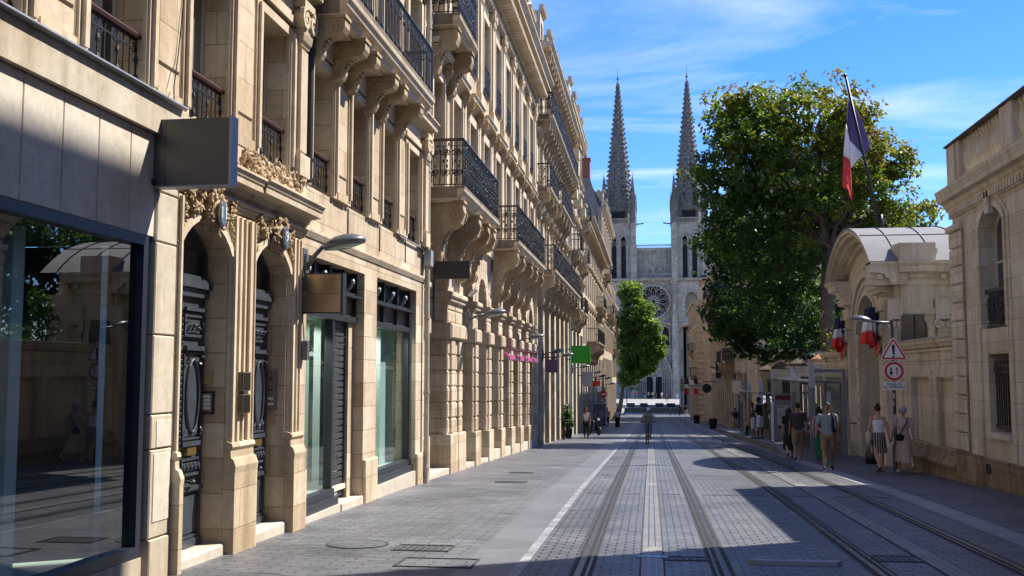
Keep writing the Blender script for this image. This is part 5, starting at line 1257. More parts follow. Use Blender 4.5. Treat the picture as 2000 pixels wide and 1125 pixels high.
# towers and spires
def tower(x, wd, lab):
    h = wd/2
    mb = MB(fr)
    wall(mb, x-h, x+h, 24.0, 38.4, [gop(x-1.75, x-.55, 25.0, 35.2, 1.3), gop(x+.55, x+1.75, 25.0, 35.2, 1.3)], 1.2, -.3)
    mb.box(x-h, x-h+1.2, -h*2-.3, -1.5, 24, 38.4); mb.box(x+h-1.2, x+h, -h*2-.3, -1.5, 24, 38.4); mb.box(x-h, x+h, -h*2-.3, -h*2+.9, 24, 38.4); mb.box(x-h+1.2, x+h-1.2, -h*2, -1.5, 36.5, 38.3)
    for s in (-1, 1):
        a = x+s*(h-.6); mb.box(a-.75, a+.75, -.3, .9, 24, 32.5); mb.box(a-.6, a+.6, -.3, .6, 32.5, 38.4); mb.prism([(a-.9, 32.2), (a+.9, 32.2), (a+.55, 33.3), (a-.55, 33.3)], 'n', -.3, 1.05)
        mb.box(a-.95, a+.95, -.3, 1.05, 31.8, 32.2)
    mb.tube([(x, -.2, 24.6), (x, -.2, 35.5)], .35, 6)
    t = mb.build('tower', M['cath'], K)
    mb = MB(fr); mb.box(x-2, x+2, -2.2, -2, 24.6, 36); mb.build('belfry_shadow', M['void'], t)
    mb = MB(fr)
    for i in range(30):
        for s in (-1, 1): mb.box(x+s*1.15-.6, x+s*1.15+.6, -1.3, -.8, 25.2+i*.31, 25.28+i*.31)
    mb.build('louvres', M['slate'], t, kind='stuff')
    mb = MB(fr)
    for s in (-1, 1):
        a, b = x+s*1.15-.6, x+s*1.15+.6; p = ogive(a, b, 33.9, 1.3, 6); o_ = ogive(a-.25, b+.25, 33.9, 1.7, 6)
        for j in range(len(p)-1): mb.prism([p[j], p[j+1], o_[j+1], o_[j]], 'n', -.3, .05)
        mb.tube([(a, -.5, 32.6), ((a+b)/2, -.5, 34.4), (b, -.5, 32.6)], .1, 4); mb.tube([(a, -.5, 34.2), ((a+b)/2, -.5, 33), (b, -.5, 34.2)], .08, 4)
    mb.build('lancet_tracery', M['cath'], t)
    mb = MB(fr); balus(mb, x-h+.3, x+h-.3, .1, 38.4, 39.7, .8); mb.build('parapet', M['cath'], t)
    # spire: eight sided, stacked openwork stages
    cy = -h-.3
    mb = MB(fr); R0 = h*.80; zt = 75.6; k = 8
    mb.lathe((x, cy, 38.3), [(R0*.96, 0), (R0*.96, 3.6)], 8)
    mb.lathe((x, cy, 41.8), [(R0*1.02, 0), (R0*1.02, .9), (R0, 1.0)], 8)
    st = 15; zz = [42.6 + (zt-42.6)*(i/st) for i in range(st+1)]
    prof_ = []
    for i in range(st):
        r0 = R0*(1-(zz[i]-42.6)/(zt-42.0)); r1 = R0*(1-(zz[i+1]-42.6)/(zt-42.0))
        prof_ += [(r0*1.10, zz[i]), (r0*1.10, zz[i]+.30), (r0, zz[i]+.42), (r1*1.01+.01, zz[i+1]-.01)]
    prof_.append((.05, zt)); mb.lathe((x, cy, 0), prof_, 8)
    sp = mb.build('spire', M['spire'], K)
    mb = MB(fr)
    for j in range(8):                                   # crockets up every edge
        a = 2*PI*j/8
        for i in range(27):
            z = 42.8 + (zt-43.4)*(i+.5*(j % 2))/27; r = R0*(1-(z-42.6)/(zt-42.0))*1.05
            mb.ball((x+(r+.15)*math.cos(a), cy+(r+.15)*math.sin(a), z), (.36*(1-i/60), .36*(1-i/60), .34), 5, 4)
    mb.build('crockets', M['spire'], sp, kind='stuff')
    mb = MB(fr)
    for i in range(1, 11):
        for j in range(8):
            a = 2*PI*(j+.5)/8; z = (zz[i]+zz[i+1])/2-.3; r = R0*(1-(z-42.6)/(zt-42.0))*.925*1.02; s = .26*(1-i/16)
            ca, sa = math.cos(a), math.sin(a)
            mb.add([(x+(r+.03)*ca - dx*sa, cy+(r+.03)*sa + dx*ca, z+dz) for dx, dz in ((-s, 0), (0, -s), (s, 0), (0, s*2.4))] + [(x+(r-.1)*ca - dx*sa, cy+(r-.1)*sa + dx*ca, z+dz) for dx, dz in ((-s, 0), (0, -s), (s, 0), (0, s*2.4))], [(0,1,2,3), (4,5,6,7), (0,1,5,4), (1,2,6,5), (2,3,7,6), (3,0,4,7)])
    mb.build('openings', M['void'], sp, kind='stuff')
    mb = MB(fr); mb.box(x-1.6, x+1.6, cy+R0*.9, cy+R0*.96, 39.6, 41.6); mb.build('lantern_opening', M['void'], sp)
    mb = MB(fr); mb.ball((x, cy, zt+.3), (.3, .3, .45), 8, 6); mb.tube([(x, cy, zt), (x, cy, zt+3.0)], .05, 5); mb.ball((x, cy, zt+1), (.12, .12, .15), 6, 4); mb.build('finial', M['spire'], sp)
    for sx_ in (-1, 1):
        for sy_ in (0, 1):
            px, py = x+sx_*(h-.7), -.2-sy_*(2*h-1.4)
            mb = MB(fr); mb.lathe((px, py, 38.4), [(.85, 0), (.85, 5.2), (1.0, 5.3), (1.0, 5.6), (.7, 6.0), (.35, 9.2), (.05, 12.2)], 8)
            for j in range(8):
                a = 2*PI*j/8
                mb.lathe((px+.8*math.cos(a), py+.8*math.sin(a), 42.2), [(.16, 0), (.16, 2.2), (.04, 3.6)], 4)
                for i in range(9): r = .72*(1-i/10); mb.ball((px+r*math.cos(a), py+r*math.sin(a), 44.6+i*.62), (.12, .12, .13), 4, 3)
            mb.tube([(px, py, 50.4), (px, py, 51.3)], .06, 4)
            mb.build('pinnacle', M['spire'], K)
tower(-7.3, 8.4, '')
tower(9.85, 8.6, '')
for s, u in ((1, -3.1), (-1, 5.5)): mb = MB(fr); mb.tube([(u, -.3, 38.2), (u+s*1.6, -.1, 38.3)], [.2, .14], 5); mb.ball((u+s*1.7, -.1, 38.4), (.3, .15, .2), 6, 4); mb.build('gargoyle', M['spire'], K)
for u in (13.6,):
    mb = MB(fr); mb.box(u-.9, u+1.2, -2, .8, ZB, 27); mb.lathe((u+.2, -.4, 27), [(.6, 0), (.6, 1.6), (.2, 2.6), (.03, 4.2)], 6); mb.build('corner_buttress', M['cath'], K)
# square in front of it: terrace wall, ramp, blocks
r = thing('terrace_wall', 'long low dark grey terrace wall across the end of the street', 'wall', (1, 168, -4.5))
mb = MB(); mb.box(-4.2, 8, 167.4, 168, -5, -3.75); mb.build('wall_face', plain('dark_grey_panel', (.075,.078,.08), .5, 0, .5, .2, 1), r)
mb = MB(); mb.box(-4.3, 8, 167.35, 168.1, -3.75, -3.66); mb.build('coping', M['kerb'], r)
r = thing('raised_terrace', 'pale raised stone terrace with steps before the cathedral doors', 'terrace', (0, 200, -4.5))
mb = MB(); mb.box(-22, 22, 190, 236, -4.6, -3.95); mb.build('slab', M['plaza'], r)
mb = MB()
for i in range(4): mb.box(-22, 22, 189.6-.4*i, 190-.4*i, -4.6, -4.1-.13*i)
mb.build('steps', M['plaza'], r)
for i, (x, wd) in enumerate(((-6.6, 1.6), (-3.5, 1.4), (-1.2, 1.4), (1.6, 1.5), (3.6, 1.5))):
    b = thing('dark_bench', ('dark bench block leftmost on the terrace under the tree', 'second dark bench block from the left on the terrace', 'middle dark bench block behind the cyclist', 'dark bench block right of the cyclist on the terrace', 'rightmost dark bench block on the terrace')[i], 'bench', (x, 186, -4.5), 'dark benches on the cathedral terrace')
    mb = MB(); mb.box(x-wd/2, x+wd/2, 186, 187, -4.05, -3.5); mb.build('seat', M['intd'], b)
    mb = MB(); mb.box(x-wd*.35, x+wd*.35, 186.1, 186.9, -4.5, -4.05); mb.build('support', M['intd'], b)
# ------------------------------------------------------------------ trees
def leaf_mesh(name, lobes, n, leaf, wid, k, mat, tintfn, clump=(.45, .8), per=16, droop=.35, hollow=2.0):
    vol = np.array([a[3]*a[4]*a[5] for a in lobes]) ** .75; pr = vol/vol.sum()
    nc = max(1, n//per); L = np.array(lobes)[nrng.choice(len(lobes), nc, p=pr)]
    d = nrng.normal(size=(nc, 3)); d /= np.linalg.norm(d, axis=1)[:, None]
    r = nrng.random(nc) ** (1/hollow)*1.0
    cc = L[:, :3] + d*r[:, None]*L[:, 3:6]*(1+.10*nrng.normal(size=(nc, 1)))
    cr = nrng.uniform(*clump, nc); ct = nrng.normal(size=nc)*.10
    N_ = nc*per; idx = np.repeat(np.arange(nc), per)
    e = nrng.normal(size=(N_, 3)); e /= np.linalg.norm(e, axis=1)[:, None]
    rr = nrng.random(N_) ** .45
    P = cc[idx] + e*rr[:, None]*cr[idx][:, None]*np.array([1.1, 1.1, .62])
    out = d[idx]*.6 + e*.5; out[:, 2] += .15 - droop*nrng.random(N_)
    tint = tintfn(P, d[idx]) + ct[idx] + nrng.normal(size=N_)*.07
    out /= np.linalg.norm(out, axis=1)[:, None]
    # k leaflets fan out from each stalk end
    nf = N_*k
    base = np.repeat(P, k, 0); ax = np.repeat(out, k, 0)
    side = np.cross(ax, nrng.normal(size=(nf, 3))); side /= np.linalg.norm(side, axis=1)[:, None]
    dirv = ax*.55 + side*.85; dirv[:, 2] -= droop; dirv /= np.linalg.norm(dirv, axis=1)[:, None]
    nor = np.cross(dirv, nrng.normal(size=(nf, 3))*.5 + np.array([0, 0, 1.2])); nor /= np.linalg.norm(nor, axis=1)[:, None]+1e-9
    ln = leaf*nrng.uniform(.7, 1.2, (nf, 1)); w = ln*wid
    a = base; b = base + dirv*ln*.6 + nor*w; c = base + dirv*ln; dd = base + dirv*ln*.6 - nor*w
    V = np.stack([a, b, c, dd], 1).reshape(-1, 3)
    me = bpy.data.meshes.new(name); me.vertices.add(len(V)); me.vertices.foreach_set('co', V.ravel())
    me.loops.add(nf*4); me.loops.foreach_set('vertex_index', np.arange(nf*4)); me.polygons.add(nf)
    me.polygons.foreach_set('loop_start', np.arange(nf)*4)
    me.update(calc_edges=True)
    at = me.attributes.new('tint', 'FLOAT', 'FACE'); at.data.foreach_set('value', np.clip(np.repeat(tint, k), 0, 1).astype(np.float32))
    me.materials.append(mat); return me, cc
def put(name, me, parent):
    o = bpy.data.objects.new(name, me); C.objects.link(o); adopt(o, parent); return o
def limbs(root, base, fork, lobes, r0, mat='bark', lean=(0, 0), extra=()):
    mb = MB(); bx, by, bz = base; fx, fy, fz = fork; mb.sm = True
    pts = [(bx+(fx-bx)*t+.08*math.sin(t*7), by+(fy-by)*t+.06*math.cos(t*5), bz+(fz-bz)*t) for t in np.linspace(0, 1, 9)]
    mb.tube(pts, [r0*(1.35-.55*min(1, t*1.6)+.25*max(0, .15-t)*4) for t in np.linspace(0, 1, 9)], 12)
    mb.build('trunk', M[mat], root)
    for (x, y, z, *_r) in lobes:
        mb = MB(); mb.sm = True; k = 8
        q = [Vector(fork)+(Vector((x, y, z))-Vector(fork))*t + Vector((rng.gauss(0, .18), rng.gauss(0, .18), .9*math.sin(PI*t)*.5))*(1 if 0 < t < 1 else 0) for t in np.linspace(0, 1, k)]
        mb.tube(q, [r0*.36*(1-t*.85) for t in np.linspace(0, 1, k)], 7)
        for _ in range(5):
            i = rng.randint(2, k-1); d = Vector((rng.gauss(0, 1), rng.gauss(0, 1), rng.gauss(.3, .6))).normalized()*rng.uniform(.9, 2.0)
            mb.tube([q[i], q[i]+d*.5+Vector((0, 0, .15)), q[i]+d], [r0*.12, r0*.08, r0*.03], 5)
        mb.build('branch', M[mat], root)
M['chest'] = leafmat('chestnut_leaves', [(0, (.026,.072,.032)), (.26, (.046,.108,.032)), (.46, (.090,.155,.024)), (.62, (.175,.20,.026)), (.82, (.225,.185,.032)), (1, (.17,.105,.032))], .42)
M['plane'] = leafmat('plane_leaves', [(0, (.055,.110,.028)), (.45, (.135,.205,.048)), (1, (.30,.35,.11))], .5)
M['shrub'] = leafmat('shrub_leaves', [(0, (.03,.08,.012)), (.6, (.07,.15,.015)), (1, (.16,.22,.03))], .4)
T = thing('chestnut_tree', 'huge horse chestnut with browning upper leaves behind the gate', 'tree', (8.5, 50, gz(50)), 'trees along the street')
LB = [(4.6,50,12.4,2.1,2.6,3.2), (6.0,51,14.2,2.2,2.6,1.9), (8.4,51,14.5,2.1,2.6,2.0), (10.2,51,12.4,1.8,2.6,2.2), (12.3,52,9.6,1.7,2.4,1.25), (3.4,51,11.6,1.2,1.8,1.3), (9.9,51,14.2,1.2,1.6,1.3), (11.7,51,11.9,1.2,1.8,1.2), (3.3,52,8.4,1.1,1.8,1.0), (4.2,51,14.6,1.3,1.8,1.3), (7.6,48.6,9.8,1.3,1.0,1.2), (9.6,48.8,10.4,1.5,1.2,1.3), (11.0,50,9.0,1.5,1.4,1.2), (10.0,50,8.2,1.2,1.2,.9), (6.9,49,7.6,1.1,1.0,1.3), (4.9,51,9.2,2.2,2.6,2.8), (6.2,54,6.6,2.4,2.6,2.4), (8.6,54,9.9,2.6,2.6,2.6), (7.6,57,5.2,2.6,2.2,2.2), (10.6,54,9.2,2.2,2.6,1.7), (7.0,50,11.4,2.4,2.4,2.2)]
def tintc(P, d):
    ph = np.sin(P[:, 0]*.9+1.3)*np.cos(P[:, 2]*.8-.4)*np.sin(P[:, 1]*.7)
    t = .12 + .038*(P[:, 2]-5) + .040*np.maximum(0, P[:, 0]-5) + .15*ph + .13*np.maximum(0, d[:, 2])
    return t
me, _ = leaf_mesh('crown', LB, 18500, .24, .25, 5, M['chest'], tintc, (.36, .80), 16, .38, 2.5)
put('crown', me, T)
limbs(T, (8.35, 50, gz(50)-.2), (8.5, 50.2, 7.6), LB, .42)
T2 = thing('street_tree', 'darker low spreading tree hanging over the fence piers and shelter', 'tree', (9.3, 63, gz(63)), 'trees along the street')
LB = [(5.0,62,5.4,1.7,2.2,1.9), (6.6,62,4.6,1.9,2.2,2.0), (8.6,63,5.0,2.2,2.4,2.3), (10.6,62,5.6,2.2,2.4,2.4), (5.4,64,9.2,2.0,2.2,2.6), (8.0,65,9.0,2.6,2.4,2.6)]
me, _ = leaf_mesh('crown', LB, 9000, .30, .27, 5, M['chest'], lambda P, d: .08+.02*(P[:, 2]-3)+.10*np.sin(P[:, 0]*1.1)*np.sin(P[:, 2]), (.5, .9), 14, .4, 2.2)
put('crown', me, T2); limbs(T2, (9.3, 63, gz(63)-.2), (9.0, 63, 3.4), LB, .3)
T3 = thing('plane_tree', 'bright green leafy tree at the street end partly hiding the cathedral', 'tree', (-5.0, 161, -4.4), 'trees along the street')
LB = [(-2.8,162,14.2,1.9,2.4,2.4), (-1.2,161,11.6,1.7,2.0,1.5), (-1.9,161,10.4,2.2,2.4,2.0), (.2,160.5,8.9,1.6,2,1.5), (.9,160.5,6.9,1.3,1.6,1.3), (-.6,161,7.2,2.1,2.4,2.3), (-3.4,162,9.2,2.0,2.4,3.2), (-3.2,162,5.0,1.9,2.4,3.0), (-1.2,161,4.6,2.0,2.4,2.4), (.4,161,5.6,1.8,2.2,1.8), (-3.1,161,2.0,1.6,2.2,2.2), (-1.4,161,2.2,1.3,1.8,1.1), (-3.7,160.5,1.2,1.2,1.8,1.3), (1.3,160.5,5.2,1.0,1.4,1.0), (-.2,160.5,3.0,1.2,1.5,1.0)]
me, _ = leaf_mesh('crown', LB, 15000, .38, .40, 3, M['plane'], lambda P, d: .40+.16*np.sin(P[:, 0]*1.7)*np.sin(P[:, 2]*1.3), (.35, .75), 12, .25, 2.4)
put('crown', me, T3); limbs(T3, (-5.0, 161, -4.5), (-3.6, 161.2, 2.6), LB, .30)
Sh = thing('garden_shrub', 'leafy green shrub showing above the zinc topped garden wall', 'shrub', (8.9, 27.6, gz(28)), 'garden shrubs behind the walls')
LB = [(8.7,27.9,2.75,.55,.6,.50), (9.5,28.4,2.7,.6,.6,.6), (8.9,28.2,1.6,.8,.8,.9), (8.65,29.3,3.1,.3,.4,.7), (8.75,29.2,3.9,.2,.3,.35)]
me, _ = leaf_mesh('foliage', LB, 1500, .12, .34, 3, M['shrub'], lambda P, d: .45+.2*np.sin(P[:, 0]*5)*np.sin(P[:, 2]*4), (.14, .3), 9, .2, 2.0)
put('foliage', me, Sh); limbs(Sh, (8.9, 28, gz(28)), (8.9, 28.1, 1.2), LB, .04)
Sh = thing('garden_shrub', 'thin tangled shrub with bare arching stems beside the tree trunk', 'shrub', (7.9, 41.5, gz(41)), 'garden shrubs behind the walls')
LB = [(7.6,41.6,3.6,.8,.7,.7), (8.2,42,4.6,.6,.6,.8), (7.9,42,2.6,1.1,.8,.7)]
me, _ = leaf_mesh('foliage', LB, 900, .14, .3, 3, M['chest'], lambda P, d: .5+.1*np.sin(P[:, 0]*5), (.18, .4), 8, .3, 1.6)
put('foliage', me, Sh)
mb = MB(); mb.sm = True
for i in range(7):
    a = rng.uniform(-1, 1); mb.tube([(7.9+.1*i, 42, gz(42)), (7.8+a*.6, 42, 3.0+rng.uniform(0, 1)), (7.6+a*1.3, 41.8, 3.4+rng.uniform(0, 1.5)), (7.5+a*2.0, 41.6, 2.6+rng.uniform(0, 1))], [.03, .02, .014, .006], 5)
mb.build('stems', M['bark'], Sh)

for i, (x, y, zc, rr) in enumerate(((17.5, 34, 7.5, 3.6), (21, 47, 8.5, 4.2), (16.0, 23.5, 9.5, 2.2))):
    t = thing('garden_tree', ('garden tree behind the mansion, mirrored in the shop glass', 'larger garden tree farther back behind the mansion', 'slim garden tree close behind the mansion roof')[i], 'tree', (x, y, gz(y)), 'garden trees behind the mansion')
    me, _ = leaf_mesh('crown', [(x, y, zc, rr, rr, rr*.8), (x+.8, y-1, zc-2.4, rr*.8, rr*.8, rr*.6)], 2600, .4, .3, 4, M['chest'], lambda P, d: .25+.1*np.sin(P[:, 0]*1.5), (.4, .8), 12, .3, 2.2)
    put('crown', me, t); limbs(t, (x, y, gz(y)-.2), (x, y, zc-2.5), [(x, y, zc), (x+.8, y-1, zc-1.5)], .22)
# ------------------------------------------------------------------ street furniture on the left facades
XL = -4.85
def thing_mesh(name, mb, mats, lab, cat, group=None): return tag(mb.build(name, mats), lab, cat, group)
r = thing('sign_box', 'large blank grey projecting sign box over the shop pier', 'sign', (XL, 9.45, 3.9))
mb = MB(); mb.box(-4.71, -4.05, 9.40, 9.52, 3.60, 4.265); mb.box(-4.85, -4.715, 9.40, 9.52, 3.60, 4.265); mb.build('case', M['grey_sign'], r)
mb = MB(); mb.box(-4.049, -4.02, 9.385, 9.535, 3.585, 4.28); mb.box(-4.84, -4.05, 9.39, 9.53, 3.585, 3.598); mb.build('edge_trim', M['alu'], r)
mb = MB(); mb.tube([(-4.85, 9.38, 3.62), (-4.80, 9.37, 3.66)], .02, 6); mb.build('cable_gland', M['black'], r)
r = thing('sign_box', 'bronze coloured square projecting sign under the nearest lamp', 'sign', (XL, 13.9, 2.9))
mb = MB(); mb.box(-4.83, -4.27, 13.82, 13.94, 2.62, 2.878); mb.box(-4.83, -4.27, 13.82, 13.94, 2.884, 3.15); mb.build('face', M['bronze'], r)
mb = MB(); mb.box(-4.27, -4.235, 13.8, 13.96, 2.6, 3.165); mb.box(-4.84, -4.27, 13.81, 13.95, 3.152, 3.17); mb.box(-4.84, -4.27, 13.81, 13.95, 2.6, 2.618); mb.build('edge_trim', M['frameg'], r)
mb = MB(); mb.tube([(-4.90, 13.80, 2.45), (-4.90, 13.80, 3.25)], .03, 8); mb.box(-4.9, -4.82, 13.84, 13.9, 2.7, 2.76); mb.build('bracket', M['frameg'], r)
r = thing('hanging_sign', 'black flag sign on a tall black post at the arcade corner', 'sign', (XL, 22.6, 4.0))
mb = MB(); mb.box(-4.78, -4.0, 22.55, 22.63, 3.89, 4.29); mb.build('panel', M['black'], r)
mb = MB(); mb.box(-4.84, -4.79, 22.56, 22.62, 2.95, 4.29); mb.box(-5.0, -4.84, 22.57, 22.61, 2.97, 3.01); mb.box(-5.0, -4.84, 22.57, 22.61, 3.45, 3.49); mb.build('post', M['black'], r)
r = thing('projecting_sign', 'bright green square sign projecting high over the left pavement', 'sign', (XL, 60, 2.9))
mb = MB(); mb.box(-4.56, -3.46, 59.95, 60.1, 2.37, 3.40); mb.build('panel', M['green'], r)
mb = MB(); mb.tube([(-5, 60.02, 2.6), (-4.56, 60.02, 2.6)], .03, 6); mb.tube([(-5, 60.02, 3.2), (-4.56, 60.02, 3.2)], .03, 6); mb.build('bracket', M['frameg'], r)
mb = MB()
for j, (zz, n_) in enumerate(((3.05, 3), (2.95, 5), (2.75, 8), (2.52, 8))):
    for i in range(n_): mb.box(-4.3+.09*i+.12*(j % 2), -4.26+.09*i+.12*(j % 2), 59.94, 59.949, zz, zz+.03)
mb.build('faded_dots', plain('faded_orange_print', (.10,.24,.01), .5), r, kind='stuff')
r = thing('projecting_sign', 'dull mauve square sign hanging from a lamp arm', 'sign', (XL, 46, 2.1))
mb = MB(); mb.box(-4.66, -4.1, 45.96, 46.04, 1.81, 2.40); mb.build('panel', M['mauve'], r)
mb = MB(); mb.tube([(-4.85, 46, 2.5), (-4.15, 46, 2.5)], .025, 6); mb.box(-4.42, -4.32, 45.95, 46.05, 2.4, 2.52); mb.build('bracket', M['frameg'], r)
def wall_lamp(y, zb, zh, xh, lab, size=1.0, big=False, grp='wall lamps along the left facades', sg=-1, x0=XL):
    r = thing('wall_lamp', lab, 'street lamp', (x0, y, zb), grp)
    mb = MB(); mb.box(min(x0, x0+sg*-.08), max(x0, x0+sg*-.08), y-.05, y+.05, zb-.28, zb+.22); mb.box(min(x0, x0-sg*.05), max(x0, x0-sg*.05), y-.09, y+.09, zb-.12, zb+.3); mb.build('bracket', M['lampg'], r)
    mb = MB(); mb.sm = True; mb.tube([(x0-sg*.05, y, zb), (x0+(xh-x0)*.4, y, zb+(zh-zb)*.55), (xh+sg*.14, y, zh-.02)], [.035, .032, .028], 8); mb.build('arm', M['lampg'], r)
    tl = .20; c, s_ = math.cos(tl), math.sin(tl)
    def F(a, b, d): return (xh + (.16+a*c - d*s_)*(-sg), y+b, zh + a*s_ + d*c)
    mb = MB(lambda a, b, d: F(a, b, d)); mb.sm = True
    mb.lathe((0, 0, 0), [(.30, -.03), (.315, .0), (.30, .035), (.24, .075), (.15, .115), (.05, .13), (.01, .13)], 20, 'z', .72); mb.build('head', M['lampg'], r)
    mb = MB(lambda a, b, d: F(a, b, d)); mb.sm = True; mb.lathe((0, 0, 0), [(.24, -.032), (.22, -.05), (.12, -.065), (.01, -.068)], 18, 'z', .7); mb.build('lens', M['lens'], r)
for args in ((13.85, 3.22, 3.58, -4.40, 'nearest grey wall lamp over the bronze sign'), (27.0, 3.20, 3.36, -4.25, 'second grey wall lamp under the first arcade balcony'),
             (37.5, 2.95, 3.1, -4.3, 'third grey wall lamp above the pink awnings'), (46.2, 2.6, 2.75, -4.3, 'grey wall lamp holding the mauve sign'), (52, 2.54, 2.7, -4.3, 'grey wall lamp left of the green sign'),
             (64, 2.05, 2.2, -4.2, 'dark wall lamp just below the green sign'), (75, 1.7, 1.85, -4.0, 'wall lamp over the red and white shop signs'), (84, 1.4, 1.55, -4.0, 'wall lamp before the no entry sign'), (92, 1.2, 1.35, -3.9, 'wall lamp beyond the no entry sign'), (104, .6, .75, -4, 'small distant wall lamp on the chimney building')):
    wall_lamp(*args)
for u, lab in zip((35.25, 37.8, 40.35, 42.75), ('nearest of the four pink scalloped awnings', 'second pink awning in the arcade', 'third pink awning in the arcade', 'farthest pink awning in the arcade')):
    r = thing('awning', lab, 'awning', (-4.95, u, 2.4), 'pink awnings under the arcade arches')
    f_ = FL(-4.95); mb = MB(f_); mb.prism([(-.35, 2.62), (.22, 2.34), (.22, 2.30), (-.35, 2.58)], 'u', u-.72, u+.72)
    for i in range(8): mb.lathe((u-.63+.18*i, .225, 2.31), [(.09, -.012), (.09, .012)], 10, 'n')
    mb.build('canopy', M['pink'], r); mb = MB(f_)
    for s in (-1, 1): mb.tube([(u+s*.7, -.4, 2.2), (u+s*.7, .2, 2.33)], .012, 5)
    mb.build('arm', M['alu'], r)
    mb = MB(f_); mb.prism([(-.1, 2.75), (.3, 2.68), (.3, 2.64), (-.1, 2.71)], 'u', u-.5, u+.5); mb.build('grey_lamp_cover', M['lampg'], r)
r = thing('flood_lamp', 'small white tilted flood lamp on the second arcade pier cap', 'lamp', (-4.85, 27.2, 3.9))
mb = MB(); mb.prism([(-4.86, 3.86), (-4.80, 3.82), (-4.60, 4.02), (-4.66, 4.06)], 'n', 27.1, 27.35); mb.build('case', M['white'], r); mb = MB(); mb.box(-4.9, -4.78, 27.2, 27.25, 3.78, 3.9); mb.build('bracket', M['frameg'], r)
def wallbox(name, lab, cat, y, z, w, h, x, mats, facing='cam', extra=None):
    r = thing(name, lab, cat, (x, y, z)); mb = MB(); mb.box(x-w/2, x+w/2, y-.04, y, z, z+h); mb.build('case', mats[0], r)
    if len(mats) > 1: mb = MB(); mb.box(x-w/2+.015, x+w/2-.015, y-.048, y-.041, z+.02, z+h-.02); mb.build('face', mats[1], r)
    if extra: extra(r, x, y, z, w, h)
    return r
def buttons(r, x, y, z, w, h):
    for i in range(4):
        mb = MB(); mb.box(x-w*.3, x+w*.3, y-.055, y-.049, z+h*(.2+.17*i), z+h*(.2+.17*i)+.035); mb.build('name_strip', M['white'], r)
def video(r, x, y, z, w, h):
    mb = MB(); mb.lathe((x, y-.05, z+h*.8), [(.022, 0), (.022, -.008)], 10, 'n'); mb.build('camera_lens', M['black'], r)
    mb = MB(); mb.box(x-.03, x+.03, y-.055, y-.049, z+h*.5, z+h*.5+.02); mb.build('speaker_slot', M['black'], r)
    for i in range(2): mb = MB(); mb.box(x-.04, x+.04, y-.055, y-.049, z+h*(.12+.14*i), z+h*(.12+.14*i)+.03); mb.build('name_strip', M['white'], r)
wallbox('intercom', 'dark framed intercom with name strips on the first doorway jamb', 'intercom', 11.28, 1.30, .15, .26, -5.04, (M['black'], M['plast']), extra=buttons)
wallbox('cover_plate', 'small beige plate above the dark intercom', 'plate', 11.28, 1.64, .10, .14, -5.04, (M['panel'],))
wallbox('intercom', 'tall pale steel video intercom on the second doorway jamb', 'intercom', 13.25, 1.28, .15, .52, -5.03, (M['plast'], M['plast']), extra=video)
wallbox('cover_plate', 'small beige plate below the tall steel intercom', 'plate', 13.25, 1.08, .10, .13, -5.03, (M['panel'],))
for z, lab in ((1.30, 'lower of the two glossy dark plaques between the doors'), (1.56, 'upper of the two glossy dark plaques between the doors')):
    r = thing('wall_plaque', lab, 'plaque', (-4.75, 11.6, z)); mb = MB(); mb.box(-4.77, -4.70, 11.46, 11.68, z, z+.22); mb.build('case', M['plast'], r); mb = MB(); mb.box(-4.699, -4.695, 11.47, 11.67, z+.01, z+.21); mb.box(-4.76, -4.71, 11.452, 11.459, z+.01, z+.21); mb.build('face', plain('olive_mirror_plate', (.05,.045,.03), .12, .5), r)
r = thing('alarm_box', 'small grey box with cable left of the shop window', 'box', (-4.8, 13.9, 2.0)); mb = MB(); mb.box(-4.84, -4.76, 13.86, 13.95, 1.95, 2.22); mb.build('case', M['lampg'], r); mb = MB(); mb.tube([(-4.82, 13.9, 2.22), (-4.83, 13.86, 2.5), (-4.83, 13.85, 3.0)], .008, 5); mb.build('cable', M['black'], r)
r = thing('no_entry_sign', 'round red no entry sign on a grey post with small plate', 'road sign', (-4.0, 88, gz(88)))
mb = MB(); mb.tube([(-3.95, 88.05, gz(88)), (-3.95, 88.05, .35)], .04, 8); mb.build('post', M['frameg'], r)
mb = MB(); mb.lathe((-3.95, 88, .02), [(.30, 0), (.30, -.02)], 24, 'n'); mb.build('disc', M['red'], r)
mb = MB(); mb.box(-4.16, -3.74, 87.97, 87.979, -.05, .09); mb.build('bar', M['white'], r)
mb = MB(); mb.box(-4.23, -3.67, 87.98, 88.0, -.62, -.36); mb.build('plate', M['poster'], r)
r = thing('hanging_sign', 'red rectangular shop sign with white disc behind dark post', 'sign', (-4.4, 82, .7))
mb = MB(); mb.box(-4.55, -3.95, 82, 82.1, .25, 1.2); mb.build('panel', M['red'], r); mb = MB(); mb.lathe((-4.1, 81.99, .55), [(.26, 0), (.26, -.01)], 18, 'n'); mb.build('white_disc', M['white'], r)
mb = MB(); mb.box(-5.0, -4.55, 82.02, 82.08, .9, .98); mb.build('bracket', M['frameg'], r)
r = thing('round_sign', 'pair of pale round panels on a black post seen from behind', 'road sign', (-4.3, 78, gz(78)))
mb = MB(); mb.box(-4.36, -4.2, 78, 78.1, gz(78), -.3); mb.box(-4.3, -4.26, 77.9, 77.96, -.4, .95); mb.build('post', M['black'], r)
for i, zz in enumerate((.5, -.12)):
    mb = MB(); mb.lathe((-4.28, 78.02, zz), [(.32-.02*i, 0), (.32-.02*i, -.02)], 20, 'n'); mb.build('panel', M['poster'], r)
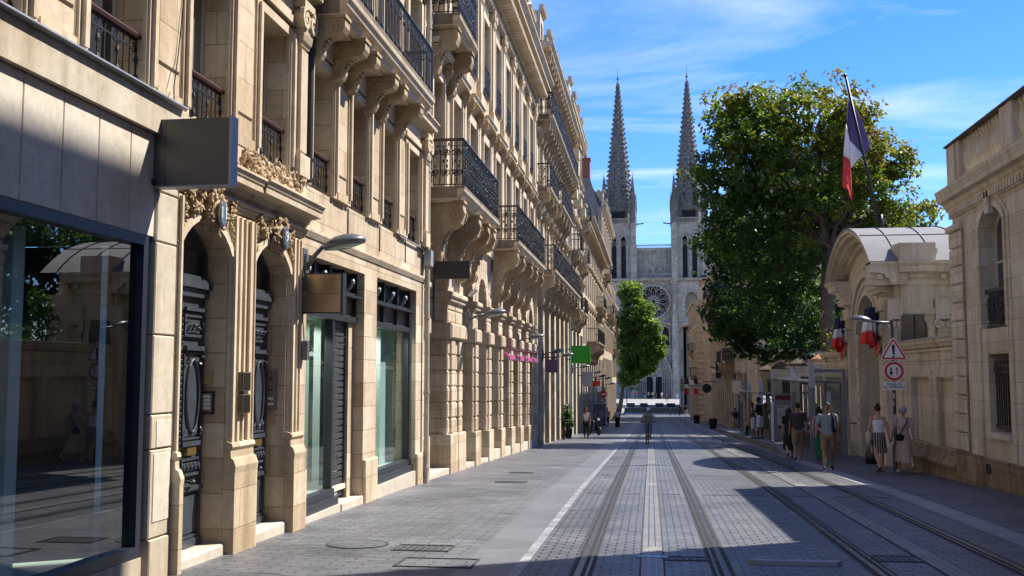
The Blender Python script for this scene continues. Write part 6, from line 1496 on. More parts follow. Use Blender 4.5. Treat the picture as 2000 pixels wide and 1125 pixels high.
r = thing('flag_sign', 'cream trapezoid hanging shop sign with dark lettering marks', 'sign', (-4.2, 71, 1.4)); mb = MB(); mb.prism([(-4.6, .9), (-4.0, .9), (-3.9, 1.9), (-4.7, 1.9)], 'n', 71, 71.1); mb.build('panel', M['poster'], r); mb = MB(); mb.box(-5, -4.6, 71.02, 71.08, 1.6, 1.66); mb.build('bracket', M['frameg'], r)
r = thing('pavement_board', 'dark blue framed advertising board standing on the left pavement', 'sign board', (-3.75, 76, gz(76)))
z0 = gz(76); mb = MB(); 
for a, b, c, d in ((-4.3, -3.2, 2.02, 2.1), (-4.3, -3.2, .32, .40), (-4.3, -4.22, .40, 2.02), (-3.28, -3.2, .40, 2.02)): mb.box(a, b, 76, 76.06, z0+c, z0+d)
mb.box(-4.1, -4.02, 75.7, 76.4, z0, z0+.32); mb.box(-3.48, -3.4, 75.7, 76.4, z0, z0+.32); mb.build('frame', M['alu'], r)
mb = MB(); mb.box(-4.22, -3.28, 76.01, 76.04, z0+.4, z0+2.02); mb.build('poster', plain('blue_poster', (.035,.05,.085), .4), r)
mb = MB(); mb.box(-4.0, -3.5, 76.0, 76.008, z0+.55, z0+.66); mb.lathe((-3.95, 76.005, z0+1.25), [(.2, 0), (.2, -.006)], 14, 'n'); mb.lathe((-3.55, 76.005, z0+1.25), [(.2, 0), (.2, -.006)], 14, 'n'); mb.build('poster_picture', plain('poster_pale_shapes', (.16,.15,.19), .5), r)
# ------------------------------------------------------------------ right: road sign pole, flags, gate furniture
px, py = 6.45, 28.6; zg = gz(py)
r = thing('sign_post', 'grey post with lamp arm carrying a warning triangle, priority disc and plate', 'road sign', (px, py, zg))
mb = MB(); mb.tube([(px, py, zg-.05), (px, py, zg+.7)], .085, 12); mb.tube([(px, py, zg+.7), (px, py, 3.2)], .045, 10); mb.build('post', M['frameg'], r)
for i, z in enumerate((.2, .55, .9, 1.1)): mb = MB(); mb.box(px-.047, px-.01+.02*(i % 2), py-.05, py-.045, z, z+.14); mb.build('sticker', M['poster'], r)
def tri(s): return [(px-s, 2.34-s*.577), (px+s, 2.34-s*.577), (px, 2.34+s*1.155)]
def rtri(s, c):
    out = []
    for (x, z) in tri(s):
        a0 = math.atan2(z-2.34, x-px)
        for k in (-1, 0, 1): out.append((x - c*2*math.cos(a0) + c*math.cos(a0+k*PI/3), z - c*2*math.sin(a0) + c*math.sin(a0+k*PI/3)))
    return out
mb = MB(); mb.prism(rtri(.37, .05), 'n', py-.07, py-.05); tp = mb.build('triangle_plate', M['white'], r)
mb = MB(); o_, i_ = rtri(.335, .035), rtri(.26, .012)
for k in range(9): mb.prism([o_[k], o_[(k+1) % 9], i_[(k+1) % 9], i_[k]], 'n', py-.076, py-.0705)
mb.build('red_border', M['red'], tp)
mb = MB(); mb.prism([(px-.022, 2.26), (px+.022, 2.26), (px+.042, 2.50), (px+.025, 2.54), (px-.025, 2.54), (px-.042, 2.50)], 'n', py-.076, py-.0705); mb.lathe((px, py-.0705, 2.205), [(.032, 0), (.032, -.005)], 14, 'n'); mb.build('exclamation_mark', M['blackp'], tp)
mb = MB(); mb.lathe((px, py-.05, 1.83), [(.265, 0), (.265, -.02)], 32, 'n'); dp = mb.build('disc_plate', M['white'], r)
mb = MB(); R1_, R2_ = [(px+.25*math.cos(2*PI*k/36), 1.83+.25*math.sin(2*PI*k/36)) for k in range(36)], [(px+.185*math.cos(2*PI*k/36), 1.83+.185*math.sin(2*PI*k/36)) for k in range(36)]
for k in range(36): mb.prism([R1_[k], R1_[(k+1) % 36], R2_[(k+1) % 36], R2_[k]], 'n', py-.076, py-.0705)
mb.build('red_ring', M['red'], dp)
mb = MB(); mb.prism([(px-.095, 1.93), (px-.055, 1.93), (px-.055, 1.81), (px-.015, 1.81), (px-.075, 1.71), (px-.135, 1.81), (px-.095, 1.81)], 'n', py-.076, py-.0705); mb.build('black_arrow', M['blackp'], dp)
mb = MB(); mb.prism([(px+.06, 1.72), (px+.085, 1.72), (px+.085, 1.87), (px+.115, 1.87), (px+.072, 1.95), (px+.03, 1.87), (px+.06, 1.87)], 'n', py-.076, py-.0705); mb.build('red_arrow', M['red'], dp)
mb = MB(); mb.box(px-.29, px+.29, py-.065, py-.05, 1.33, 1.545); tpz = mb.build('text_plate', M['white'], r)
text('plate_text', 'PRIORITÉ\nAU TRAMWAY', .092, (px, py-.067, 1.435), (PI/2, 0, 0), M['blackp'], tpz, sx=1.0)
mb = MB(); mb.box(px-.07, px+.05, py-.072, py-.069, 1.40, 1.50); mb.build('torn_sticker', M['poster'], tpz)
mb = MB(); mb.sm = True; mb.tube([(px, py, 3.12), (px-.35, py, 3.14), (px-.62, py, 3.18)], [.04, .035, .03], 8); la = mb.build('lamp_arm', M['lampg'], r)
mb = MB(lambda a, b, d: (px-.80+a, py+b, 3.22+d-.12*a)); mb.sm = True; mb.lathe((0, 0, 0), [(.27, -.03), (.28, 0), (.25, .04), (.15, .09), (.01, .11)], 18, 'z', .7); mb.build('lamp_head', M['lampg'], r)
mb = MB(lambda a, b, d: (px-.80+a, py+b, 3.22+d-.12*a)); mb.sm = True; mb.lathe((0, 0, 0), [(.21, -.032), (.12, -.06), (.01, -.065)], 16, 'z', .7); mb.build('lamp_lens', M['lens'], r)
M['fb'] = plain('flag_navy', (.035,.030,.085), .8); M['fw'] = plain('flag_white', (.72,.70,.72), .8); M['fr'] = plain('flag_red', (.62,.035,.03), .8)
M['fb_lit'] = plain('flag_blue_lit', (.105,.075,.19), .8)  # lit copy of the flag blue, the light is in the colour
r = thing('large_flag', 'large tricolour flag on a leaning black pole above the gateway', 'flag', (7.48, 34.2, 6.3))
mb = MB(); mb.sm = True; mb.tube([(7.48, 34.2, 6.2), (6.49, 34.2, 11.51)], [.055, .04], 8); mb.tube([(7.48, 34.2, 6.2), (7.46, 34.2, 6.9)], .08, 8); mb.build('pole', M['black'], r)
mb = MB(); mb.ball((6.47, 34.2, 11.55), .07, 8, 5); mb.build('pole_finial', M['black'], r)
mb = MB(); mb.tube([(7.2, 34.15, 7.7), (7.55, 34.2, 6.4)], .012, 4); mb.tube([(7.43, 34.2, 6.9), (7.75, 34.0, 6.35)], .02, 4); mb.build('halyard', M['frameg'], r)
def cloth(name, pts, col, par, dy=0., th=.012):       # pts: (x, z, y offset) outline; tessellated with soft folds
    c = Vector((sum(p[0] for p in pts)/len(pts), 34.2+sum(p[2] for p in pts)/len(pts), sum(p[1] for p in pts)/len(pts)))
    mb = MB(); k = len(pts); ring0 = [Vector((p[0], 34.2+p[2], p[1])) for p in pts]; vs, fs = [], []
    for s, t in enumerate((1.0, .66, .33)):
        for p in ring0:
            q = c + (p-c)*t; q.y += .05*math.sin(q.x*9+q.z*2.2) ; vs.append(tuple(q))
    vs.append(tuple(c)); n_ = len(vs)
    for s in range(2):
        for i in range(k): fs.append((s*k+i, s*k+(i+1) % k, (s+1)*k+(i+1) % k, (s+1)*k+i))
    for i in range(k): fs.append((2*k+i, 2*k+(i+1) % k, 3*k))
    mb.sm = True; mb.add(vs, fs); o = mb.build(name, col, par)
    sd = o.modifiers.new('thick', 'SOLIDIFY'); sd.thickness = th; return o
cl = cloth('flag_blue', [(6.57, 10.92, .05), (6.78, 10.55, .12), (6.99, 10.12, .2), (7.14, 9.7, .28), (7.26, 9.29, .32), (7.26, 9.10, .30), (7.01, 8.94, .2), (6.78, 9.18, .14), (6.56, 9.41, .09), (6.54, 10.2, .06)], M['fb_lit'], r)
cloth('flag_blue_fold', [(6.56, 10.90, .04), (6.49, 10.4, -.02), (6.44, 9.93, -.05), (6.55, 9.41, .06), (6.535, 10.2, .05)], M['fb'], r)  # same blue cloth, its shaded fold painted with the darker copy
cloth('flag_white', [(6.56, 9.40, .09), (6.78, 9.17, .14), (7.005, 8.92, .19), (6.80, 8.72, .14), (6.58, 8.44, .08), (6.55, 8.75, .06)], M['fw'], r)
cloth('flag_white_fold', [(6.44, 9.92, -.05), (6.555, 9.40, .06), (6.55, 8.75, .05), (6.34, 8.89, -.06), (6.39, 9.4, -.06)], M['fw'], r)
cloth('flag_red', [(6.34, 8.875, -.06), (6.55, 8.735, .05), (6.585, 8.43, .07), (6.60, 8.2, .06), (6.60, 7.38, .02), (6.49, 7.48, 0), (6.49, 7.70, -.02), (6.38, 7.77, -.04), (6.26, 7.81, -.06), (6.30, 8.35, -.07)], M['fr'], r)
def flag_cluster(y, lab, xs):
    r = thing('flag_cluster', lab, 'flags', (6.75, y, 2.5), 'flag clusters on the gate pilasters')
    mb = MB(); mb.sm = True
    R3 = Matrix.Rotation(.35, 3, 'Y')
    mb.ball((6.70, y-.02, 2.52), (.06, .20, .34), 14, 8, R3); sh = mb.build('shield', plain('shield_gold', (.30,.20,.10), .5, .2), r)
    mb = MB(); mb.sm = True; mb.ball((6.655, y-.03, 2.54), (.05, .13, .25), 12, 6, R3); mb.build('shield_field', M['fr'], sh)
    for i, (dx, dy, zt) in enumerate(xs):
        bx, tx = 6.68, 6.68+dx
        mb = MB(); mb.tube([(bx, y, 2.5), (tx, y+dy, zt)], .014, 6); mb.ball((tx, y+dy, zt+.05), (.025, .025, .07), 6, 4); mb.build('pole', M['frameg'], r)
        for c0, c1, col in ((0, .36, 'fb'), (.36, .66, 'fw'), (.66, 1.0, 'fr')):
            mb = MB(); mb.sm = True; vs, fs = [], []
            for a in range(5):
                t = c0 + (c1-c0)*a/4
                for b in range(7):
                    s = b/6; wd = .16+.20*t
                    vs.append((tx + .02 - wd*.55 + wd*s + (bx-tx)*t*.12 - .10*t, y+dy-.03 + .055*math.sin(s*9+i*1.7+t*2), zt-.04 - 1.08*t - .10*s*t*((i % 2)*2-1)))
            for a in range(4):
                for b in range(6): fs.append((a*7+b, a*7+b+1, (a+1)*7+b+1, (a+1)*7+b))
            mb.add(vs, fs); o = mb.build({'fb': 'blue_band', 'fw': 'white_band', 'fr': 'red_band'}[col], M[col], r)
            sd = o.modifiers.new('thick', 'SOLIDIFY'); sd.thickness = .008
flag_cluster(36.95, 'tricolour flags fanned over a shield on the far gate pilaster', ((-.18, -.1, 3.72), (.02, .12, 3.66)))
flag_cluster(31.5, 'tricolour flags fanned over a shield on the near gate pilaster', ((-.30, -.15, 3.72), (-.14, .05, 3.78), (.04, .18, 3.62)))
r = thing('flag_cluster', 'small distant tricolour flags above a shop near the gable', 'flags', (5.5, 127, .4))
for i, x in enumerate((4.2, 5.3)):
    for c, z0_, z1_ in (('fb', .6, 1.3), ('fw', .1, .7), ('fr', -.6, .1)):
        mb = MB(); mb.prism([(x-.25, z0_), (x+.3, z0_-.1), (x+.15, z1_), (x-.2, z1_)], 'n', 122+i*.2, 122.06+i*.2); mb.build({'fb': 'blue_band', 'fw': 'white_band', 'fr': 'red_band'}[c], M[c], r)
mb = MB(); mb.tube([(6.9, 122.1, .2), (3.9, 122.1, .5)], .05, 5); mb.build('pole', M['frameg'], r)
r = thing('wheel_guard', 'dark cone shaped stone guard at the foot of the near gate pier', 'bollard', (6.72, 32.4, gz(32.4)))
mb = MB(); mb.sm = True; mb.lathe((6.62, 32.3, gz(32.3)), [(.24, -.05), (.22, .3), (.15, .5), (.07, .58), (.07, .62), (.09, .68), (.05, .74), (.01, .75)], 14); mb.build('cone', M['soil'], r)
r = thing('security_camera', 'white dome security camera on the balconied building', 'camera', (7.0, 84, 4.5))
mb = MB(); mb.sm = True; mb.ball((6.35, 84, 4.3), (.28, .28, .45), 12, 8); mb.build('dome', M['white'], r); mb = MB(); mb.tube([(7.1, 84, 4.6), (6.35, 84, 4.7)], .05, 6); mb.build('bracket', M['white'], r)
r = thing('banner', 'narrow black vertical banner with faint lettering on the balconied building', 'sign', (7.0, 100, 2.2))
mb = MB(); mb.box(6.2, 6.75, 100, 100.06, 1.35, 2.95); mb.build('panel', M['black'], r); mb = MB(); mb.box(6.75, 7.1, 100, 100.05, 2.6, 2.66); mb.box(6.75, 7.1, 100, 100.05, 1.6, 1.66); mb.build('bracket', M['frameg'], r)
for y, zz, xh, lab in ((84, 1.75, 5.7, 'wall lamp on the right beside the white shop fascia'), (97, 2.2, 5.9, 'wall lamp on the right above the black banner')):
    wall_lamp(y, zz, zz+.12, xh, lab, grp='wall lamps on the right side', sg=1, x0=7.1)
r = thing('round_sign', 'black round hanging sign near the small distant flags', 'sign', (6.5, 112, .4)); mb = MB(); mb.lathe((6.0, 112, .2), [(.5, 0), (.5, -.1)], 18, 'n'); mb.build('panel', M['black'], r); mb = MB(); mb.tube([(7.1, 112, .9), (5.6, 112, .9)], .05, 5); mb.build('bracket', M['black'], r)
r = thing('fascia_panel', 'white blank shop fascia over a dark doorway at the annex', 'sign', (7.0, 81, .6)); mb = MB(); mb.box(6.75, 7.1, 79, 87, .2, 1.2); mb.build('panel', M['poster'], r); mb = MB(); mb.box(6.8, 7.05, 82, 85, gz(83), .05); mb.build('doorway_frame', M['frameg'], r)
# ------------------------------------------------------------------ tram stop
ys_ = [34.2, 38, 42, 52, 62, 72, 80, 83]; hs_ = [.01, .14, .27, .27, .27, .27, .27, .02]
mb = MB(); n = len(ys_)
xs_in = [4.62, 4.62, 4.66, 4.72, 4.80, 4.86, 4.9, 4.95]
top = [(x, y, gz(y)+h) for x, y, h in zip(xs_in, ys_, hs_)]; bot = [(x, y, gz(y)-.05) for x, y in zip(xs_in, ys_)]; far = [(6.98, y, gz(y)+h) for y, h in zip(ys_, hs_)]
mb.add(top+bot+far, [f for i in range(n-1) for f in ((i, i+1, n+i+1, n+i), (i, i+1, 2*n+i+1, 2*n+i))] + [(0, n, 2*n), (n-1, 2*n-1, 3*n-1)])
struct(mb.build('tram_platform', M['pavR']))
mb = MB(); mb.add([(x+d, y, gz(y)+h+.005) for x, y, h in zip(xs_in, ys_, hs_) for d in (0, .32)], [(2*i, 2*i+1, 2*i+3, 2*i+2) for i in range(n-1)]); struct(mb.build('platform_edge', M['kerb']))
r = thing('tram_shelter', 'grey metal tram shelter with blade posts, slim roof and glass back', 'shelter', (5.8, 48, gz(48)))
def P0(y): return gz(y) + (.27 if y > 42 else .27*(y-34.2)/7.8)
for i, (y, zt) in enumerate(((36.8, 2.28), (41.6, 2.06), (48.0, 1.86), (53.5, 1.55), (59.5, 1.33), (65.0, .98))):
    mb = MB(); x = 5.56; zb = P0(y); zm = zt-1.0
    mb.prism([(x-.085, y-.06), (x+.085, y-.06), (x+.085, y+.06), (x-.085, y+.06)], 'z', zb, zm); p_ = mb.build('post', M['steelg'], r)
    mb = MB(); mb.prism([(x-.10, zm), (x+.10, zm), (x+.10, zt-.22), (x-.10, zt)], 'n', y-.05, y+.05); mb.build('light_fin', plain('pale_lamp_fin', (.42,.43,.45), .4), p_)
for a, b, za, zb in ((36.9, 48.0, 1.50, 1.55), (53.4, 65.2, .80, .70)):
    mb = MB(); mb.prism([(a, za-.06), (b, zb-.06), (b, zb), (a, za)], 'u', 5.45, 6.7) if False else None
    fz = lambda y: za + (zb-za)*(y-a)/(b-a)
    mb.add([(x, y, fz(y)+d) for y in (a, b) for x, d in ((5.5, -.05), (6.75, -.09), (6.75, -.03), (5.5, .05))], [(0,1,2,3), (4,5,6,7), (0,1,5,4), (1,2,6,5), (2,3,7,6), (3,0,4,7)])
    mb.tube([(5.5, a, fz(a)), (5.5, b, fz(b))], .06, 8); mb.build('roof', M['steelg'], r)
    mb = MB(); 
    for q in (0, 1, 2, 3): y = a+.6+q*(b-a-1.2)/3; mb.box(6.62, 6.70, y-.04, y+.04, P0(y), fz(y)-.1)
    mb.build('rear_frame', M['steelg'], r)
    mb = MB(); mb.add([(6.66, y, z) for y in (a+.6, b-.6) for z in (P0(y)+.2, fz(y)-.25)], [(0,1,3,2)]); mb.build('glass_back', M['shelgl'], r)
    mb = MB(); y = (a+b)/2; mb.box(6.2, 6.55, y-1.6, y+1.6, P0(y)+.44, P0(y)+.5); 
    for s in (-1.3, 1.3): mb.box(6.25, 6.5, y+s-.05, y+s+.05, P0(y), P0(y)+.44)
    mb.build('bench', M['steelg'], r)
mb = MB(); zb = P0(36.8)
mb.box(5.64, 6.70, 36.72, 36.88, 1.80, 1.92); mb.box(6.56, 6.70, 36.72, 36.88, zb-.2, 1.80); mb.build('portal_frame', M['steelg'], r)
mb = MB(); mb.add([(5.66, 36.8, zb+.3), (6.55, 36.8, zb+.3), (6.55, 36.8, 1.78), (5.66, 36.8, 1.78)], [(0, 1, 2, 3)]); mb.build('side_glass', M['shelgl'], r)
mb = MB(); mb.box(6.04, 6.18, 36.74, 36.78, .5, 1.15); mb.build('notice', M['poster'], r)
r = thing('information_totem', 'grey information totem with red display and route map at the tram stop', 'information panel', (5.6, 45.4, gz(45)))
zb = P0(45); mb = MB(); mb.box(5.20, 5.98, 45, 45.35, zb, .93); mb.build('case', M['steelg'], r)
mb = MB(); mb.box(5.28, 5.90, 44.985, 44.999, .66, .84); mb.build('display', M['led'], r)
mb = MB(); mb.box(5.34, 5.86, 44.985, 44.999, -.42, .42); mp_ = mb.build('route_map', M['poster'], r)
mb = MB()
for i in range(26): a = rng.uniform(5.37, 5.75); z = rng.uniform(-.36, .26); mb.box(a, a+rng.uniform(.03, .1), 44.982, 44.984, z, z+.012)
mb.box(5.36, 5.62, 44.982, 44.984, .33, .37); mb.build('map_lines', M['blackp'], mp_, kind='stuff')
mb = MB(); mb.box(5.36, 5.58, 44.982, 44.999, -.54, -.45); mb.box(5.62, 5.84, 44.982, 44.999, -.54, -.45); mb.build('notice_strip', M['black'], r)
mb = MB(); mb.box(5.12, 5.19, 45, 45.3, zb, .55); mb.build('glass_edge', M['white'], r)
for x, y, lab in ((5.35, 91, 'black litter bin on the right pavement before the gable'), (4.9, 113, 'distant dark litter bin near the street end'), (-3.9, 122, 'dark litter bin at the far left corner')):
    r = thing('litter_bin', lab, 'bin', (x, y, gz(y)), 'litter bins'); z = gz(y)
    mb = MB(); mb.lathe((x, y, z), [(.30, 0), (.36, .75), (.34, .8)], 14); mb.build('body', M['black'], r); mb = MB(); mb.lathe((x, y, z+.8), [(.38, 0), (.38, .06), (.3, .12), (.1, .14)], 14); mb.build('rim', M['black'], r)
for i in range(6):
    x = (-5.6, -5.0, -4.5, 2.9, 3.6, 4.2)[i]; y = (157, 157, 157, 156, 156, 156)[i]
    mb = MB(); mb.lathe((x, y, gz(y)), [(.08, 0), (.08, .9), (.1, .95), (.05, 1.05)], 8); tag(mb.build('bollard', M['black']), 'slim dark bollards at the end of the street', 'bollard', 'bollards at the street end')
r = thing('square_lamp', 'thin twin headed lamp post on the square under the tree', 'street lamp', (-3.6, 172, -4.5)); mb = MB(); mb.tube([(-3.9, 172, -4.5), (-3.9, 172, .6)], .07, 6); mb.tube([(-4.6, 172, .6), (-3.2, 172, .6)], .05, 6); mb.build('post', M['frameg'], r)
for s in (-1, 1): mb = MB(); mb.lathe((-3.9+.75*s, 172, .55), [(.3, 0), (.3, .1), (.1, .2)], 10); mb.build('head', M['white'], r)
r = thing('traffic_light', 'small dark traffic light by the dark building', 'traffic light', (4.9, 165, -4.5)); mb = MB(); mb.tube([(4.95, 165, -4.5), (4.95, 165, -.2)], .09, 8); mb.build('post', M['black'], r); mb = MB(); mb.box(4.7, 5.2, 164.8, 165.1, -1.0, .9); hd = mb.build('head', M['black'], r)
for z, m in ((.5, M['red']), (.0, plain('amber_lens', (.4,.2,.02), .4)), (-.5, M['green'])): mb = MB(); mb.lathe((4.95, 164.79, z), [(.16, 0), (.16, -.02)], 12, 'n'); mb.build('lens', m, hd)
# ------------------------------------------------------------------ bicycles, scooter, planter
def wheel(mb, c, R, fr_, t=.022, spokes=True):
    f = lambda a, r_: fr_(c[0], c[1]+r_*math.cos(a), c[2]+r_*math.sin(a))
    mb.tube([f(2*PI*i/24, R) for i in range(24)], t, 6, True)
    if spokes:
        for i in range(10): mb.tube([f(2*PI*i/10, .03), f(2*PI*i/10, R)], .004, 3, caps=False)
    mb.tube([fr_(c[0]-.05, c[1], c[2]), fr_(c[0]+.05, c[1], c[2])], .025, 6)
def bicycle(lab, x, y, ang, tilt=0., col=None):
    z = gz(y); ca, sa, ct, st_ = math.cos(ang), math.sin(ang), math.cos(tilt), math.sin(tilt)
    def fr_(a, b, c):
        a, c = a*ct + c*st_, -a*st_ + c*ct
        return (x + a*ca - b*sa, y + a*sa + b*ca, z + c)
    r = thing('bicycle', lab, 'bicycle', (x, y, z))
    fm = M['black'] if col is None else col
    for b in (-.52, .52):
        mb = MB(); mb.sm = True; wheel(mb, (0, b, .345), .33, fr_, .026); mb.build('wheel', M['black'], r)
    mb = MB(); mb.sm = True; T_ = lambda p, q, rr=.018: mb.tube([fr_(*p), fr_(*q)], rr, 6)
    T_((0, -.12, .30), (0, -.26, .86)); T_((0, -.12, .30), (0, .36, .82)); T_((0, -.22, .78), (0, .36, .86)); T_((0, -.52, .345), (0, -.12, .30), .012); T_((0, -.52, .345), (0, -.22, .76), .010); T_((0, .52, .345), (0, .34, .98), .016)
    mb.build('frame', fm, r)
    mb = MB(); mb.sm = True; mb.tube([fr_(-.31, .26, 1.02), fr_(-.12, .36, 1.04), fr_(.12, .36, 1.04), fr_(.31, .26, 1.02)], .015, 6); mb.tube([fr_(0, .34, .96), fr_(0, .35, 1.04)], .016, 6)
    for s in (-1, 1): mb.tube([fr_(s*.24, .29, 1.025), fr_(s*.33, .25, 1.02)], .021, 6)
    mb.build('handlebar', M['black'], r)
    mb = MB(fr_); mb.sm = True; mb.ball((0, -.30, .92), (.08, .14, .04), 8, 5); mb.tube([(0, -.26, .84), (0, -.28, .92)], .014, 5); mb.build('saddle', M['black'], r)
    mb = MB(fr_); mb.lathe((.05, -.12, .30), [(.09, 0), (.09, .01)], 14, 'u'); mb.tube([(.05, -.12, .30), (.06, -.02, .16)], .012, 5); mb.tube([(-.05, -.12, .30), (-.06, -.22, .44)], .012, 5); mb.box(.05, .15, -.05, .03, .14, .165); mb.box(-.15, -.05, -.25, -.17, .43, .455); mb.build('crank', M['alu'], r)
    return r
bicycle('dark bicycle leaning against the wall steps on the left', -4.62, 54.6, .12, .16)
bicycle('black bicycle ridden down the left track by the helmeted man', -.11, 49.9, PI)
r = thing('scooter', 'dark motor scooter parked behind the walking woman on the left', 'scooter', (-3.75, 66, gz(66))); z = gz(66)
fr_ = lambda a, b, c: (-3.6 + a*.85 - b*.5, 66.2 + a*.5 + b*.85, z + c)
for b in (-.62, .66): mb = MB(); mb.sm = True; wheel(mb, (0, -b, .27), .21, fr_, .07, False); mb.tube([fr_(-.04, -b, .27), fr_(.04, -b, .27)], .14, 10); mb.build('wheel', M['black'], r)
mb = MB(fr_); mb.sm = False
mb.prism([(.75, .35), (.85, .62), (.55, .82), (.05, .74), (-.02, .40), (-.30, .34), (-.38, .60), (-.44, .98), (-.52, .98), (-.50, .50), (-.44, .26), (.45, .26)], 'u', -.17, .17); mb.build('body', plain('scooter_dark_paint', (.02,.025,.04), .2), r)
mb = MB(fr_); mb.ball((0, .38, .84), (.16, .42, .07), 10, 6); mb.build('seat', M['black'], r)
mb = MB(fr_); mb.tube([(-.34, -.38, 1.04), (0, -.48, 1.08), (.34, -.38, 1.04)], .02, 6); mb.ball((0, -.52, .98), (.16, .10, .13), 8, 6); mb.tube([(0, -.62, .28), (0, -.48, 1.0)], .04, 6); mb.build('handlebar', M['black'], r)
mb = MB(fr_); mb.ball((0, -.62, .98), (.09, .04, .07), 8, 5); mb.build('headlight', M['white'], r)
mb = MB(fr_); mb.tube([(-.28, -.55, 1.06), (-.2, -.58, 1.5), (.2, -.58, 1.5), (.28, -.55, 1.06)], .012, 5); mb.add([(-.26, -.56, 1.06), (.26, -.56, 1.06), (.2, -.585, 1.48), (-.2, -.585, 1.48)], [(0,1,2,3)]); mb.build('windscreen', M['shelgl'], r)
r = thing('potted_plant', 'tall potted shrub by the steps behind the leaning bicycle', 'plant', (-4.75, 57.4, gz(57))); z = gz(57)
mb = MB(); mb.lathe((-4.6, 57.4, z), [(.20, 0), (.28, .5), (.3, .52), (.26, .5)], 12); mb.build('pot', M['black'], r)
me, _ = leaf_mesh('foliage', [(-4.6,57.4,z+1.3,.26,.26,.62), (-4.6,57.4,z+.8,.32,.32,.3)], 500, .12, .3, 3, M['shrub'], lambda P, d: .3+.1*np.sin(P[:, 2]*9), (.08, .16), 8, .2, 2); put('foliage', me, r)
mb = MB(); mb.tube([(-4.6, 57.4, z+.4), (-4.6, 57.4, z+1.6)], .02, 5); mb.build('stem', M['bark'], r)
# ------------------------------------------------------------------ people
def remesh(mb, voxel, smooth=2, it=4):
    me = mb.mesh('tmp', []); o = bpy.data.objects.new('tmp', me); C.objects.link(o)
    m = o.modifiers.new('r', 'REMESH'); m.mode = 'VOXEL'; m.voxel_size = voxel; m.use_smooth_shade = True
    s = o.modifiers.new('s', 'SMOOTH'); s.factor = .5; s.iterations = it
    dg = bpy.context.evaluated_depsgraph_get(); dg.update()
    out = bpy.data.meshes.new_from_object(o.evaluated_get(dg)); bpy.data.objects.remove(o); bpy.data.meshes.remove(me)
    return out
def cone(mb, p0, r0, p1, r1, n=10):
    p0, p1 = Vector(p0), Vector(p1); d = p1-p0
    if d.length < 1e-6: return
    d.normalize(); pts, rs = [], []
    for a in (88, 55, 25): a = math.radians(a); pts.append(p0 - d*r0*math.sin(a)); rs.append(r0*math.cos(a))
    pts += [p0, p1]; rs += [r0, r1]
    for a in (25, 55, 88): a = math.radians(a); pts.append(p1 + d*r1*math.sin(a)); rs.append(r1*math.cos(a))
    mb.tube(pts, rs, n)
def loft(mb, rings, n=16):                             # rings: (cx, cy, cz, rx, ry)
    vs = [(cx+rx*math.cos(2*PI*j/n), cy+ry*math.sin(2*PI*j/n), cz) for cx, cy, cz, rx, ry in rings for j in range(n)]
    k = len(rings); fs = [(i*n+j, i*n+(j+1) % n, (i+1)*n+(j+1) % n, (i+1)*n+j) for i in range(k-1) for j in range(n)]
    fs += [tuple(range(n))[::-1], tuple((k-1)*n+j for j in range(n))]; mb.add(vs, fs)
SK = {}
def colmat(name, c, rough=.85, var=.12, vs=14):
    key = ('c', name) ; 
    if key not in SK: SK[key] = plain(name, c, rough, 0, .25, var, vs)
    return SK[key]
def stripes(name, c1, c2, f):
    m, nt, b = newmat(name); sx = N(nt, 'ShaderNodeSeparateXYZ'); tcn = N(nt, 'ShaderNodeTexCoord'); nt.links.new(tcn.outputs['Generated'], sx.inputs[0])
    s = math_(nt, 'SINE', math_(nt, 'MULTIPLY', sx.outputs[0], f)); nt.links.new(mix_(nt, 'MIX', ramp_(nt, s, [(.45, 0), (.6, 1)]), c1, c2), b.inputs['Base Color']); b.inputs['Roughness'].default_value = .85
    return m
def patterned(name, c1, c2, sc):
    m, nt, b = newmat(name); nt.links.new(mix_(nt, 'MIX', ramp_(nt, noise_(nt, pos_(nt), sc, 2), [(.48, 0), (.56, 1)]), c1, c2), b.inputs['Base Color']); b.inputs['Roughness'].default_value = .85
    return m
SKIN = colmat('fair_skin', (.43,.25,.17), .55, .08); TAN = colmat('tanned_skin', (.30,.16,.10), .55, .08); DARK = colmat('dark_skin', (.075,.040,.026), .5, .08)
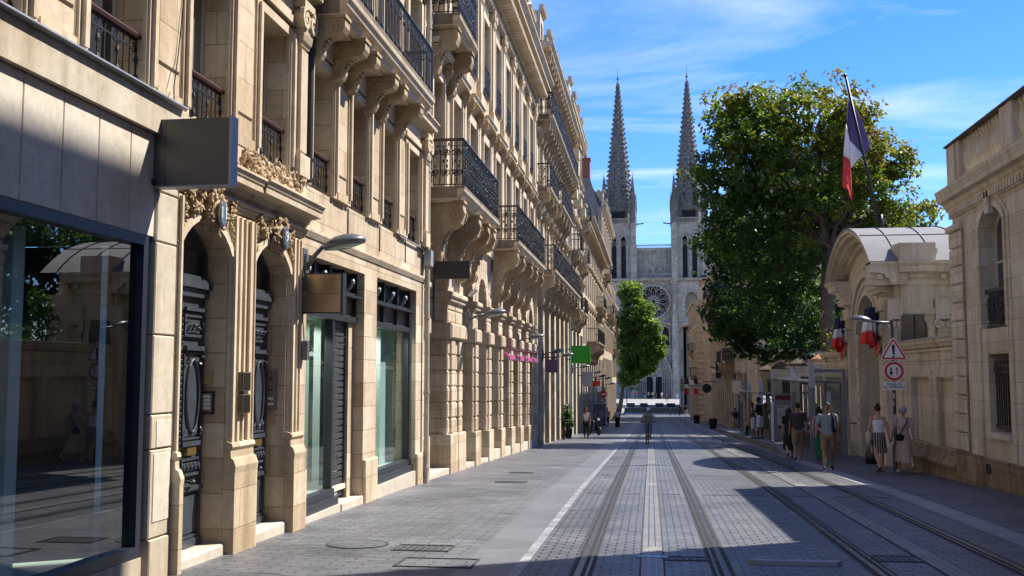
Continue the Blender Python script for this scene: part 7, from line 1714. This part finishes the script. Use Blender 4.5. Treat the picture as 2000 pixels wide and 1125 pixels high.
def person(lab, x, y, face, h=1.72, skin=SKIN, legs=(12, 4, -14, 22), arms=(-12, 10, 14, 14), armout=(7, 7), top=None, bottom=None, hair=('short', (.02,.014,.010)), shoes=(.03,.03,.03), dz=0., female=False, lean=3, head_turn=0, detail=1, sit=False, group='people in the street', extra=None, y0=None, low=False, zoff=None, headtilt=0):
    z0 = gz(y) + dz; s = h/1.75; r = thing('person', lab, 'person', (x, y, z0), group)
    fa = math.radians(face); ca, sa = math.cos(fa), math.sin(fa)
    hipw = .095*(1.02 if female else .95); shw = .165 if female else .195; L1, L2 = .445, .43; U1, U2 = .30, .26
    R = math.radians
    def leg(side, th, kn):
        hip = Vector((side*hipw, 0, 0)); d1 = Vector((side*.03, math.sin(R(th)), -math.cos(R(th)))).normalized(); k = hip + d1*L1
        a = th - kn; d2 = Vector((-side*.01, math.sin(R(a)), -math.cos(R(a)))).normalized(); an = k + d2*L2
        fd = Vector((side*.12, math.cos(R(a*.5)), math.sin(R(a*.5)) if a > -30 else -.6)).normalized() if True else None
        return hip, k, an, an + fd*.15 + Vector((0, 0, -.05))
    lL, lR = leg(-1, legs[0], legs[1]), leg(1, legs[2], legs[3])
    low_ = min(min(p.z for p in lL[2:]), min(p.z for p in lR[2:])) - .045
    hz = -low_ if zoff is None else zoff/s
    le = R(lean); up = Vector((0, math.sin(le), math.cos(le)))
    pel = Vector((0, 0, hz)); 
    def sp(t): return pel + up*t
    chest, neck, hc = sp(.40), sp(.545), sp(.70) + Vector((0, .02, 0))
    def arm(side, sh, el, out):
        S_ = sp(.475) + Vector((side*shw, -.005, 0)); d1 = Vector((side*math.sin(R(out)), math.sin(R(sh)), -math.cos(R(sh)))).normalized(); E = S_ + d1*U1
        a = sh + el; d2 = Vector((side*math.sin(R(out))*.4, math.sin(R(a)), -math.cos(R(a)))).normalized(); W = E + d2*U2
        return S_, E, W, d2
    aL, aR = arm(-1, arms[0], arms[1], armout[0]), arm(1, arms[2], arms[3], armout[1])
    G = lambda v: (x + s*(v[0]*ca - v[1]*sa), y + s*(v[0]*sa + v[1]*ca), z0 + s*v[2])
    off = lambda p: p + pel
    vox = .011 if detail else .022
    def new(): return MB(lambda a, b, c: (a, b, c))
    def finish(mb, name, mat, par, vx=None, it=3):
        me = remesh(mb, vx or vox, it=it)
        co = np.empty(len(me.vertices)*3); me.vertices.foreach_get('co', co); co = co.reshape(-1, 3)
        w_ = np.stack([x + s*(co[:, 0]*ca - co[:, 1]*sa), y + s*(co[:, 0]*sa + co[:, 1]*ca), z0 + s*co[:, 2]], 1)
        me.vertices.foreach_set('co', w_.ravel()); me.update(); me.materials.clear(); me.materials.append(mat)
        o = bpy.data.objects.new(name, me); C.objects.link(o); adopt(o, par); return o
    def torso(mb, e=0., z_lo=-.08, z_hi=.50):
        bw = .145 if female else .165; cw = .155 if female else .18
        seg = [(-.10, bw*.98, .105), (0, bw*1.04, .115), (.12, bw*.86 if female else bw*.95, .098), (.22, bw*.84 if female else bw*.97, .098), (.34, cw*.96, .118 if female else .115), (.44, cw, .105), (.50, cw*.86, .085), (.53, cw*.5, .065), (.55, .06, .055)]
        seg = [q for q in seg if z_lo <= q[0] <= z_hi]
        loft(mb, [(sp(t).x, sp(t).y, sp(t).z, rx+e, ry+e) for t, rx, ry in seg])
    # body: one continuous skin
    mb = new(); torso(mb, 0, -.2, .6)
    for hip, k, an, toe in (lL, lR):
        cone(mb, off(hip)+Vector((0, 0, -.02)), .088 if female else .085, off(k), .052); cone(mb, off(k), .052, off(k)+(off(an)-off(k))*.3, .055); cone(mb, off(k)+(off(an)-off(k))*.3, .055, off(an), .034); cone(mb, off(an)+Vector((0, -.03, -.02)), .036, off(toe), .026)
    for side, (S_, E, W, d) in ((-1, aL), (1, aR)):
        cone(mb, S_, .055, E, .040); cone(mb, E, .040, W, .026)
        pa = W + d*.05; cone(mb, W, .024, pa, .030); q = Vector((0, 1, 0)) if abs(d.y) < .8 else Vector((0, 0, 1))
        if detail:
            for i, ln in enumerate((.075, .085, .08, .062)):
                o_ = q*(.028 - .019*i); k_ = pa + o_ + d*.035 + Vector((-side*.004, 0, 0)); cone(mb, pa+o_, .0105, k_, .010, 6); cone(mb, k_, .010, k_ + d*(ln*.55) + Vector((-side*.018, .004, 0)), .008, 6)
            t0 = W + d*.02 + q*.022; cone(mb, t0, .012, t0 + d*.045 + q*.03, .009, 6)
        else: cone(mb, pa, .028, pa + d*.07, .018)
    cone(mb, neck-up*.04, .058, hc-up*.06, .050)
    hm = Matrix.Rotation(R(head_turn), 3, 'Z') @ Matrix.Rotation(R(headtilt), 3, 'X'); H = lambda a, b, c: hc + hm @ Vector((a, b, c))
    mb.ball(tuple(hc + hm @ Vector((0, -.005, .025))), (.075, .092, .098), 14, 10, hm); mb.ball(tuple(H(0, .022, -.055)), (.055, .062, .062), 12, 8, hm)
    if detail:
        cone(mb, H(0, .09, .015), .009, H(0, .108, -.022), .013, 6)
        for sd in (-1, 1): mb.ball(tuple(H(sd*.076, -.005, -.005)), (.012, .02, .032), 8, 6, hm)
        mb.ball(tuple(H(0, .078, -.06)), (.024, .012, .012), 8, 5, hm)
    body = finish(mb, 'body', skin, r)
    if detail:
        mb = MB(lambda a, b, c: G(Vector((a, b, c))))
        for sd in (-1, 1): mb.ball(tuple(H(sd*.030, .083, .022)), (.012, .008, .007), 8, 5, hm)
        mb.build('eyes', M['blackp'], body)
        mb = MB(lambda a, b, c: G(Vector((a, b, c)))); mb.ball(tuple(H(0, .092, -.058)), (.022, .006, .005), 8, 5, hm); mb.build('lips', colmat('lips', (.25,.08,.07), .5, 0), body)
    # hair
    kind, hcol = hair; hmat = colmat('hair_%.3f_%.3f' % hcol[:2], hcol, .6, .3, 60)
    mb = new()
    if kind != 'helmet':
        mb.ball(tuple(H(0, -.018, .045)), (.088, .098, .092), 14, 10, hm)
        if kind in ('long', 'bob'):
            ln = .30 if kind == 'long' else .12
            for sd in (-1, 0, 1): cone(mb, H(sd*.055, -.045, .02), .055, H(sd*.075, -.065, -.06-ln), .045)
        if kind == 'bun': mb.ball(tuple(H(0, -.05, .135)), (.05, .05, .045), 10, 8)
        if kind == 'fluffy': mb.ball(tuple(H(0, -.02, .03)), (.112, .122, .105), 14, 10)
    else: mb.ball(tuple(H(0, -.01, .055)), (.095, .125, .085), 14, 10)
    finish(mb, 'helmet' if kind == 'helmet' else 'hair', hmat, r, .014, 2)
    # clothes
    if top:
        tk, tm = top; mb = new(); e = .014
        if tk in ('tee', 'shirt', 'dress'):
            torso(mb, e, -.12, .54)
            for S_, E, W, d in (aL, aR):
                f = .58 if tk != 'shirt' else 1.0; cone(mb, S_, .068, S_+(E-S_)*f, .060)
                if tk == 'shirt': cone(mb, E, .058, E+(W-E)*.9, .044)
        elif tk == 'tank':
            torso(mb, e*.8, -.12, .44)
            for sd in (-1, 1): cone(mb, sp(.44)+Vector((sd*.085, .0, 0)), .05, sp(.53)+Vector((sd*.075, -.01, 0)), .03)
        elif tk == 'tube': torso(mb, e*.8, .10, .44)
        finish(mb, {'tee': 'shirt', 'shirt': 'blouse', 'tank': 'tank_top', 'tube': 'tube_top', 'dress': 'dress_top'}[tk], tm, r)
    if bottom:
        bk, bm = bottom; mb = new()
        if bk in ('shorts', 'trousers', 'loose'):
            torso(mb, .018, -.12, .10)
            for hip, k, an, toe in (lL, lR):
                a, b, c = off(hip), off(k), off(an)
                if bk == 'shorts': cone(mb, a, .108, a+(b-a)*.92, .088)
                elif bk == 'trousers': cone(mb, a, .102, b, .068); cone(mb, b, .068, b+(c-b)*.92, .048)
                else: cone(mb, a, .112, b, .100); cone(mb, b, .100, b+(c-b)*.90, .105)
            finish(mb, 'shorts' if bk == 'shorts' else 'trousers', bm, r)
        else:
            ln, fl = {'skirt': (.62, .21), 'mini': (.40, .20), 'long': (.80, .20), 'dress': (.52, .22)}[bk]
            rg = [(0, 0, hz+.12, .145, .112), (0, 0, hz, .175, .138), (0, .01, hz-ln*.5, .175+(fl-.175)*.6, .15+(fl-.15)*.6), (0, .015, hz-ln, fl, fl*.9)]
            dy_ = max(abs(off(k).y)*min(1, ln/.445) for hip, k, an, toe in (lL, lR))
            if ln > .5: dy_ = max(dy_, .75*max(abs(off(an).y) for hip, k, an, toe in (lL, lR)))
            rg = [(cx, cy, cz, rx*(1 if i < 2 else 1.04), ry if i < 2 else max(ry, dy_*(.62 if i == 2 else 1.0)+.10)) for i, (cx, cy, cz, rx, ry) in enumerate(rg)]
            n_ = 28; mb2 = MB(lambda a, b, c: G(Vector((a, b, c))))
            vs = [(cx+rx*(1+.035*(i > 0)*math.sin(j*PI*.857*1.0+i)*i/3)*math.cos(2*PI*j/n_), cy+ry*(1+.04*math.sin(j*2.7)*i/3)*math.sin(2*PI*j/n_), cz) for i, (cx, cy, cz, rx, ry) in enumerate(rg) for j in range(n_)]
            mb2.sm = True; mb2.add(vs, [(i*n_+j, i*n_+(j+1) % n_, (i+1)*n_+(j+1) % n_, (i+1)*n_+j) for i in range(3) for j in range(n_)] + [tuple(range(n_))])
            mb2.build('skirt', bm, r)
    if shoes:
        sm_ = colmat('shoe_%.2f_%.2f' % shoes[:2], shoes, .6, .1)
        for hip, k, an, toe in (lL, lR):
            mb = new(); a, t = off(an), off(toe); cone(mb, a+Vector((0, -.035, -.028)), .038, t+Vector((0, .02, .0)), .034)
            finish(mb, 'shoe', sm_, r, .014, 2)
    if extra: extra(r, G, sp, aL, aR, off, lL, lR, hz)
    return r, G, sp, aL, aR
def bag(lab, nm, G, pts_strap, c, rad, col, cat='bag', grp=None):
    loc = G(Vector(c)); r = thing(nm, lab, cat, loc, grp)
    f_ = lambda a, b, c_: G(Vector((a, b, c_)))
    mb = MB(f_); mb.sm = True; mb.ball(c, rad, 12, 8); mb.box(c[0]-rad[0]*.8, c[0]+rad[0]*.8, c[1]-rad[1]*.8, c[1]+rad[1]*.8, c[2]-rad[2]*.85, c[2]+rad[2]*.7); mb.build('pouch', col, r)
    mb = MB(f_); mb.tube(pts_strap, .014, 5); mb.build('strap', col, r)
GREYT = colmat('grey_blue_tee', (.235,.27,.30)); KHAKI = colmat('khaki_cotton', (.22,.155,.085)); NAVY = colmat('navy_cloth', (.018,.022,.035)); WHT = colmat('white_cotton', (.68,.65,.68)); BLK = colmat('black_cloth', (.012,.012,.014))
# foreground group on the right pavement
_, G, sp, aL, aR = person('man in grey tee and khaki shorts walking towards the viewer with jacket on shoulder', 4.61, 28.05, 172, 1.76, TAN, (-8, 20, 24, 6), (-14, 8, 20, 18), (9, 16), ('tee', GREYT), ('shorts', KHAKI), ('short', (.02,.013,.009)), (.012,.012,.014), head_turn=-12)
r = thing('jacket', 'dark navy jacket draped over the shoulder of the man in grey', 'jacket', G(sp(.45)+Vector((-.17, 0, 0))))
mb = MB(lambda a, b, c: G(Vector((a, b, c)))); mb.sm = True; q = sp(.50); cx_ = q.x-.135
n_ = 14; rg = [(cx_, q.y, q.z+.05, .03, .05), (cx_, q.y, q.z+.035, .06, .11), (cx_-.01, q.y+.005, q.z-.10, .065, .135), (cx_-.015, q.y+.01, q.z-.30, .06, .14), (cx_-.02, q.y+.0, q.z-.44, .05, .12)]
mb.add([(a+rx*math.cos(2*PI*j/n_)*(1+.12*math.sin(j*2)), b+ry*math.sin(2*PI*j/n_), c) for a, b, c, rx, ry in rg for j in range(n_)], [(i*n_+j, i*n_+(j+1) % n_, (i+1)*n_+(j+1) % n_, (i+1)*n_+j) for i in range(4) for j in range(n_)] + [tuple(range(n_)), tuple(4*n_+j for j in range(n_))]); mb.build('cloth', NAVY, r)
_, G, sp, aL, aR = person('woman in white tank top and striped brown shorts walking away with tote bag', 5.72, 27.18, 4, 1.70, SKIN, (-16, 28, 12, 4), (6, 6, -10, 8), (10, 14), ('tank', WHT), ('mini', stripes('brown_striped_cloth', (.06,.028,.022), (.36,.30,.27), 46)), ('bun', (.022,.014,.012)), (.02,.015,.012), female=True)
bag('cream canvas tote bag on the shoulder of the woman in white tank top', 'tote_bag', G, [tuple(sp(.52)+Vector((-.13, .04, .02))), tuple(sp(.3)+Vector((-.21, .08, 0))), tuple(sp(.1)+Vector((-.24, .05, 0)))], tuple(sp(.02)+Vector((-.26, .02, -.04))), (.055, .13, .19), colmat('canvas_cream', (.48,.41,.32)), 'bag')
_, G, sp, aL, aR = person('grey haired woman in pink top and beige skirt walking away with crossbody bag', 6.36, 27.31, -2, 1.68, SKIN, (14, 4, -22, 34), (10, 30, -12, 10), (14, 10), ('tee', colmat('pale_pink_tee', (.46,.33,.33))), ('skirt', colmat('beige_skirt', (.40,.31,.24))), ('fluffy', (.30,.29,.28)), (.5,.48,.44), female=True)
bag('small black crossbody bag worn by the grey haired woman', 'crossbody_bag', G, [tuple(sp(.53)+Vector((.10, -.07, .0))), tuple(sp(.40)+Vector((.06, -.14, 0))), tuple(sp(.2)+Vector((-.06, -.13, 0))), tuple(sp(.08)+Vector((-.13, -.11, 0)))], tuple(sp(.02)+Vector((-.13, -.15, 0))), (.115, .045, .095), BLK)
r = thing('pink_purse', 'small bright pink purse in the hand of the grey haired woman', 'purse', G(aL[2])); mb = MB(lambda a, b, c: G(Vector((a, b, c)))); mb.sm = True; w_ = aL[2]+aL[3]*.09; mb.ball(tuple(w_), (.035, .06, .055), 10, 7); mb.build('pouch', colmat('hot_pink', (.45,.02,.12)), r)
person('man in dark tee and khaki shorts walking away from the viewer', 4.62, 33.64, -4, 1.80, TAN, (-14, 14, 12, 4), (8, 8, -12, 10), (7, 8), ('tee', colmat('charcoal_tee', (.045,.042,.052))), ('shorts', KHAKI), ('short', (.016,.012,.010)), (.03,.03,.032))
mb = None
def socks(r, *a): pass
_, G, sp, aL, aR = person('woman in floral blouse and loose green trousers walking away', 5.30, 33.79, 18, 1.66, SKIN, (-10, 10, 14, 6), (-8, 10, 10, 12), (10, 8), ('shirt', patterned('floral_blouse', (.50,.40,.40), (.16,.05,.08), 16)), ('loose', colmat('emerald_cloth', (.010,.14,.065))), ('bob', (.020,.012,.010)), (.05,.035,.03), female=True)
bag('dark backpack on the woman with green trousers', 'backpack', G, [tuple(sp(.52)+Vector((.08, -.03, .02))), tuple(sp(.3)+Vector((.10, -.16, 0)))], tuple(sp(.30)+Vector((.03, -.17, 0))), (.12, .07, .18), NAVY)
person('woman in black dress and black shoes beside the man in dark tee', 4.52, 35.0, 0, 1.66, SKIN, (-20, 30, 14, 4), (6, 10, -8, 10), (6, 6), ('tee', BLK), ('skirt', BLK), ('bob', (.03,.012,.008)), (.012,.012,.012), female=True)
# tram stop
person('woman in black sitting with crossed leg beside the totem', 5.9, 42.6, 100, 1.66, SKIN, (84, 60, 78, 84), (20, 40, 24, 40), (6, 6), ('tee', BLK), ('shorts', BLK), ('long', (.05,.018,.010)), (.25,.16,.12), dz=.27, female=True, zoff=.52, lean=-4)
person('tall dark skinned man in black shirt and white shorts at the tram stop', 4.98, 48.6, 60, 1.88, DARK, (4, 2, -4, 2), (10, 50, 4, 12), (8, 8), ('tee', BLK), ('shorts', WHT), ('short', (.008,.007,.006)), (.02,.02,.02), dz=.27)
person('woman in teal green top standing left of the tall man at the stop', 4.72, 49.1, 80, 1.66, TAN, (3, 2, -3, 2), (10, 40, 8, 20), (8, 8), ('tank', colmat('teal_top', (.03,.13,.09))), ('shorts', WHT), ('long', (.03,.018,.012)), (.1,.07,.05), dz=.27, female=True)
person('woman in olive dress standing with her back turned at the stop', 5.50, 50.9, -15, 1.66, SKIN, (3, 2, -3, 2), (4, 14, 4, 14), (9, 9), ('dress', colmat('olive_cloth', (.085,.088,.045))), ('dress', colmat('olive_cloth', (.085,.088,.045))), ('bob', (.07,.02,.012)), (.3,.28,.26), dz=.27, female=True)
person('seated person in dark clothes at the far end of the tram stop', 5.5, 56.0, 95, 1.7, TAN, (85, 85, 80, 70), (20, 30, 24, 40), (6, 6), ('tee', NAVY), ('trousers', BLK), ('short', (.02,.014,.01)), (.02,.02,.02), dz=.27, zoff=.52, detail=0)
person('man in dark blue tee and pale shorts at the doorway on the right', 6.55, 82, 20, 1.74, TAN, (4, 2, -6, 4), (30, 70, 6, 14), (10, 8), ('tee', colmat('royal_navy_tee', (.02,.03,.09))), ('shorts', colmat('stone_shorts', (.38,.34,.30))), ('short', (.02,.014,.01)), (.03,.03,.03), detail=0)
# left pavement
person('woman with long dark hair in white tube top and black trousers walking nearer', -3.47, 55.98, 180, 1.70, TAN, (16, 4, -14, 22), (-10, 12, 14, 12), (8, 10), ('tube', WHT), ('trousers', BLK), ('long', (.030,.014,.010)), (.03,.02,.02), female=True)
person('young man in salmon tee and black shorts with backpack straps on the left', -3.63, 86.95, 176, 1.74, SKIN, (14, 4, -12, 18), (-8, 14, 12, 10), (8, 8), ('tee', colmat('salmon_tee', (.48,.24,.20))), ('shorts', BLK), ('short', (.02,.014,.01)), (.6,.58,.55))
person('woman in white tee and long black skirt on the left pavement', -2.78, 87.3, 182, 1.68, SKIN, (10, 4, -8, 12), (-6, 10, 8, 10), (10, 10), ('tee', WHT), ('long', BLK), ('bob', (.035,.018,.010)), (.6,.58,.55), female=True)
_, G, sp, aL, aR = person('cyclist in white helmet, grey tee and blue shorts riding towards the viewer', -.11, 50.06, 180, 1.76, TAN, (58, 52, 26, 34), (52, 22, 52, 22), (14, 14), ('tee', colmat('beige_grey_tee', (.36,.33,.31))), ('shorts', colmat('denim_blue', (.13,.16,.24))), ('helmet', (.70,.74,.82)), (.02,.02,.02), lean=24, zoff=.93, headtilt=-18)
bag('black backpack straps worn by the cyclist', 'backpack', G, [tuple(sp(.42)+Vector((-.10, .13, .03))), tuple(sp(.53)+Vector((-.09, .0, .04))), tuple(sp(.35)+Vector((-.1, -.12, 0))), tuple(sp(.2)+Vector((.1, -.12, 0))), tuple(sp(.53)+Vector((.09, .0, .04))), tuple(sp(.42)+Vector((.10, .13, .03))), tuple(sp(.28)+Vector((.11, .13, 0)))], tuple(sp(.30)+Vector((0, -.18, .02))), (.14, .08, .2), BLK)
# far end and cathedral square
for lab, x, y, tc_, bc_, f in (('distant pedestrian in dark clothes left of the pale trousers one', 4.3, 152, 'b', 'b', 0), ('distant pedestrian in black top and pale trousers at street end', 5.0, 150, 'b', 'w', 10), ('distant person in red top leftmost on the square', -3.3, 230, 'r', 'b', 0), ('distant person in navy before the left portal door', -1.2, 232, 'n', 'g', 20), ('distant person in grey blue before the left portal door', -.4, 233, 'g', 'n', -20), ('distant person in yellow before the middle pillar', .5, 232, 'y', 'b', 0), ('distant person in dark blue right of the yellow one', 1.1, 232, 'n', 'n', 180), ('distant person in white right of the portal', 2.5, 230, 'w', 'g', 180), ('distant person in red striding across the square', 3.3, 215, 'r', 'b', 90), ('distant person in pink at the right of the square', 5.3, 230, 'p', 'g', 0), ('distant person in pale blue rightmost on the square', 5.9, 231, 'g', 'w', 30)):
    cm = {'b': BLK, 'w': WHT, 'r': colmat('red_cloth', (.42,.03,.03)), 'n': NAVY, 'g': GREYT, 'y': colmat('yellow_cloth', (.45,.32,.06)), 'p': colmat('rose_cloth', (.5,.2,.2))}
    person(lab, x, y, f, 1.72, SKIN, (14, 6, -12, 16) if 'strid' in lab else (6, 3, -6, 6), (-8, 10, 8, 10), (8, 8), ('tee', cm[tc_]), ('trousers', cm[bc_]), ('short', (.02,.014,.01)), (.03,.03,.03), dz=.56 if 190 < y < 236 else 0, detail=0)
